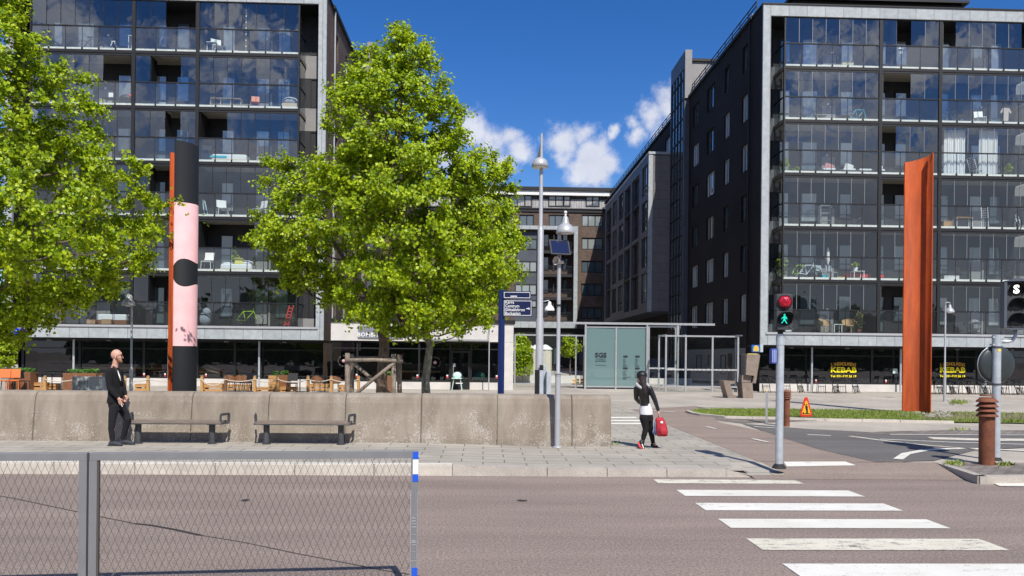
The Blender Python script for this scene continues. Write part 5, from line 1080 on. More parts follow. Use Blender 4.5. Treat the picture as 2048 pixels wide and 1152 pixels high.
# ---- courtyard furniture seen through the screens ----
M_pale=mat('cream_fabric',(.62,.58,.48),.9,var=.15,vscale=6,stretch=(6,6,1))
for i,(u,Yc_) in enumerate(((1054,66),(1061,62),(1070,58),(1090,54))):
    c=at(u,750,Yc_); k=Yc_/FPX; zt=at(u,697,Yc_).z; lab=['farthest','third nearest','second nearest','nearest'][i]
    U=thing('canvas_column','cream fluted canvas-wrapped column in the courtyard, %s of the row of four'%lab,'column',(c.x,Yc_,.3),group='cream canvas columns in the courtyard')
    r=.30+.14*(i==3); mb=MB(); n=36; vs=[]
    for z0 in (.12,zt-.1): vs+= [(c.x+r*(1+.05*math.cos(9*a))*math.cos(a),Yc_+r*(1+.05*math.cos(9*a))*math.sin(a),z0) for a in [2*PI*j/n for j in range(n)]]
    mb.add(vs,[(j,(j+1)%n,n+(j+1)%n,n+j) for j in range(n)],True); obj('shaft',mb,M_pale,U,world=True)
    mb=MB(); mb.lathe([(r*1.1,zt-.1),(r*1.15,zt),(r*.7,zt+.14),(r*.3,zt+.25),(0,zt+.28)],(c.x,Yc_,0),n=20); obj('canopy_cap',mb,M_white,U,world=True)
mb=MB(); a=at(1031,760,52); mb.box(at(1020,760,52).x,at(1160,760,52).x,52,52.4,.12,at(1090,751,52).z); single('planter_wall',mb,M_concw,'low pale concrete planter wall in the courtyard behind the clear screen','planter')
mb=MB(); mb.box(at(1298,760,52).x,at(1384,760,52).x,52,52.6,.12,at(1340,757,52).z); single('planter_wall',mb,M_concw,'low pale concrete planter wall behind the glass shelter','planter')
mb=MB(); X0=at(1298,700,58).x; X1=at(1425,700,58).x; z1=at(1360,719,58).z; mb.box(X0,14.8,57.9,58,.12,z1); mb.box(X0,14.8,57.88,58.02,z1+.002,z1+.06)
single('blue_grey_fence',mb,M_bluegrey,'smooth blue-grey fence across the courtyard behind the shelter','fence')
# ================= people =================
def blob(name,mb,mats,parent,vox=.007,smooth=4,label=None):
    """overlapping tapered volumes fused into one continuous surface"""
    me=bpy.data.meshes.new('b'); off=wloc(parent); me.from_pydata([(x-off.x,y-off.y,z-off.z) for x,y,z in mb.v],[],mb.f); me.update()
    o=bpy.data.objects.new('b',me); COL.objects.link(o); m=o.modifiers.new('r','REMESH'); m.mode='VOXEL'; m.voxel_size=vox; m.use_smooth_shade=True
    s=o.modifiers.new('s','SMOOTH'); s.iterations=smooth; s.factor=.5
    dg=bpy.context.evaluated_depsgraph_get(); dg.update(); m2=bpy.data.meshes.new_from_object(o.evaluated_get(dg)); bpy.data.objects.remove(o)
    m2.name=name; m2.materials.clear(); m2.materials.append(mats)
    for p in m2.polygons: p.use_smooth=True
    r=bpy.data.objects.new(name,m2); COL.objects.link(r); r.parent=parent
    return r
def cap(mb,a,b,r0,r1=None):
    r1=r0 if r1 is None else r1; mb.cyl(a,b,r0,r1,n=14); mb.sph(a,r0,14,8); mb.sph(b,r1,14,8)
def chain(mb,pts):
    for (a,r0),(b,r1) in zip(pts,pts[1:]): cap(mb,a,b,r0,r1)
def loft(mb,secs,n=20):
    """secs: (centre, rx, ry) horizontal ellipses from bottom to top"""
    v=[]
    for c,rx,ry in secs: v+=[(c.x+rx*math.cos(2*PI*i/n),c.y+ry*math.sin(2*PI*i/n),c.z) for i in range(n)]
    f=[(j*n+i,j*n+(i+1)%n,(j+1)*n+(i+1)%n,(j+1)*n+i) for j in range(len(secs)-1) for i in range(n)]
    mb.add(v,f+[tuple(range(n-1,-1,-1)),tuple((len(secs)-1)*n+i for i in range(n))])
def hand(mb,wrist,dirv,side,curl,s=1.):
    d=Vector(dirv).normalized(); sd=Vector(side).normalized(); cu=Vector(curl).normalized(); pm=wrist+d*.05*s
    cap(mb,wrist,wrist+d*.02*s,.024*s,.026*s)
    for o in (-.022,0,.022): cap(mb,wrist+d*.02*s+sd*o*.6*s,pm+d*.03*s+sd*o*s,.014*s,.0125*s)
    for o,ln in ((.028,.070),(.0095,.078),(-.0095,.073),(-.028,.058)):
        a=pm+d*.034*s+sd*o*s; b=a+(d*.85+cu*.4).normalized()*ln*.42*s; c=b+(d*.35+cu).normalized()*ln*.34*s; e=c+(cu-d*.15).normalized()*ln*.24*s
        chain(mb,[(a,.0098*s),(b,.0092*s),(c,.0084*s),(e,.0075*s)])
    a=pm+sd*.028*s-d*.025*s; b=a+(d*.45+sd*.7+cu*.3).normalized()*.032*s; chain(mb,[(a,.013*s),(b,.0105*s),(b+(d*.8+cu*.5+sd*.1).normalized()*.028*s,.009*s)])
M_skin=mat('skin_fair',(.60,.33,.24),.5,var=.10,vscale=12)
M_beard=mat('ginger_beard',(.21,.09,.045),.9,bump=.5,bscale=120)
M_jack=mat('black_jacket_cloth',(.004,.004,.005),.95,bump=.9,bscale=9,var=.4,vscale=6)
M_trou=mat('charcoal_trousers',(.008,.0085,.012),.95,bump=1.,bscale=9,var=.35,vscale=5)
M_shoe=mat('dark_trainers',(.035,.038,.047),.7,bump=.3)
Y0=14.84
def J(u,v,dy=0): return at(u,v,Y0+dy)
base=J(236,892); base.z=zg(base.x)
MAN=thing('person','bald bearded man in glasses and black jacket standing beside the bench, holding a cigarette','person',tuple(base))
mb=MB()
hc=J(232.8,709.5,0)                                        # skull, face turned to the right
mb.sph(hc,.092,20,14,(1.06,.84,1.08)); mb.sph(J(236.5,716,-.002),.068,16,12,(1.05,.86,1.15)); mb.sph(J(239.5,721.5,-.004),.042,14,10,(1.1,1.05,.8))
chain(mb,[(J(243.6,712.0,-.004),.011),(J(246.2,715.6,-.004),.0135)]); cap(mb,J(242.6,707,-.03),J(242.6,707,.03),.014)   # nose, brow
mb.sph(J(231.2,714.5,-.082),.022,10,8,(.7,.4,1.25)); mb.sph(J(233,714.5,.078),.022,10,8,(.7,.4,1.25))
chain(mb,[(J(233,719),.056),(J(230.5,729),.054),(J(229,737),.066)])
loft(mb,[(J(233,808),.06,.10),(J(232,795),.085,.12),(J(230,775),.085,.12),(J(229,755),.095,.15),(J(229,742),.09,.16),(J(229.5,736),.06,.09)])
for (h,k_,a_) in (((229,806,-.09),(225,843,-.11),(224.5,879,-.12)),((240,806,.08),(254,838,.06),(247.5,878,.10))): chain(mb,[(J(*h),.060),(J(*k_),.045),(J(*a_),.036)])
chain(mb,[(J(224.5,879,-.12),.04),(J(225,887,-.12),.038),(J(236,889,-.15),.03)]); chain(mb,[(J(246.5,878,.10),.04),(J(248,885,.09),.038),(J(261,886,.06),.03)])
chain(mb,[(J(218.5,744,-.17),.052),(J(219,773,-.20),.042),(J(236.5,795,-.21),.027)]); hand(mb,J(237,796.5,-.21),(J(242,808,-.2)-J(236.5,795,-.21)),(.8,-.1,.35),(.25,.55,-.45))
chain(mb,[(J(238,743,.17),.05),(J(245,770,.22),.04),(J(251,790,.16),.027)]); hand(mb,J(251,791,.16),(.15,-.2,-1),(.9,-.3,0),(-.3,-.8,-.1))
blob('body',mb,M_skin,MAN,.006,3)
mb=MB()
loft(mb,[(J(230,806.5),.128,.185),(J(230,800),.125,.18),(J(231,790),.118,.168),(J(229.5,775),.110,.155),(J(228.5,757),.122,.180),(J(228,746),.118,.195),(J(228.5,740),.095,.165),(J(229.3,735),.068,.085)])
chain(mb,[(J(218.5,745,-.175),.068),(J(217.8,758,-.195),.062),(J(219.2,774,-.205),.055),(J(226,783,-.21),.050),(J(234.8,793.5,-.21),.040)])
chain(mb,[(J(238,745,.18),.066),(J(245,770,.225),.052),(J(250.3,788,.165),.040)])
blob('jacket',mb,M_jack,MAN,.008,3)
mb=MB(); loft(mb,[(J(234,820),.122,.160),(J(232.5,810),.128,.172),(J(231,797),.112,.158)])
chain(mb,[(J(229.5,812,-.085),.094),(J(226,828,-.10),.078),(J(224.3,842,-.115),.066),(J(222.8,858,-.12),.056),(J(224.3,876,-.12),.047),(J(225.5,883,-.12),.046)])
chain(mb,[(J(240,811,.075),.092),(J(248.5,826,.065),.074),(J(255,838,.055),.064),(J(251.5,856,.08),.055),(J(246.8,874,.10),.050),(J(247,881.5,.10),.046)])
blob('trousers',mb,M_trou,MAN,.008,4)
for (h,t_) in (((221.5,888,-.12),(241,889.5,-.165)),((243.5,885,.10),(266,886.5,.05))):
    z=zg(base.x); mb=MB(); H=J(*h); Tt=J(*t_); H.z=z+.045; Tt.z=z+.030; M_=(H+Tt)/2; M_.z=z+.05
    chain(mb,[(H,.044),(M_,.045),(Tt,.034)]); cap(mb,H+Vector((.02,0,.0)),H+Vector((.03,0,.055)),.044,.046); o=blob('shoe',mb,M_shoe,MAN,.007,3)
    d=(Tt-H).normalized(); mb=MB(); mb.slab([(H.x-.045,H.y-.04),(Tt.x+.03,Tt.y-.03),(Tt.x+.03,Tt.y+.03),(H.x-.045,H.y+.04)],z+.003,z+.022); obj('sole',mb,M_rubber,o,world=True)
mb=MB(); mb.sph(J(241,723.5,-.006),.044,14,10,(.9,1.12,.85)); chain(mb,[(J(238.5,722.5,-.045),.026),(J(234.8,719,-.067),.016),(J(233.2,714.5,-.079),.009)]); chain(mb,[(J(238.5,722.5,.045),.026),(J(234.8,719,.067),.016)]); cap(mb,J(243.8,718.2,-.025),J(243.8,718.2,.02),.011); blob('beard',mb,M_beard,MAN,.006,2)
mb=MB()
for dy in (-.040,.030): mb.tube([J(245.0,711.8,dy)+Vector((.0,.026*math.cos(a),.019*math.sin(a))) for a in [i*PI/6 for i in range(12)]],.004,5,True)
mb.tube([J(245,711.2,-.066),J(241,711.3,-.082),J(231.5,712.5,-.09)],.004,5); mb.tube([J(245,711.2,.056),J(231.5,712.5,.086)],.004,5); obj('glasses',mb,M_black,MAN,world=True)
for dy in (-.034,.026): mb=MB(); mb.sph(J(243.0,711.8,dy),.011,8,6); obj('eye',mb,M_black,MAN,world=True)
mb=MB(); chain(mb,[(J(226,734,.0),.022),(J(227.5,734,-.06),.022),(J(232,738,-.085),.018),(J(235.5,745,-.085),.014)]); blob('collar',mb,mat('collar_brown',(.05,.025,.018),.9),MAN,.007,2)
mb=MB(); mb.tube([J(235.5,741,-.095),J(239,752,-.145),J(241.5,762,-.15)],[.007,.014,.006],8); obj('shirt',mb,M_white,MAN,world=True)
mb=MB(); mb.tube([J(236.5,740,-.11),J(243,757,-.16),J(249,768,-.165),J(252,776,-.165),J(250,783,-.16)],.007,6); mb.bbox(J(248,780).x,J(255,780).x,Y0-.19,Y0-.14,J(250,781).z,J(250,773).z,.008); obj('shoulder_strap',mb,M_black,MAN,world=True)
mb=MB(); mb.cyl(J(242.6,807.5,-.225),J(244.6,813.5,-.235),.0055,n=8); single('cigarette',mb,M_white,'white cigarette held between the standing man\'s fingers','cigarette')
# woman
Y0=15.25; base=J(1294,896); base.z=.124
M_leath=mat('black_leather',(.005,.005,.006),.3,bump=1.,bscale=12,spec=.7)
M_leg=mat('black_leggings',(.003,.003,.004),.9)
M_hair=mat('dark_brown_hair',(.022,.011,.009),.45,bump=.9,bscale=26,stretch=(6,6,.6))
WOM=thing('person','woman in black cap, leather jacket and leggings walking away with a red backpack in hand','person',tuple(base))
mb=MB(); mb.sph(J(1284,752.5,0),.088,18,12,(1,.95,1.05)); mb.sph(J(1281,758.5,.01),.060,14,10,(1,.95,1.1)); mb.sph(J(1274.6,757.2,.03),.013); 
chain(mb,[(J(1284,760),.044),(J(1285.5,771),.046)])
loft(mb,[(J(1292.5,836),.07,.08),(J(1292,824),.095,.10),(J(1290,808),.078,.10),(J(1287.5,790),.085,.125),(J(1286,777),.07,.14),(J(1285.5,770),.05,.06)])
chain(mb,[(J(1288.5,836,-.05),.058),(J(1291,860,-.05),.042),(J(1284.5,881,-.05),.034),(J(1284,890,-.07),.03)]); chain(mb,[(J(1297,836,.06),.058),(J(1301,861,.10),.042),(J(1305.5,885,.12),.034),(J(1311,891,.10),.026)])
chain(mb,[(J(1300.5,777,-.04),.043),(J(1309,798,-.06),.034),(J(1316.8,822,-.08),.023)]); hand(mb,J(1317,823,-.08),(.15,0,-1),(-.3,-.9,0),(.9,-.25,-.2),s=.9)
chain(mb,[(J(1271.5,777,.04),.043),(J(1273,797,.16),.033),(J(1279,806,.28),.023)]); hand(mb,J(1279,806,.28),(.5,.6,.2),(0,0,1),(-.2,.5,0),s=.88)
blob('body',mb,M_skin,WOM,.006,3)
mb=MB(); loft(mb,[(J(1290,811.5),.098,.128),(J(1289.5,803),.094,.124),(J(1288,793),.100,.135),(J(1286,781),.115,.150),(J(1285.5,774.5),.105,.145),(J(1285.5,769.5),.06,.08)])
chain(mb,[(J(1299.5,777.5,-.035),.060),(J(1304.5,788,-.05),.053),(J(1309.3,799,-.06),.047),(J(1316,819.5,-.08),.035)]); chain(mb,[(J(1272.5,778,.03),.058),(J(1272.5,797,.14),.046),(J(1278.5,805,.25),.036)])
blob('leather_jacket',mb,M_leath,WOM,.008,3)
mb=MB(); loft(mb,[(J(1292,829),.137,.14),(J(1291.8,820),.128,.135),(J(1291,812),.106,.125),(J(1290.3,806),.095,.118)]); blob('white_top',mb,mat('white_jersey',(.70,.70,.72),.9,bump=.5,bscale=20),WOM,.008,3)
mb=MB(); loft(mb,[(J(1292.6,842),.105,.11),(J(1292.6,832),.130,.133),(J(1292,822),.118,.122)])
chain(mb,[(J(1288.5,836,-.05),.098),(J(1290.5,850,-.05),.070),(J(1291.3,859,-.05),.058),(J(1288.3,870,-.05),.054),(J(1285.5,881,-.05),.040)])
chain(mb,[(J(1297,836,.06),.096),(J(1299.5,850,.08),.068),(J(1301,861,.10),.056),(J(1304,873,.11),.052),(J(1306,885,.12),.040)])
blob('leggings',mb,M_leg,WOM,.008,4)
mb=MB(); chain(mb,[(J(1282,884,-.06),.040),(J(1283,891,-.08),.040),(J(1286.5,895.5,-.09),.032)]); cap(mb,J(1285.5,881,-.05),J(1284,887,-.06),.042); blob('shoe',mb,M_black,WOM,.007,2)
mb=MB(); chain(mb,[(J(1305,890,.12),.040),(J(1309,892.5,.11),.036),(J(1314,893.6,.09),.028)]); blob('shoe',mb,M_black,WOM,.007,2)
mb=MB(); mb.tube([J(1276.5,884,-.10),J(1279.5,893,-.115),J(1285,899,-.12)],[.015,.024,.015],8); obj('red_sole',mb,M_red,WOM,world=True)
mb=MB(); mb.tube([J(1284,888,-.115),J(1286.5,895,-.12),J(1288,899,-.12)],[.008,.013,.008],8); obj('white_sole',mb,M_white,WOM,world=True)
mb=MB(); mb.sph(J(1284,750.5),.104,20,12,(1,.95,.88)); cp=obj('cap',mb,M_black,WOM,world=True)
mb=MB(); mb.sph(J(1275.5,754.3,.02),.07,14,6,(1,.85,.16)); obj('peak',mb,M_black,cp,world=True)
mb=MB(); chain(mb,[(J(1286,756,-.05),.066),(J(1287,766,-.10),.060),(J(1289,777,-.14),.052),(J(1290,786,-.155),.040),(J(1289.5,793,-.15),.018)]); chain(mb,[(J(1284,756,-.05),.06),(J(1280.5,758,-.05),.036)]); blob('hair',mb,M_hair,WOM,.008,3)
mb=MB(); chain(mb,[(J(1276.5,764,.05),.036),(J(1274.5,770,.01),.038),(J(1277.5,773,-.08),.034),(J(1283,776,-.12),.026)]); chain(mb,[(J(1284,768,.05),.055),(J(1294,769,-.06),.034),(J(1298,773,-.05),.026)]); blob('scarf',mb,mat('grey_white_scarf',(.52,.51,.50),.95,bump=.8,bscale=35,var=.4,vscale=18),WOM,.008,2)
# backpack
M_bag=mat('red_canvas',(.44,.022,.035),.75,bump=.6,bscale=18,var=.2,vscale=9)
c=J(1321.5,853,-.12); BP=thing('backpack','red canvas backpack with round white badge hanging from the walking woman\'s hand','backpack',tuple(c-Vector((0,0,.2))))
mb=MB(); loft(mb,[(c+Vector((.03,0,-.19)),.085,.05),(c+Vector((.03,0,-.175)),.108,.075),(c+Vector((.022,0,-.08)),.118,.085),(c+Vector((.0,0,.05)),.108,.075),(c+Vector((-.02,0,.14)),.09,.06),(c+Vector((-.02,0,.175)),.06,.035)],n=24); blob('main_bag',mb,M_bag,BP,.01,3)
mb=MB(); loft(mb,[(c+Vector((.04,-.07,-.15)),.07,.03),(c+Vector((.035,-.08,-.08)),.078,.032),(c+Vector((.025,-.07,-.01)),.065,.026)]); blob('front_pocket',mb,M_bag,BP,.009,2)
mb=MB(); mb.lathe([(0,0),(.028,0),(.028,.006),(0,.006)],tuple(c+Vector((.0,-.076,.085))),n=16,q=Matrix.Rotation(PI/2,3,'X').to_quaternion()); obj('badge',mb,M_white,BP,world=True)
hp=J(1318,827.5,-.08)
for dx in (-.03,.03): mb=MB(); mb.tube([c+Vector((dx-.03,-.01,.165)),Vector((hp.x+dx*.5,hp.y-.01,hp.z-.055)),c+Vector((dx+.015,.0,.165))],.009,6); obj('handle',mb,M_iron,BP,world=True)
mb=MB(); mb.tube([c+Vector((-.10,.0,.1)),c+Vector((-.118,0,-.02)),c+Vector((-.09,0,-.17))],.022,8); mb.tube([c+Vector((-.10,0,-.15)),c+Vector((-.16,.0,-.12)),c+Vector((-.165,0,-.08)),c+Vector((-.12,0,-.12))],.01,6); obj('strap',mb,mat('strap_blue',(.10,.13,.26),.8),BP,world=True)
# ================= trees =================
M_leaf=bpy.data.materials.new('spring_leaves'); M_leaf.use_nodes=True; t=M_leaf.node_tree; t.nodes.clear()
gi=N(t,'ShaderNodeNewGeometry'); cr=N(t,'ShaderNodeValToRGB'); el=cr.color_ramp.elements
el[0].position=0; el[0].color=(.11,.20,.006,1); el[1].position=1; el[1].color=(.56,.66,.018,1); q=el.new(.5); q.color=(.31,.44,.010,1)
L(t,gi.outputs['Random Per Island'],cr.inputs[0])
df=N(t,'ShaderNodeBsdfDiffuse'); L(t,cr.outputs[0],df.inputs[0]); tl=N(t,'ShaderNodeBsdfTranslucent')
hs=N(t,'ShaderNodeHueSaturation'); hs.inputs['Value'].default_value=1.25; hs.inputs['Hue'].default_value=.49; L(t,cr.outputs[0],hs.inputs['Color']); L(t,hs.outputs[0],tl.inputs[0])
m1=N(t,'ShaderNodeMixShader'); m1.inputs[0].default_value=.42; L(t,df.outputs[0],m1.inputs[1]); L(t,tl.outputs[0],m1.inputs[2])
gl=N(t,'ShaderNodeBsdfGlossy'); gl.inputs['Roughness'].default_value=.42; gl.inputs[0].default_value=(.9,.95,.8,1); m2=N(t,'ShaderNodeMixShader'); m2.inputs[0].default_value=.025; L(t,m1.outputs[0],m2.inputs[1]); L(t,gl.outputs[0],m2.inputs[2])
ou=N(t,'ShaderNodeOutputMaterial'); L(t,m2.outputs[0],ou.inputs[0])
M_bark=mat('lime_bark',(.17,.125,.09),.9,bump=.9,bscale=16,var=.5,vscale=5,stretch=(3,3,1),dark=(.05,.036,.026))
M_barkl=mat('lichen_bark',(.33,.33,.25),.9,bump=.8,bscale=18,var=.6,vscale=4,stretch=(3,3,1),dark=(.08,.065,.05))
def leaves_mesh(name,pts,nrm,size,m,parent):
    n=len(pts); rg=np.random.default_rng(n)
    pts=np.array(pts); nrm=np.array(nrm); nrm/=np.linalg.norm(nrm,axis=1)[:,None]+1e-9
    a=rg.normal(size=(n,3)); u=a-nrm*np.sum(a*nrm,axis=1)[:,None]; u/=np.linalg.norm(u,axis=1)[:,None]; w=np.cross(nrm,u)
    s=size*rg.uniform(.65,1.25,n)[:,None]; f=s*.16
    v=np.empty((n,4,3)); v[:,0]=pts-u*s*.5; v[:,1]=pts+w*s*.46+nrm*f+u*s*.05; v[:,2]=pts+u*s*.55; v[:,3]=pts-w*s*.46+nrm*f+u*s*.05
    me=bpy.data.meshes.new(name); me.vertices.add(4*n); me.vertices.foreach_set('co',(v.reshape(-1,3)).ravel().astype(np.float32))
    me.loops.add(6*n); me.polygons.add(2*n); b=np.arange(n)[:,None]*4; li=np.concatenate([b+0,b+1,b+2,b+0,b+2,b+3],axis=1).ravel()
    me.loops.foreach_set('vertex_index',li.astype(np.int32)); me.polygons.foreach_set('loop_start',np.arange(0,6*n,3,dtype=np.int32)); me.polygons.foreach_set('loop_total',np.full(2*n,3,dtype=np.int32)); me.update(); me.validate()
    me.materials.append(m); o=bpy.data.objects.new(name,me); COL.objects.link(o); o.parent=parent; return o
colx=at(367,700,25.4).x
def shades_column(q):
    d=Vector((-SUN_TO.x,-SUN_TO.y)); z=-SUN_TO.z/d.length; d.normalize(); w=Vector((colx-q.x,25.4-q.y)); t_=w.dot(d)
    if t_<0: return False
    return (w-d*t_).length<.62 and q.z+z*t_>2.15
def tree(label,Y,trunk_px,outline,seed,nclus,nleaf,lsize,csize,bark,trunk_r,inner=.35,depth_k=.92,zb=.12,group=None,ytop=None,mleaf=None,cut=None,inset=.38):
    """outline: rows (v, u_left, u_right) of the crown in picture columns, turned into a round crown at distance Y"""
    rg=random.Random(seed); tb=at(*trunk_px[0],Y); tb.z=zb
    T=thing('tree',label,'tree',tuple(tb),group=group); k=Y/FPX
    rows=[]
    for v,ul,ur in outline:
        a=at(ul,v,Y); b=at(ur,v,Y); rows.append(((a.z+b.z)/2,a.x,b.x))
    rows.sort(); zmin,zmax=rows[0][0],rows[-1][0]
    def span(z):
        for (z0,l0,r0),(z1,l1,r1) in zip(rows,rows[1:]):
            if z0<=z<=z1: f=(z-z0)/(z1-z0+1e-9); return l0+(l1-l0)*f, r0+(r1-r0)*f
        return None
    cl=[]; tries=0
    while len(cl)<nclus and tries<nclus*60:
        tries+=1; z=rg.uniform(zmin,zmax); s=span(z); 
        if not s: continue
        l,r=s; hw=max(.12,(r-l)/2-inset*csize); c=(l+r)/2
        if rg.random()>(hw/4.6)**1.0+.15: continue
        t_=rg.uniform(0,2*PI); rad=math.sqrt(rg.uniform(inner**2,1)); rad=rad if rg.random()<.75 else rg.uniform(0,1)
        x=c+hw*rad*math.cos(t_)*.97; y=Y+hw*depth_k*rad*math.sin(t_)
        p=Vector((x,y,z)); m=csize*.62
        if any((p-q).length<m for q in cl): continue
        cl.append(p)
    # skeleton: trunk points, then each cluster joins the nearest lower node
    tp=[at(u,v,Y) for u,v in trunk_px]; tp[0].z=zb; nodes=[(p,-1 if i==0 else i-1) for i,p in enumerate(tp)]; pos=[p for p in tp]; par=[-1]+list(range(len(tp)-1))
    nt_=len(tp); ax=tp[-1]
    order=sorted(range(len(cl)),key=lambda i:(cl[i]-Vector((ax.x,ax.y,cl[i].z))).length+abs(cl[i].z-ax.z)*.25)
    tips=[]
    for i in order:
        p=cl[i]; best=None;bd=1e9
        for j,q in enumerate(pos):
            if j<nt_-5 and j<nt_//3: continue
            d=p-q; ln=d.length; cost=ln+ (1.6*max(0,q.z-p.z+.15)) + .8*ln*(d.z/ln<.15 if ln>0 else 0)
            if cost<bd: bd=cost;best=j
        q=pos[best]; mid=(p+q)/2+Vector((rg.uniform(-.1,.1),rg.uniform(-.1,.1),-.08*(p-q).length)); pos.append(mid); par.append(best); pos.append(p); par.append(len(pos)-2); tips.append(len(pos)-1)
    cnt=[0]*len(pos)
    for t_ in tips: cnt[t_]+=1
    for j in range(len(pos)-1,0,-1):
        if par[j]>=0: cnt[par[j]]+=cnt[j]
    rad=[max(.007,trunk_r*(c/max(1,len(tips)))**.46) for c in cnt]
    mb=MB()
    n0=nt_
    trr=[trunk_r*(1.0-.55*i/(nt_-1)) for i in range(nt_)]; trr[0]*=1.2
    mt=MB(); mt.tube(tp,trr,14); obj('trunk',mt,bark,T,world=True)
    for j in range(n0,len(pos)):
        a=pos[par[j]]; b_=pos[j]
        if cut and (cut(b_) or cut((a+b_)/2)): continue
        r0=min(rad[par[j]],rad[j]*1.35) if par[j]>=n0 else rad[j]*1.2; mb.cyl(a,b_,r0,rad[j],n=6 if rad[j]>.02 else 4,cap=False)
    P=[];Nn=[]; cx_=sum(p.x for p in cl)/len(cl)
    for p in cl:
        out=Vector((p.x-cx_,p.y-Y,(p.z-(zmin+zmax)/2)*.6)); out=out.normalized() if out.length>0 else Vector((0,0,1))
        sc=csize*rg.uniform(.7,1.2); ncl=int(nleaf*rg.uniform(.6,1.3)*(sc/csize)**2)
        # a few twigs per clump, leaves strung along them
        tw=[Vector((rg.gauss(0,1),rg.gauss(0,1),rg.gauss(.1,.75))).normalized()*sc*rg.uniform(.5,1.) for _ in range(9)]
        for w in tw:
            if cut and cut(p+w*.5): continue
            mb.cyl(p,p+w*.8,.005,.003,n=3,cap=False)
        for i in range(ncl):
            w=rg.choice(tw); f=rg.uniform(.1,1.05); q=p+w*f+Vector((rg.gauss(0,.075),rg.gauss(0,.075),rg.gauss(-.02,.075)))*(csize/.55)
            if cut and cut(q): continue
            P.append(q); Nn.append(Vector((rg.gauss(0,.55),rg.gauss(0,.55),rg.gauss(.35,.5)))+out*.55+Vector((.1,-.3,0)))
    obj('branches',mb,bark,T,world=True)
    off=Vector(T.location); o=leaves_mesh('crown',[tuple(p-off) for p in P],[tuple(x) for x in Nn],lsize,mleaf or M_leaf,T)
    return T
big=[(48,792,816),(70,775,838),(95,757,862),(112,722,905),(135,706,912),(160,690,915),(185,662,930),(210,652,938),(235,640,945),(255,632,975),(280,620,962),(300,612,965),(318,606,990),(340,600,1012),(365,602,1018),(390,598,1012),(420,596,1014),(450,604,1020),(480,612,1028),(505,625,1040),(530,640,1046),(560,650,1040),(590,652,1036),(615,668,1020),(640,690,985),(662,735,930),(672,760,880)]
tree('taller leafy lime tree with its dark trunk inside the log guard',24.,[(763,795),(764,740),(768,700),(771,640),(768,600),(766,560),(772,500),(780,440),(786,380),(792,320),(796,260),(800,200),(804,140),(806,90)],big,11,425,210,.102,.50,M_bark,.165,inset=.30,group='broad lime trees on the square',cut=shades_column)
low=[(310,505,560),(330,497,620),(355,500,660),(380,515,700),(405,500,720),(430,482,720),(455,478,720),(480,484,720),(510,520,700),(540,540,690),(565,560,700),(590,600,700),(612,640,700)]
tree('lime tree spreading its low boughs toward the pink column, left of the log guard',26.,[(853,795),(851,760),(856,720),(860,690),(846,655),(835,620),(845,560),(850,480),(850,400)],[(300,905,1000),(320,890,1028),(345,880,1042),(375,880,1045),(400,890,1020),(430,880,1030),(460,880,1050),(490,880,1062),(520,870,1065),(550,830,1066),(575,800,1062),(595,790,1040),(615,770,1015),(640,780,985),(660,815,940)],23,160,215,.102,.50,M_barkl,.145,depth_k=1.25,inset=.2,group='broad lime trees on the square',cut=shades_column)
lo2=bpy.data.objects.get('tree.001'); lo2['label']='lime tree with pale lichen-spotted trunk standing outside the log guard'
tree('lime tree whose low boughs reach out between the pink column and the taller tree',27.5,[(762,795),(764,730),(764,690),(758,650),(740,600),(715,560),(690,520),(665,480),(650,440),(640,400)],low,29,100,190,.102,.50,M_bark,.11,depth_k=.9,group='broad lime trees on the square',cut=shades_column)
left=[(-30,-90,40),(20,-160,50),(45,-200,75),(75,-240,108),(100,-260,150),(130,-280,170),(160,-300,172),(200,-310,200),(225,-310,215),(250,-320,235),(280,-320,285),(310,-320,300),(335,-330,340),(360,-330,352),(385,-330,375),(410,-330,385),(440,-330,375),(470,-320,340),(500,-320,325),(530,-300,300),(555,-280,265),(580,-260,230),(610,-220,120),(640,-160,110),(665,-60,75),(680,0,50)]
tree('broad lime tree filling the left edge of the photo in front of the left block',22.5,[(-95,800),(-95,720),(-92,640),(-90,560),(-92,480),(-95,400),(-92,320),(-80,240),(-70,160),(-60,80),(-55,20)],left,41,560,205,.102,.50,M_bark,.17,inset=.05,group='broad lime trees on the square',cut=shades_column)
# log guard round the taller tree
Yg=23.2; X_=lambda u:at(u,700,Yg).x; k=Yg/FPX
GT=thing('tree_guard','weathered timber guard of thick logs and crossed braces round the taller tree trunk','tree guard',(X_(747),Yg+.7,.12))
for (u,y,v) in ((695.5,Yg,706),(704,Yg+1.35,708),(788,Yg,708),(799.5,Yg+1.35,709)):
    p=at(u,v,y); mb=MB(); mb.tube([(p.x+.03*(u>750),y,.05),(p.x,y,1.0),(p.x-.01,y,p.z-.03),(p.x-.01,y,p.z)],[.078,.075,.072,.06],12); obj('post',mb,M_woodg,GT,world=True)
def log(a,b,r=.05): mb=MB(); a=Vector(a);b=Vector(b); m=(a+b)/2+Vector((0,0,.02)); mb.tube([a,m,b],[r,r*.95,r*1.02],10); obj('rail',mb,M_woodg,GT,world=True)
A=lambda u,v,dy=0: tuple(at(u,v,Yg+dy))
log(A(690,720.5,-.1),A(806,722,-.1),.058); log(A(700,716,1.48),A(798,717,1.48),.05)
for a,b in ((A(705,794,-.07),A(793,722,-.07)),(A(787,794,1.42),A(703,722,1.42)),(A(703,725,.9),A(745,760,.3))):
    log(a,b,.052)
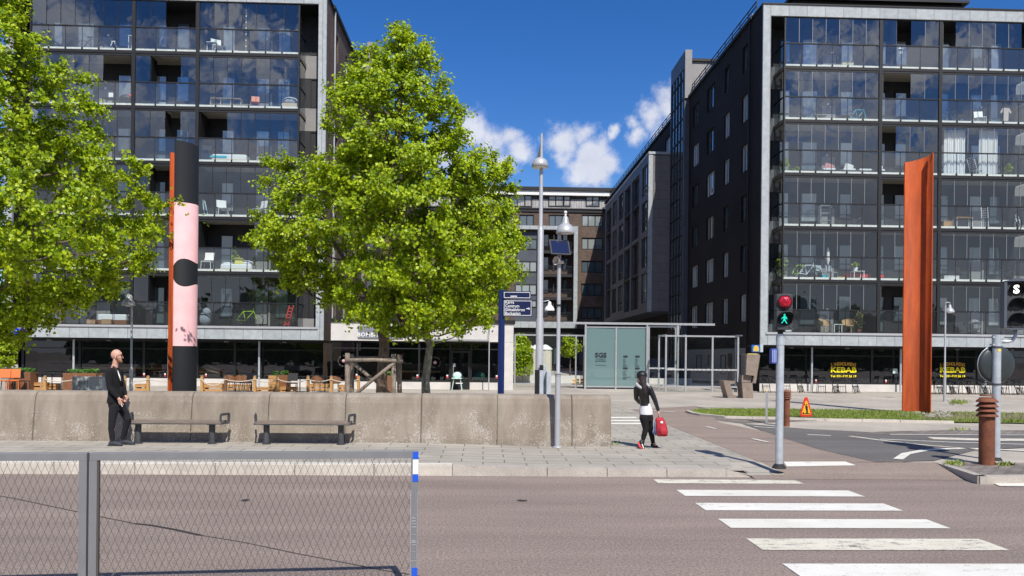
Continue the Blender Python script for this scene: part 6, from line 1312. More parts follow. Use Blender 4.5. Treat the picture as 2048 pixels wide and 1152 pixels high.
# little street tree and distant greenery
M_leafy=M_leaf
tree('small round street tree beyond the left end of the left block',52.,[(16,778),(16,740),(17,715),(17,690)],[(662,5,30),(672,-12,40),(690,-18,42),(710,-15,38),(728,-5,32)],5,60,90,.13,.42,M_barkl,.08)
for i,(u,v0,v1,w,Yt,lab) in enumerate(((1041,672,705,22,56.,'small airy courtyard tree at the left of the cream canvas columns'),(1140,672,712,26,60.,'small airy courtyard tree at the right of the cream canvas columns'))):
    tree(lab,Yt,[(u,765),(u,735),(u+1,715),(u,700)],[(v0,u-w*.4,u+w*.4),((v0+v1)/2,u-w,u+w),(v1,u-w*.6,u+w*.6)],60+i,34,46,.15,.42,M_bark,.06,group='small courtyard trees')
# leafy shrub on planter
c=at(1045,735,51.6); SH=thing('shrub','leafy green shrub hanging over the courtyard planter wall','shrub',(c.x,51.6,.9)); P=[];Nn=[]
rg=random.Random(8)
for i in range(1500):
    a=rg.uniform(0,6.28); r=math.sqrt(rg.random())*.85; P.append((r*math.cos(a)*.8,-.3+r*math.sin(a)*.6,rg.uniform(-.3,2.0)*(1-.3*r))); Nn.append((rg.gauss(0,.6),rg.gauss(-.3,.6),rg.gauss(.5,.5)))
leaves_mesh('foliage',P,Nn,.16,M_leaf,SH)
mb=MB(); mb.tube([(c.x,51.4,.3),(c.x+.05,51.4,1.2),(c.x,51.4,1.9)],.03,6); obj('stem',mb,M_bark,SH,world=True)
# far wood behind the viewer, seen in the panes, and beyond the far left end
def wood(name,label,spots,seed):
    rg=random.Random(seed); mb=MB(); P=[];Nn=[]
    for (x,y,h,r) in spots:
        mb.cyl((x,y,0),(x,y,h*.5),.25,.15,n=6)
        for i in range(330):
            u=Vector((rg.gauss(0,1),rg.gauss(0,1),rg.gauss(0,1))).normalized(); f=rg.uniform(.55,1.05)
            P.append((x+u.x*r*f,y+u.y*r*f,h*.5+u.z*h*.5*f)); Nn.append((u.x+rg.gauss(0,.5),u.y+rg.gauss(0,.5),u.z+.4+rg.gauss(0,.4)))
        mb.sph((x,y,h*.5),r*.8,10,8,(1,1,h*.46/(r*.8)))
    o=obj(name,mb,mat('wood_shade',(.03,.045,.015),.95,bump=1,bscale=2),kind='stuff',label=label,cat='wood')
    l=leaves_mesh('wood_leaves',P,Nn,.95,mat('wood_foliage',(.07,.12,.02),.9),o); l['kind']='stuff'
rg=random.Random(12)
wood('far_wood','dark green wood across the road, mirrored in the lower balcony panes',[(x+rg.uniform(-1,1),-46-rg.uniform(0,9),rg.uniform(10,14.5),rg.uniform(3.2,4.5)) for x in range(-64,84,5)]+[(x,-44,5.5,3.2) for x in range(-66,86,4)],1)
wood('distant_wood','dark mass of trees far beyond the left end of the left block',[(x,74+rg.uniform(0,6),rg.uniform(7,10),rg.uniform(3,4)) for x in range(-64,-38,5)],2)
# ================= terraces and balconies =================
def chair(label,p,rz,m,cat='chair',group=None,s=1.,name='chair'):
    T=thing(name,label,cat,tuple(p),rz,group=group)
    mb=MB(); mb.bbox(-.22*s,.22*s,-.22*s,.22*s,.43*s,.46*s,.01); obj('seat',mb,m,T)
    mb=MB(); mb.T=Matrix.Translation((0,.21*s,.46*s))@Matrix.Rotation(R(-12),4,'X'); mb.bbox(-.21*s,.21*s,-.012,.012,.08*s,.42*s,.004); obj('backrest',mb,m,T)
    for x in(-.19,.19):
        for y in(-.19,.19): mb=MB(); mb.bar((x*s,y*s,.43*s),(x*1.15*s,y*1.2*s,0),.022*s); obj('leg',mb,m,T)
    return T
def table(label,p,w,d,h,m,rz=0,group=None,ml=None,name='table'):
    T=thing(name,label,'table',tuple(p),rz,group=group)
    mb=MB(); mb.bbox(-w/2,w/2,-d/2,d/2,h-.03,h,.006); obj('tabletop',mb,m,T)
    for x in(-1,1):
        for y in(-1,1): mb=MB(); mb.bar((x*(w/2-.04),y*(d/2-.04),h-.03),(x*(w/2-.04),y*(d/2-.04),0),.035); obj('leg',mb,ml or m,T)
    return T
def bicycle(label,p,rz,m,group=None,flip=1):
    T=thing('bicycle',label,'bicycle',tuple(p),rz,group=group); r=.34
    for x in (-.52,.52):
        mb=MB(); mb.tube([(x+r*math.cos(a),0,r+r*math.sin(a)) for a in [i*PI/14 for i in range(28)]],.024,6,True); w=obj('wheel',mb,M_rubber,T)
        mb=MB()
        for i in range(10): a=i*PI/5; mb.cyl((x,0,r),(x+(r-.02)*math.cos(a),0,r+(r-.02)*math.sin(a)),.003,n=3,cap=False)
        obj('spokes',mb,M_alu,w)
    A_=[(-.52,0,r),(-.08,0,.30),(-.18,0,.80),(.36,0,.82),(.52,0,r),(.33,0,.95)]
    mb=MB()
    for a,b in ((0,1),(0,2),(1,2),(2,3),(1,3),(3,4),(3,5)): mb.cyl(A_[a],A_[b],.024,n=6)
    obj('frame',mb,m,T)
    mb=MB(); mb.tube([(.25,-.26,.98),(.36,-.1,.97),(.36,.1,.97),(.25,.26,.98)],.013,6); obj('handlebar',mb,M_black,T)
    mb=MB(); mb.tube([(-.32,0,.90),(-.2,0,.91),(-.05,0,.90)],[.06,.045,.015],8); mb.cyl((-.18,0,.8),(-.21,0,.9),.014,n=6); obj('saddle',mb,M_black,T)
    return T
def box_thing(label,p,w,d,h,m,cat='box',name='box',group=None,lid=True):
    T=thing(name,label,cat,tuple(p),group=group); mb=MB(); mb.bbox(-w/2,w/2,-d/2,d/2,0,h*.92,.01); obj('body',mb,m,T)
    mb=MB(); mb.bbox(-w/2-.01,w/2+.01,-d/2-.01,d/2+.01,h*.925,h,.008); obj('lid',mb,m,T); return T
def plant(label,p,h,m=None,r=.25,pot=M_rustb,n=160,name='potted_plant',leaf=.10):
    T=thing(name,label,'plant',tuple(p)); mb=MB(); mb.lathe([(.10,0),(.14,.22),(.13,.22),(.12,.2),(0,.2)],n=12); obj('pot',mb,pot,T)
    rg=random.Random(int(p[0]*100)); P=[];Nn=[]
    for i in range(n):
        a=rg.uniform(0,6.28); q=rg.random(); rr_=r*math.sin(PI*min(1,q*.9+.1))*rg.uniform(.3,1); P.append((rr_*math.cos(a),rr_*math.sin(a),.2+q*(h-.2))); Nn.append((rg.gauss(0,.6),rg.gauss(-.2,.6),rg.gauss(.4,.5)))
    leaves_mesh('foliage',P,Nn,leaf,m or M_leaf,T); mb=MB(); mb.cyl((0,0,.2),(0,0,h*.7),.012,n=5); obj('stem',mb,M_bark,T); return T
# ---- restaurant terrace (rope fence) ----
Yr=35.; M_post=mat('pine_post',(.52,.28,.09),.6,var=.3,vscale=8,stretch=(3,3,.6)); M_postd=mat('dark_post',(.16,.08,.04),.6)
posts=[90,152,201,249,296,404,451,509.5,555.5,616,662.5,717]
lab={90:'first from the left, before the tall planter',152:'rising behind the grey cabinet\'s left half',201:'just right of the grey cabinet',249:'hidden behind the standing man',296:'between the man and the pink column',404:'just right of the pink column',451:'darker, second right of the pink column',509.5:'left of the tall pale planter',555.5:'in front of the tall pale planter',616:'second right of the tall pale planter',662.5:'last before the log guard',717:'seen through the log guard'}
ends=[]
for u in posts:
    p=at(u,782,Yr); p.z=.12; zt=at(u,751,Yr).z; T=thing('rope_post','square timber rope post, '+lab[u],'post',tuple(p),group='timber posts of the rope barrier')
    mb=MB(); mb.bbox(p.x-.06,p.x+.06,Yr-.06,Yr+.06,.12,zt-.05,.008); obj('shaft',mb,M_postd if u==451 else M_post,T,world=True); mb=MB(); mb.bbox(p.x-.05,p.x+.05,Yr-.05,Yr+.05,zt-.048,zt,.015); obj('cap',mb,M_postd if u==451 else M_woodg,T,world=True); ends.append(Vector((p.x,Yr-.07,zt-.17)))
rl={0:'at the far left beside the tall planter',1:'above the grey cabinet',2:'behind the man\'s back',3:'in front of the man',4:'running behind the pink column',5:'sagging deepest, right of the pink column',6:'over the dark bistro chairs',7:'crossing the tall pale planter',8:'right of the tall pale planter',9:'over the right-hand bistro chairs',10:'entering the log guard'}
for i,(a,b) in enumerate(zip(ends,ends[1:])):
    sag=.28 if i==5 else .09+.02*(i%3); mb=MB(); mb.tube([a.lerp(b,t_)-Vector((0,0,sag*4*t_*(1-t_))) for t_ in [j/10 for j in range(11)]],.022,6); single('barrier_rope',mb,M_rope,'pale rope slung between two timber posts, '+rl[i],'rope',group='ropes between the timber posts')
def px2(u,Y,z=.12): p=at(u,760,Y); return Vector((p.x,Y,z))
def slatted(u0,u1,v0,Y,label,m,dy=.5,z=.12,nm='pallet_bench',cat='bench',n=2,group='low pallet benches'):
    a=px2(u0,Y);b=px2(u1,Y); h=at(u0,v0,Y).z-z; T=thing(nm,label,cat,((a.x+b.x)/2,Y,z),group=group)
    for i in range(n): z0=z+h*(i+.15)/n; mb=MB(); mb.box(a.x,b.x,Y-.02,Y+.0,z0,z+h*(i+.8)/n); obj('front_slat',mb,m,T,world=True)
    for q in (a.x+.03,b.x-.09): mb=MB(); mb.box(q,q+.06,Y+.002,Y+dy,z,z+h-.03); obj('side_block',mb,m,T,world=True)
    mb=MB(); mb.box(a.x-.01,b.x+.01,Y-.03,Y+dy,z+h-.028,z+h); obj('top_board',mb,m,T,world=True); return T
for u0,u1,v0,Y,l in ((406,445,767,35.6,'low pale pallet bench just right of the pink column'),(512,540,775,35.4,'low pale pallet bench left of the tall pale planter'),(560,590,774,35.5,'low brown-topped pallet bench right of the tall pale planter'),(676,690,770,38.,'pale timber bench against the window left of the log guard'),(270,292,768,36.5,'stepped pale crate bench beside the standing man'),(64,88,765,36.5,'pale timber bench beside the left planter'),(95,112,767,37,'small pale crate right of the leftmost rope post'),(620,655,768,38.2,'long pale bench behind the dark bistro chairs'),(455,500,769,38.2,'long pale bench behind the two dark bistro tables')):
    slatted(u0,u1,v0,Y,l,M_wood)
def planter(u0,u1,v0,Y,label,m,pl=True,dy=.6):
    a=px2(u0,Y);b=px2(u1,Y); zt=at((u0+u1)/2,v0,Y).z; T=thing('planter_box',label,'planter',((a.x+b.x)/2,Y,.12),group='timber planters round the terrace'); h=zt-.12; n=6
    for i in range(n): mb=MB(); mb.box(a.x,b.x,Y-.02,Y+.0,.12+h*i/n+.008,.12+h*(i+1)/n); obj('board',mb,m,T,world=True)
    mb=MB(); mb.box(a.x+.002,a.x+.03,Y+.001,Y+dy,.12,zt-.01); mb.box(b.x-.03,b.x-.002,Y+.001,Y+dy,.12,zt-.01); mb.box(a.x,b.x,Y+dy,Y+dy+.03,.12,zt); obj('side',mb,m,T,world=True)
    mb=MB(); mb.box(a.x+.03,b.x-.03,Y+.001,Y+dy,.2,zt-.08); obj('soil',mb,M_soil,T,world=True)
    rg=random.Random(int(u0)); P=[];Nn=[]; off=Vector(T.location)
    for i in range(500): P.append((rg.uniform(a.x+.15,b.x-.1)-off.x,rg.uniform(.05,dy),zt+rg.uniform(-.05,.17)-off.z)); Nn.append((rg.gauss(0,.5),rg.gauss(-.3,.5),rg.gauss(.6,.4)))
    leaves_mesh('herbs',P,Nn,.085,mat('herb_green',(.07,.17,.02),.7),T)
planter(537,553,751,35.3,'narrow pale end of the tall planter with herbs near the post',M_wood)
planter(554,575,750,35.9,'tall brown slatted planter with green herbs right of the pale one',M_woodd)
planter(18,61,744,36.2,'stained timber planter with herbs at the far left of the terrace',M_woodd); planter(126,192,746,36.,'long stained timber planter rising behind the grey cabinet',M_woodd); planter(765,789,751,36.5,'brown planter seen through the right half of the log guard',M_woodd)
# round bistro chairs and tables
bi=0
labs=['leftmost of the row, below the rope by the dark post','second, half behind a bistro table','third, pulled to the right of the table','left one of the pair before the last post','right one of the pair before the last post']
for u,l in ((462,labs[0]),(481,labs[1]),(492,labs[2]),(634,labs[3]),(671,labs[4])):
    p=px2(u,36.6); T=thing('bistro_chair','dark round-backed bistro chair, '+l,'chair',tuple(p),group='dark round-backed bistro chairs')
    mb=MB(); mb.cyl((0,0,.43),(0,0,.46),.22,n=16); obj('seat',mb,M_postd,T); mb=MB(); v=[]; n=10
    for i in range(n+1): a=PI+PI*i/n; v+=[(.26*math.cos(a),.26*math.sin(a),.46),(.28*math.cos(a),.28*math.sin(a),.80-.16*abs(i/n-.5)*2)]
    mb.add(v,[(2*i,2*i+2,2*i+3,2*i+1) for i in range(n)]); obj('curved_back',mb,M_woodd,T)
    for a in (.8,2.3,3.9,5.5): mb=MB(); mb.cyl((.17*math.cos(a),.17*math.sin(a),.43),(.24*math.cos(a),.24*math.sin(a),0),.012,n=5); obj('leg',mb,M_black,T)
for u,l in ((470,'left of the tall planter, nearer the pink column'),(503,'just left of the tall planter'),(600,'just right of the tall planter'),(650,'between the last two rope posts'),(104,'behind the leftmost ropes'),(84,'at the far left near the planter'),(124,'left of the grey cabinet')):
    p=px2(u,36.9); T=thing('bistro_table','thin black bistro table '+l,'table',tuple(p),group='thin black bistro tables'); mb=MB(); mb.box(-.35,.35,-.3,.3,.72,.745); obj('tabletop',mb,M_black,T)
    mb=MB(); mb.cyl((0,0,.72),(0,0,.03),.025,n=6); obj('stem',mb,M_black,T); mb=MB(); mb.bar((-.22,-.22,.02),(.22,.22,.02),.03); mb.bar((-.22,.22,.02),(.22,-.22,.02),.03); obj('foot',mb,M_black,T)
M_orange=mat('orange_metal',(.62,.15,.02),.45)
for u,Y,l in ((6,34.6,'orange-framed terrace chair at the very left edge'),(26,34.8,'orange-framed terrace chair second from the left edge')): chair(l,px2(u,Y),.4,M_orange,group='orange terrace chairs',s=1.15)
for u,l in ((14,'between the two orange chairs'),(44,'right of the orange chairs before the planter'),(584,'folded by the pallet bench'),(494,'beside the dark post table')): chair('thin black wire chair '+l,px2(u,35.4),rnd.uniform(-1,1),M_black,group='thin black wire chairs',s=1.05)
# utility cabinet
Yc=28.; a=at(144,783,Yc); b=at(206,754,Yc); T=thing('utility_cabinet','grey metal utility cabinet with faded pasted picture and small yellow label','utility cabinet',((a.x+b.x)/2,Yc,.12)); M_cab=mat('cabinet_grey',(.42,.45,.44),.6,var=.15,vscale=3); m=(a.x+b.x)/2
mb=MB(); mb.bbox(a.x,m-.004,Yc,Yc+.4,.12,b.z,.01); mb.bbox(m+.004,b.x-.1,Yc,Yc+.4,.12,b.z,.01); obj('door',mb,M_cab,T,world=True); mb=MB(); mb.bbox(b.x-.098,b.x,Yc+.03,Yc+.4,.12,b.z-.03,.01); obj('end_panel',mb,M_galv,T,world=True)
mp_=mat('pasted_picture',(.42,.44,.42),.8,var=.95,vscale=4,dark=(.03,.035,.035)); mb=MB(); mb.box(a.x+.02,m-.05,Yc-.004,Yc-.001,.2,b.z-.05); obj('pasted_picture',mb,mp_,T,world=True); mb=MB(); mb.box(m+.25,m+.33,Yc-.004,Yc-.001,b.z-.14,b.z-.10); obj('yellow_label',mb,mat('label_yellow',(.75,.6,.08),.5),T,world=True)
# cushions behind the glass, high chair, terrace counter
for i,(u,v,w,c,l) in enumerate(((402,756,.75,(.20,.19,.13),'lowest olive cushion'),(402,749,.72,(.24,.22,.15),'second olive cushion'),(402,741,.74,(.40,.24,.14),'third brown cushion'),(401,735,.7,(.42,.22,.13),'top rusty cushion'))):
    p=at(u,v,43.35); mb=MB(); mb.T=Matrix.Translation((p.x,43.4,p.z-.08))@Matrix.Rotation(rnd.uniform(-.05,.05),4,'Y'); mb.sph((0,0,0),w/2,16,8,(1,.6,.24)); single('seat_cushion',mb,mat('cushion_%d'%i,c,.9,bump=.4),l+' of the stack behind the window right of the pink column','cushion',group='seat cushions stacked behind the glass')
for u,v,l in ((430,736,'upper tan cushion sliding off the pile'),(425,742,'lower tan cushion under the sliding one')):
    p=at(u,v,43.35); mb=MB(); mb.T=Matrix.Translation((p.x,43.4,p.z))@Matrix.Rotation(.3,4,'Y'); mb.sph((0,0,0),.5,16,8,(1,.6,.13)); single('seat_cushion',mb,mat('cushion_tan',(.50,.33,.2),.9,bump=.4),l+' behind the glass','cushion',group='seat cushions stacked behind the glass')
for (u0,u1,v,Yq,l) in ((150,325,735.5,43.6,'long pale timber counter glowing behind the left block\'s dark shop windows'),(800,880,742,42.2,'pale timber counter inside the restaurant pavilion')):
    a=at(u0,v,Yq); b=at(u1,v,Yq); mb=MB(); mb.box(a.x,b.x,Yq,Yq+.4,b.z-.09,b.z); single('timber_counter',mb,M_wood,l,'counter')
p=at(914,768,40.4); p.z=.12; T=thing('high_chair','pale mint child\'s high chair standing in the restaurant doorway','high chair',tuple(p)); M_mint=mat('mint_plastic',(.55,.75,.68),.4)
mb=MB(); mb.sph((0,0,.75),.24,12,8,(1,.7,.8)); obj('seat_shell',mb,M_mint,T); mb=MB(); mb.bbox(-.27,.27,-.3,-.08,.60,.64,.02); obj('tray',mb,M_mint,T)
for x in(-.2,.2):
    for y in (-.15,.15): mb=MB(); mb.bar((x*.8,y,.6),(x*1.3,y*1.3,0),.03); obj('leg',mb,M_mint,T)
p=at(850,770,41.9); 
p=at(999,768,41.6); T=thing('shell_chair','dark green moulded chair inside the restaurant near the pavilion\'s right end','chair',(at(958,760,41.7).x,41.7,.3)); mb=MB(); mb.sph((0,0,.5),.33,12,8,(1,.7,.75)); obj('shell',mb,mat('dark_green_plastic',(.04,.16,.13),.5),T); mb=MB(); mb.cyl((0,0,.25),(0,0,0),.04,n=8); obj('foot',mb,M_black,T)
# folded black terrace furniture in front of the kebab shop
k_=0
for u0,l in ((1540,'left of the signal pole, before the kebab shop'),(1580,'just right of the signal pole, before the kebab shop'),(1650,'leftmost below the first kebab lettering'),(1690,'right below the first kebab lettering'),(1858,'hard by the rust column\'s right side'),(1880,'by the lamp right of the rust column'),(1912,'below the second kebab lettering'),(1945,'between second lettering and round mirror'),(1975,'left below the round mirror'),(2012,'right of the tram signal pole'),(2040,'cut by the photo\'s right edge')):
    Yt=40.6+.25*(k_%2); k_+=1; p=px2(u0,Yt); T=thing('terrace_table','black terrace table '+l,'table',tuple(p),rnd.uniform(-.1,.1),group='black metal terrace tables before the kebab shop')
    mb=MB()
    for i in range(5): mb.box(-.6,.6,-.36+i*.15,-.36+i*.15+.11,.715,.74)
    obj('tabletop',mb,M_black,T)
    for x in (-.5,.5): mb=MB(); mb.tube([(x,-.3,.71),(x*1.08,-.33,.04),(x*1.08,.33,.04),(x,.3,.71)],.014,5); obj('leg',mb,M_black,T)
    for side,nm in ((-1,'left'),(1,'right')):
        C2=thing('folding_chair','black folding chair at the %s of table %s'%(nm,l.split(',')[0]),'chair',(p.x+side*.36,Yt-.45,.12),rnd.uniform(-.2,.2)+side*.3,group='black folding chairs tipped against tables')
        for x in (-.18,.18): mb=MB(); mb.tube([(x,-.15,.0),(x,.05,.45),(x,.22,.84)],.012,5); obj('side_rail',mb,M_black,C2)
        mb=MB()
        for i in range(5): mb.bar((-.18,.0-.02*i,.36+.0*i),(.18,.0-.02*i,.36),.02); mb.bar((-.16+.08*i,-.14,.05),(-.16+.08*i,.03,.42),.012,.03)
        obj('seat_slats',mb,M_black,C2); mb=MB(); mb.bar((-.18,.19,.78),(.18,.19,.78),.012,.07); mb.bar((-.18,.14,.66),(.18,.14,.66),.012,.05); obj('backrest',mb,M_black,C2)
# ---- balcony belongings ----
FR=FLO; yb=42.55
def bp(u,k,y=yb): q=at(u,300,y); return Vector((q.x,y,FR[k]+.004))
ORD=['top','second','third','fourth','fifth','lowest']
M_lt=mat('pale_timber',(.62,.50,.32),.6,var=.15); M_pw=mat('white_plastic',(.75,.75,.73),.4); M_steelw=mat('white_steel',(.7,.7,.7),.4)
def bl(b,k): return '%s block\'s %s row'%(b,ORD[k])
# left block
chair('white plastic armchair on the '+bl('left',0),bp(432,0),.5,M_pw,s=1.25); table('white folding table on the '+bl('left',0),bp(423,0),.5,.5,.75,M_pw)
table('small white stool table on the '+bl('left',0),bp(466,0),.6,.35,.32,M_pw)
bicycle('black bicycle with thin wheels on the '+bl('left',0),bp(186,0),.2,M_black)
T=thing('trestle','white folding trestle on the '+bl('left',0),'trestle',tuple(bp(225,0))); 
for x in (-.28,.28):
    mb=MB(); mb.bar((x,-.1,0),(x*.2,0,.72),.035); obj('leg',mb,M_steelw,T)
mb=MB(); mb.bar((-.1,0,.72),(.1,0,.72),.05); obj('beam',mb,M_steelw,T)
table('high white bar table on the '+bl('left',0),bp(265,0),.45,.4,1.0,M_steelw)
def shelf(label,p,w,h,nx,nz,m,d=.35,name='shelf'):
    T=thing(name,label,'shelf',tuple(p)); mb=MB()
    for i in range(nz+1): mb.box(-w/2,w/2,-d/2,d/2,h*i/nz-.02*(i>0),h*i/nz+.02*(i==0)); 
    obj('board',mb,m,T); mb=MB()
    for i in range(nx+1): x=-w/2+w*i/nx; mb.box(x-.015,x+.015,-d/2+.002,d/2-.002,.021,h-.021)
    obj('upright',mb,m,T); return T
shelf('low pale timber cube shelf on the '+bl('left',1),bp(452,1),1.6,.66,3,2,M_lt); shelf('single-row pale cube shelf beside the larger one on the '+bl('left',1),bp(488,1),.9,.34,2,1,M_lt)
chair('orange plastic chair on the '+bl('left',1),bp(509,1,42.4),.2,M_orange)
T=thing('crate_stool','pale crate seat topped with a black-and-white patterned cushion on the '+bl('left',1).replace('balcony ',''),'seat',tuple(bp(580,1)))
mb=MB(); mb.bbox(-.42,.42,-.3,.3,0,.42,.02); obj('crate',mb,M_lt,T); mb=MB(); mb.sph((0,0,.58),.45,14,8,(1,.7,.55)); obj('cushion',mb,mat('patterned_cloth',(.6,.6,.6),.9,var=.9,vscale=14,dark=(.03,.03,.03)),T)
T=thing('scooter','dark moped with red tail lamp parked on the '+bl('left',1),'moped',tuple(bp(258,1))); mb=MB(); mb.sph((-.3,0,.3),.25,12,6,(1,.3,1)); mb.sph((.4,0,.25),.22,12,6,(1,.3,1)); obj('wheel',mb,M_rubber,T); mb=MB(); mb.sph((-.2,0,.6),.35,12,8,(1,.4,.55)); mb.bar((.4,0,.3),(.3,0,1.0),.08); obj('body',mb,M_black,T); mb=MB(); mb.sph((.1,-.14,.66),.09,8,6); obj('tail_lamp',mb,M_red,T)
table('dark low table carrying nothing on the '+bl('left',1),bp(224,1),.9,.5,.55,M_dark)
mb=MB(); p=bp(221,1); mb.box(p.x-.12,p.x+.12,yb-.02,yb,p.z+.56,p.z+.86); single('framed_picture',mb,M_pw,'small white framed picture standing on the dark table, left block','picture')
def mattress(label,p,w,c,h=.35,base=M_lt):
    T=thing('daybed',label,'daybed',tuple(p)); mb=MB(); mb.bbox(-w/2,w/2,-.35,.35,0,h*.45,.01); obj('base',mb,base,T); mb=MB(); mb.bbox(-w/2+.03,w/2-.03,-.34,.34,h*.46,h,.05); obj('mattress',mb,c,T); return T
T=mattress('white daybed with a turquoise towel on the '+bl('left',2),bp(462,2),1.9,M_pw,.5); mb=MB(); mb.bbox(-1.0,-.1,-.37,-.1,.30,.42,.03); obj('towel',mb,mat('turquoise',(.02,.42,.52),.8),T)
box_thing('dark storage chest at the left end of the '+bl('left',2),bp(415,2),.6,.5,.95,M_darkwall,'chest','storage_chest'); box_thing('terracotta brown box on the '+bl('left',2),bp(585,2),.7,.4,.35,mat('terracotta',(.45,.2,.12),.8))
for u,rz,l in ((446,.5,'left'),(520,-.6,'right')): chair('white sling lounge chair, the %s one, on the '%l+bl('left',3),bp(u,3),rz,M_pw,s=1.2,group='white sling lounge chairs')
mb=MB(); p=bp(411,3); mb.bar((p.x,yb,p.z),(p.x-.12,yb,p.z+1.0),.05); mb.bar((p.x+.2,yb,p.z),(p.x-.02,yb,p.z+.95),.05); single('ironing_board',mb,mat('pale_teal',(.45,.62,.65),.6),'folded pale ironing board leaning on the fourth balcony row, left block','ironing board')
T=mattress('pallet bed heaped with white blankets and yellow pillow on the '+bl('left',4).replace('balcony ',''),bp(478,4),1.7,M_pw,.42); mb=MB(); mb.bbox(-.1,.35,-.3,-.1,.43,.75,.05); obj('pillow',mb,mat('pale_yellow',(.75,.68,.15),.8),T); mb=MB(); mb.sph((.45,0,.5),.4,12,6,(1,.7,.4)); mb.sph((-.5,0,.45),.4,12,6,(1,.7,.3)); obj('blanket',mb,M_pw,T)
chair('white garden stool chair at the left of the '+bl('left',4),bp(417,4),0,M_pw,s=1.25)
plant('small dark potted plant against the window on the '+bl('left',4),bp(472,4,43.0),1.5)
bicycle('lime green bicycle on the '+bl('left',5),bp(497,5),.1,mat('lime_paint',(.35,.55,.03),.4))
T=thing('step_ladder','folded bright red step ladder leaning on the '+bl('left',5),'ladder',tuple(bp(582,5)))
for dx in (0,.22,): mb=MB(); mb.bar((-.28+dx,0,0),(.0+dx,.0,1.15),.05); obj('side_rail',mb,M_red,T)
mb=MB()
for i in range(6): z=.15+i*.17; mb.bar((-.28+.245*z,0,z),(-.05+.245*z,0,z),.05); 
obj('rung',mb,M_red,T)
T=thing('beanbag','grey slumped beanbag at the left end of the '+bl('left',5),'beanbag',tuple(bp(411,5))); mb=MB(); mb.sph((0,0,.35),.4,14,8,(1,.8,.9)); mb.sph((.15,0,.75),.22,12,8); obj('cover',mb,mat('grey_cloth',(.25,.28,.32),.9,bump=.6,bscale=8),T); 
T=mattress('pale timber sofa with cream cushions on the '+bl('left',5),bp(232,5),1.6,M_pw,.55,M_woodd); box_thing('cardboard box left of the sofa on the '+bl('left',5),bp(188,5,42.3),.45,.3,.25,mat('cardboard',(.42,.25,.13),.8)); box_thing('taller cardboard box in front of the sofa on the '+bl('left',5),bp(218,5,42.2),.5,.3,.28,mat('cardboard',(.42,.25,.13),.8))
shelf('tall open pine shelf at the far left of the '+bl('left',5),bp(118,5),.45,1.25,1,4,M_wood,name='shelf')
T=thing('tripod_grill','dark tripod kettle grill on the '+bl('left',5),'grill',tuple(bp(181,5))); mb=MB(); mb.sph((0,0,.75),.2,12,8); obj('kettle',mb,M_black,T)
for a in (0,2.1,4.2): mb=MB(); mb.bar((0,0,.7),(.28*math.cos(a),.28*math.sin(a),0),.03); obj('leg',mb,M_black,T)
# lights string, curtain etc. on the left block top row
mb=MB(); p=at(492,20,FY+.3)
for i in range(9): mb.sph((p.x,FY+.35,p.z-.32*i),.045,8,6)
mb.cyl((p.x,FY+.35,p.z+.2),(p.x,FY+.35,p.z-2.6),.006,n=4); single('light_string',mb,M_pw,'string of white globe lights hanging on the left block\'s top balcony row','light string')
# right block
for u,w,h,l in ((1671,.45,.36,'left'),(1691,.55,.5,'right')): box_thing('%s of two cream patterned storage boxes on the '%l+bl('right',0),bp(u,0),w*1.2,.35,h,mat('cream_pattern',(.60,.55,.38),.7,var=.5,vscale=14),group='cream storage boxes')
mb=MB(); p=bp(1788,0); mb.sph((p.x,FY+.3,p.z+1.0),.16,10,8,(1,.4,1.3)); single('hanging_bag',mb,M_pw,'white bag hanging from the rail on the right block\'s top balcony row','bag')
T=thing('deck_chair','black recliner chair on the '+bl('right',0),'chair',tuple(bp(1925,0))); mb=MB(); mb.tube([(-.6,0,.2),(-.1,0,.5),(.35,0,.45),(.7,0,.15)],.03,6); mb.tube([(-.4,0,0),(.2,0,.55)],.02,5); mb.tube([(.4,0,0),(-.1,0,.5)],.02,5); obj('frame',mb,M_black,T); mb=MB(); mb.bbox(.3,.95,-.2,.2,.12,.2,.03); obj('cushion',mb,M_greypanel,T)
bicycle('dark city bicycle at the left end of the '+bl('right',1),bp(1611,1),.1,M_black); bicycle('blue and white mountain bicycle on the '+bl('right',1),bp(1716,1),.25,mat('cyan_paint',(.05,.4,.6),.4))
chair('white cushioned armchair on the '+bl('right',1),bp(1960,1),-.2,M_pw,s=1.1); bicycle('black bicycle in the right-hand bay of the '+bl('right',1),bp(1903,1),.15,M_black)
p=bp(1998,1); mb=MB(); mb.prism([(p.x+a,p.z+b) for a,b in ((-.14,.2),(.14,.2),(.16,.75),(.26,.6),(.32,.68),(.18,.92),(-.18,.92),(-.32,.68),(-.26,.6),(-.16,.75))],42.0,42.03); single('hanging_shirt',mb,mat('beige_shirt',(.55,.45,.38),.9),'beige shirt hung up to dry on the right block\'s second balcony row','shirt')
for i,u in enumerate((1640,)): table('low table with white frame on the '+bl('right',1),bp(u,1),.6,.4,.45,M_greypanel)
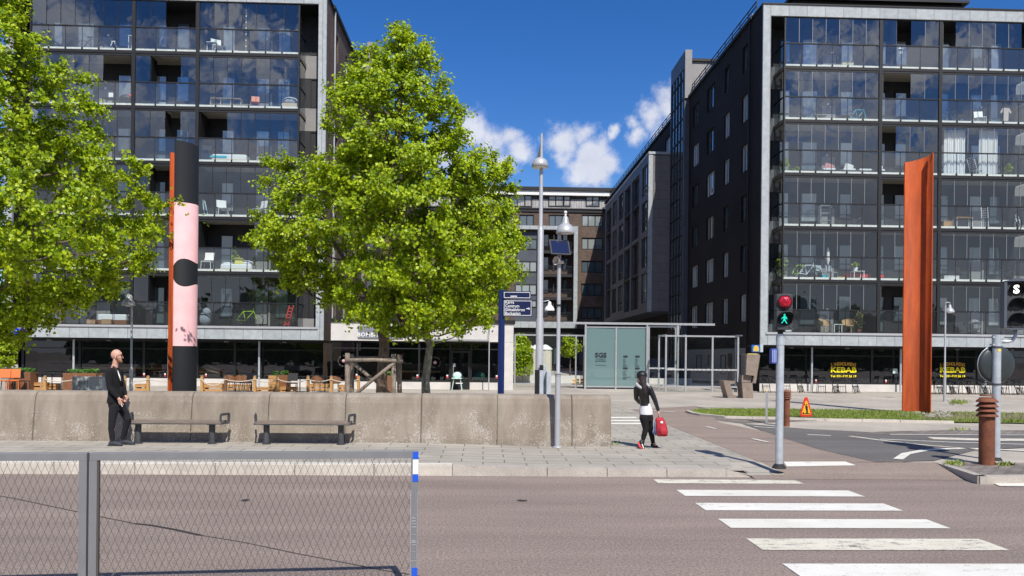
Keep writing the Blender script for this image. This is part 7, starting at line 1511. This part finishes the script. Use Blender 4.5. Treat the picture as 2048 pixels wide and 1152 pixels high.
# third row: sofa group, curtains
for u,w,l in ((1655,.75,'left'),(1695,.75,'middle'),(1740,1.5,'right-hand long')):
    T=thing('lounge_sofa','rattan lounge seat with white cushions, the %s one, on the '%l+'right block\'s third row','sofa',tuple(bp(u,2)),group='rattan lounge seats'); mb=MB(); mb.bbox(-w/2,w/2,-.3,.3,.0,.28,.02); obj('base',mb,M_darkwall,T); mb=MB(); mb.bbox(-w/2+.03,w/2-.03,-.3,.2,.285,.38,.03); obj('seat_cushion',mb,M_pw,T)
    mb=MB(); mb.T=Matrix.Translation((w/2-.3,.1,.36))@Matrix.Rotation(.3,4,'Y'); mb.bbox(-.25,.25,-.06,.06,0,.36,.04); obj('back_cushion',mb,mat('coral_cloth',(.6,.25,.25),.8) if l=='left' else M_pw,T)
plant('leafy pot plant at the left end of the '+bl('right',2),bp(1572,2,43.0),1.1,n=120); plant('low green pot plant on the '+bl('right',2),bp(1594,2),.5,n=90)
M_curt=mat('white_curtain',(.80,.80,.80),.9)
for u0,u1,l in ((1889,1931,'left'),(1959,1996,'right')):
    a=at(u0,300,FY+.45).x; b=at(u1,300,FY+.45).x; mb=MB(); n=60; v=[]; z0,z1=FR[2]+.12,FR[2]+2.6
    for i in range(n+1): x=a+(b-a)*i/n; dy=.06*math.sin(i*1.05)+.03*math.sin(i*.37); v+=[(x,FY+.5+dy,z0+.03*math.sin(i*.5)),(x,FY+.5+dy*.6,z1)]
    mb.add(v,[(2*i,2*i+2,2*i+3,2*i+1) for i in range(n)],True); single('curtain',mb,M_curt,'%s of two white pleated curtains on the right block\'s third balcony row'%l,'curtain',group='white balcony curtains')
T=thing('rocking_chair','white metal rocking lounger between the two white curtains','chair',tuple(bp(1950,2,42.3)),.3)
for y in (-.22,.22): mb=MB(); mb.tube([(-.35,y,1.05),(-.1,y,.42),(.4,y,.38)],.02,5); mb.tube([(-.45,y,.0),(.0,y,.06),(.45,y,.0)],.02,5); mb.bar((-.1,y,.42),(-.2,y,.03),.02); mb.bar((.35,y,.38),(.3,y,.03),.02); obj('side_frame',mb,M_steelw,T)
mb=MB()
for i in range(8): t_=i/7; x=-.35+.25*t_; z=1.05-.63*t_; mb.bar((x,-.22,z),(x,.22,z),.025)
for i in range(6): mb.bar((-.05+.08*i,-.22,.41),(-.05+.08*i,.22,.41),.025)
obj('slats',mb,M_steelw,T)
plant('bushy dried plant beside a cream box at the right of the '+bl('right',2),bp(2018,2),.9,n=140)
# fourth row
shelf('narrow grey wire shelf stand on the '+bl('right',3),bp(1650,3),.55,1.25,1,3,M_alu,name='shelf'); T=thing('parasol_table','dark parasol-topped pot stand on the '+bl('right',3),'table',tuple(bp(1705,3))); mb=MB(); mb.cyl((0,0,0),(0,0,.7),.02,n=6); obj('stem',mb,M_dark,T); mb=MB(); mb.lathe([(.32,.72),(.30,.75),(.0,.62)],n=14); obj('tabletop',mb,M_dark,T)
plant('grey-green plant on the floor of the '+bl('right',3),bp(1722,3),.6,n=130,m=mat('dusky_leaf',(.10,.12,.09),.8))
box_thing('orange pine drawer chest at the bay edge of the '+bl('right',3),bp(1894,3,42.3),.5,.35,.45,M_wood,'chest','drawer_chest'); table('white-legged glass-topped desk with timber panel on the '+bl('right',3),bp(1927,3),.95,.4,.72,M_wood,ml=M_steelw)
T=thing('clothes_airer','white folded clothes airer leaning on the '+bl('right',3),'clothes airer',tuple(bp(1972,3,42.3)))
for x in (-.2,.2): mb=MB(); mb.bar((x,0,0),(x*.9,.1,1.3),.03); obj('side_rail',mb,M_steelw,T)
mb=MB()
for i in range(12): z=.15+i*.095; mb.bar((-.2,.08*z,z),(.2,.08*z,z),.012)
obj('bars',mb,M_steelw,T)
bicycle('upended white bicycle at the far right of the '+bl('right',3),bp(2036,3,42.4),1.2,M_steelw)
# fifth row
for u,rz,c,l in ((1585,.1,M_black,'nearest the corner'),(1600,.5,mat('lime_paint',(.35,.55,.03),.4),'second from the corner'),(1618,.2,M_steelw,'third from the corner')): bicycle('bicycle %s on the '%l+bl('right',4),bp(u,4,42.3+.2*rz),rz,c,group='bicycles parked on the fifth row')
plant('tall bushy green plant at the left corner of the '+bl('right',4),bp(1566,4,43.0),1.75,n=260,r=.4)
for u,l in ((1647,'left'),(1667,'right')): chair('slim grey metal chair, the %s one beside the white parasol, on the fifth row'%l,bp(u,4),.4,M_galv,group='slim grey chairs')
T=thing('folded_parasol','folded white parasol rising above the rail of the '+bl('right',4),'parasol',tuple(bp(1658,4,42.7))); mb=MB(); mb.cyl((0,0,0),(0,0,1.2),.02,n=6); obj('pole',mb,M_dark,T); mb=MB(); mb.lathe([(.03,.9),(.10,1.15),(.08,1.7),(.03,1.85),(0,1.86)],n=12); obj('canopy',mb,M_pw,T)
box_thing('small turquoise bucket box on the '+bl('right',4),bp(1651,4,42.2),.28,.2,.26,mat('turquoise',(.02,.42,.52),.8)); box_thing('yellow planter box on the '+bl('right',4),bp(1683,4,42.2),.42,.2,.18,mat('sign_gold',(.65,.45,.05),.5))
T=mattress('long low red-cushioned bench on the '+bl('right',4),bp(1729,4,42.8),2.1,M_red,.42,M_dark); table('white square coffee table on the '+bl('right',4),bp(1717,4,42.2),.62,.5,.5,M_pw); plant('fresh green plant on the white coffee table, fifth row',bp(1713,4,42.25)+Vector((0,0,.505)),.5,n=110,pot=M_pw)
box_thing('white low chest in the right bay of the '+bl('right',4),bp(1902,4),.85,.4,.35,M_pw,'chest','storage_chest'); chair('dark slender chair beside the white chest on the '+bl('right',4),bp(1925,4),.3,M_dark); bicycle('bicycle behind the tram signal on the '+bl('right',4),bp(2015,4),.2,M_black)
# lowest row
M_wick=mat('wicker',(.55,.36,.18),.7,bump=.9,bscale=45,var=.3,vscale=14)
for u,rz,l in ((1653,.5,'left'),(1700,-.5,'right')):
    T=thing('wicker_armchair','rounded wicker armchair, the %s one of the pair on the right block\'s lowest row'%l,'armchair',tuple(bp(u,5)),rz,group='wicker armchairs'); mb=MB(); mb.cyl((0,0,.38),(0,0,.44),.27,n=16); obj('seat',mb,M_wick,T)
    mb=MB(); n=14; v=[]
    for i in range(n+1): a=R(-20)+R(220)*i/n; h=.62+.2*math.sin(PI*i/n); v+=[(.28*math.cos(a),.28*math.sin(a),.42),(.34*math.cos(a),.34*math.sin(a),h),(.31*math.cos(a),.31*math.sin(a),h)]
    mb.add(v,[(3*i,3*i+3,3*i+4,3*i+1) for i in range(n)]+[(3*i+1,3*i+4,3*i+5,3*i+2) for i in range(n)]); obj('backrest',mb,M_wick,T)
    for a in (.8,2.3,3.9,5.5): mb=MB(); mb.cyl((.2*math.cos(a),.2*math.sin(a),.4),(.22*math.cos(a),.22*math.sin(a),0),.016,n=5); obj('leg',mb,M_wick,T)
table('small white table between the two wicker armchairs',bp(1677,5),.5,.4,.48,M_pw); plant('tall drooping potted palm right of the wicker armchairs',bp(1722,5),1.25,n=150,m=mat('olive_leaf',(.16,.16,.05),.7),leaf=.16)
table('dark dining table on the right bay of the '+bl('right',5),bp(1930,5),.9,.5,.5,M_dark); T=thing('patterned_armchair','dark armchair with grey patterned throw on the '+bl('right',5),'armchair',tuple(bp(1952,5))); mb=MB(); mb.sph((0,0,.5),.35,12,8,(1,.8,1)); obj('seat_shell',mb,mat('patterned_grey',(.28,.28,.28),.9,var=.8,vscale=10,dark=(.03,.03,.03)),T); mb=MB(); mb.cyl((0,0,.2),(0,0,0),.15,n=8); obj('foot',mb,M_black,T)
box_thing('white crate by the corner of the '+bl('right',5),bp(1579,5),.35,.3,.3,M_pw)
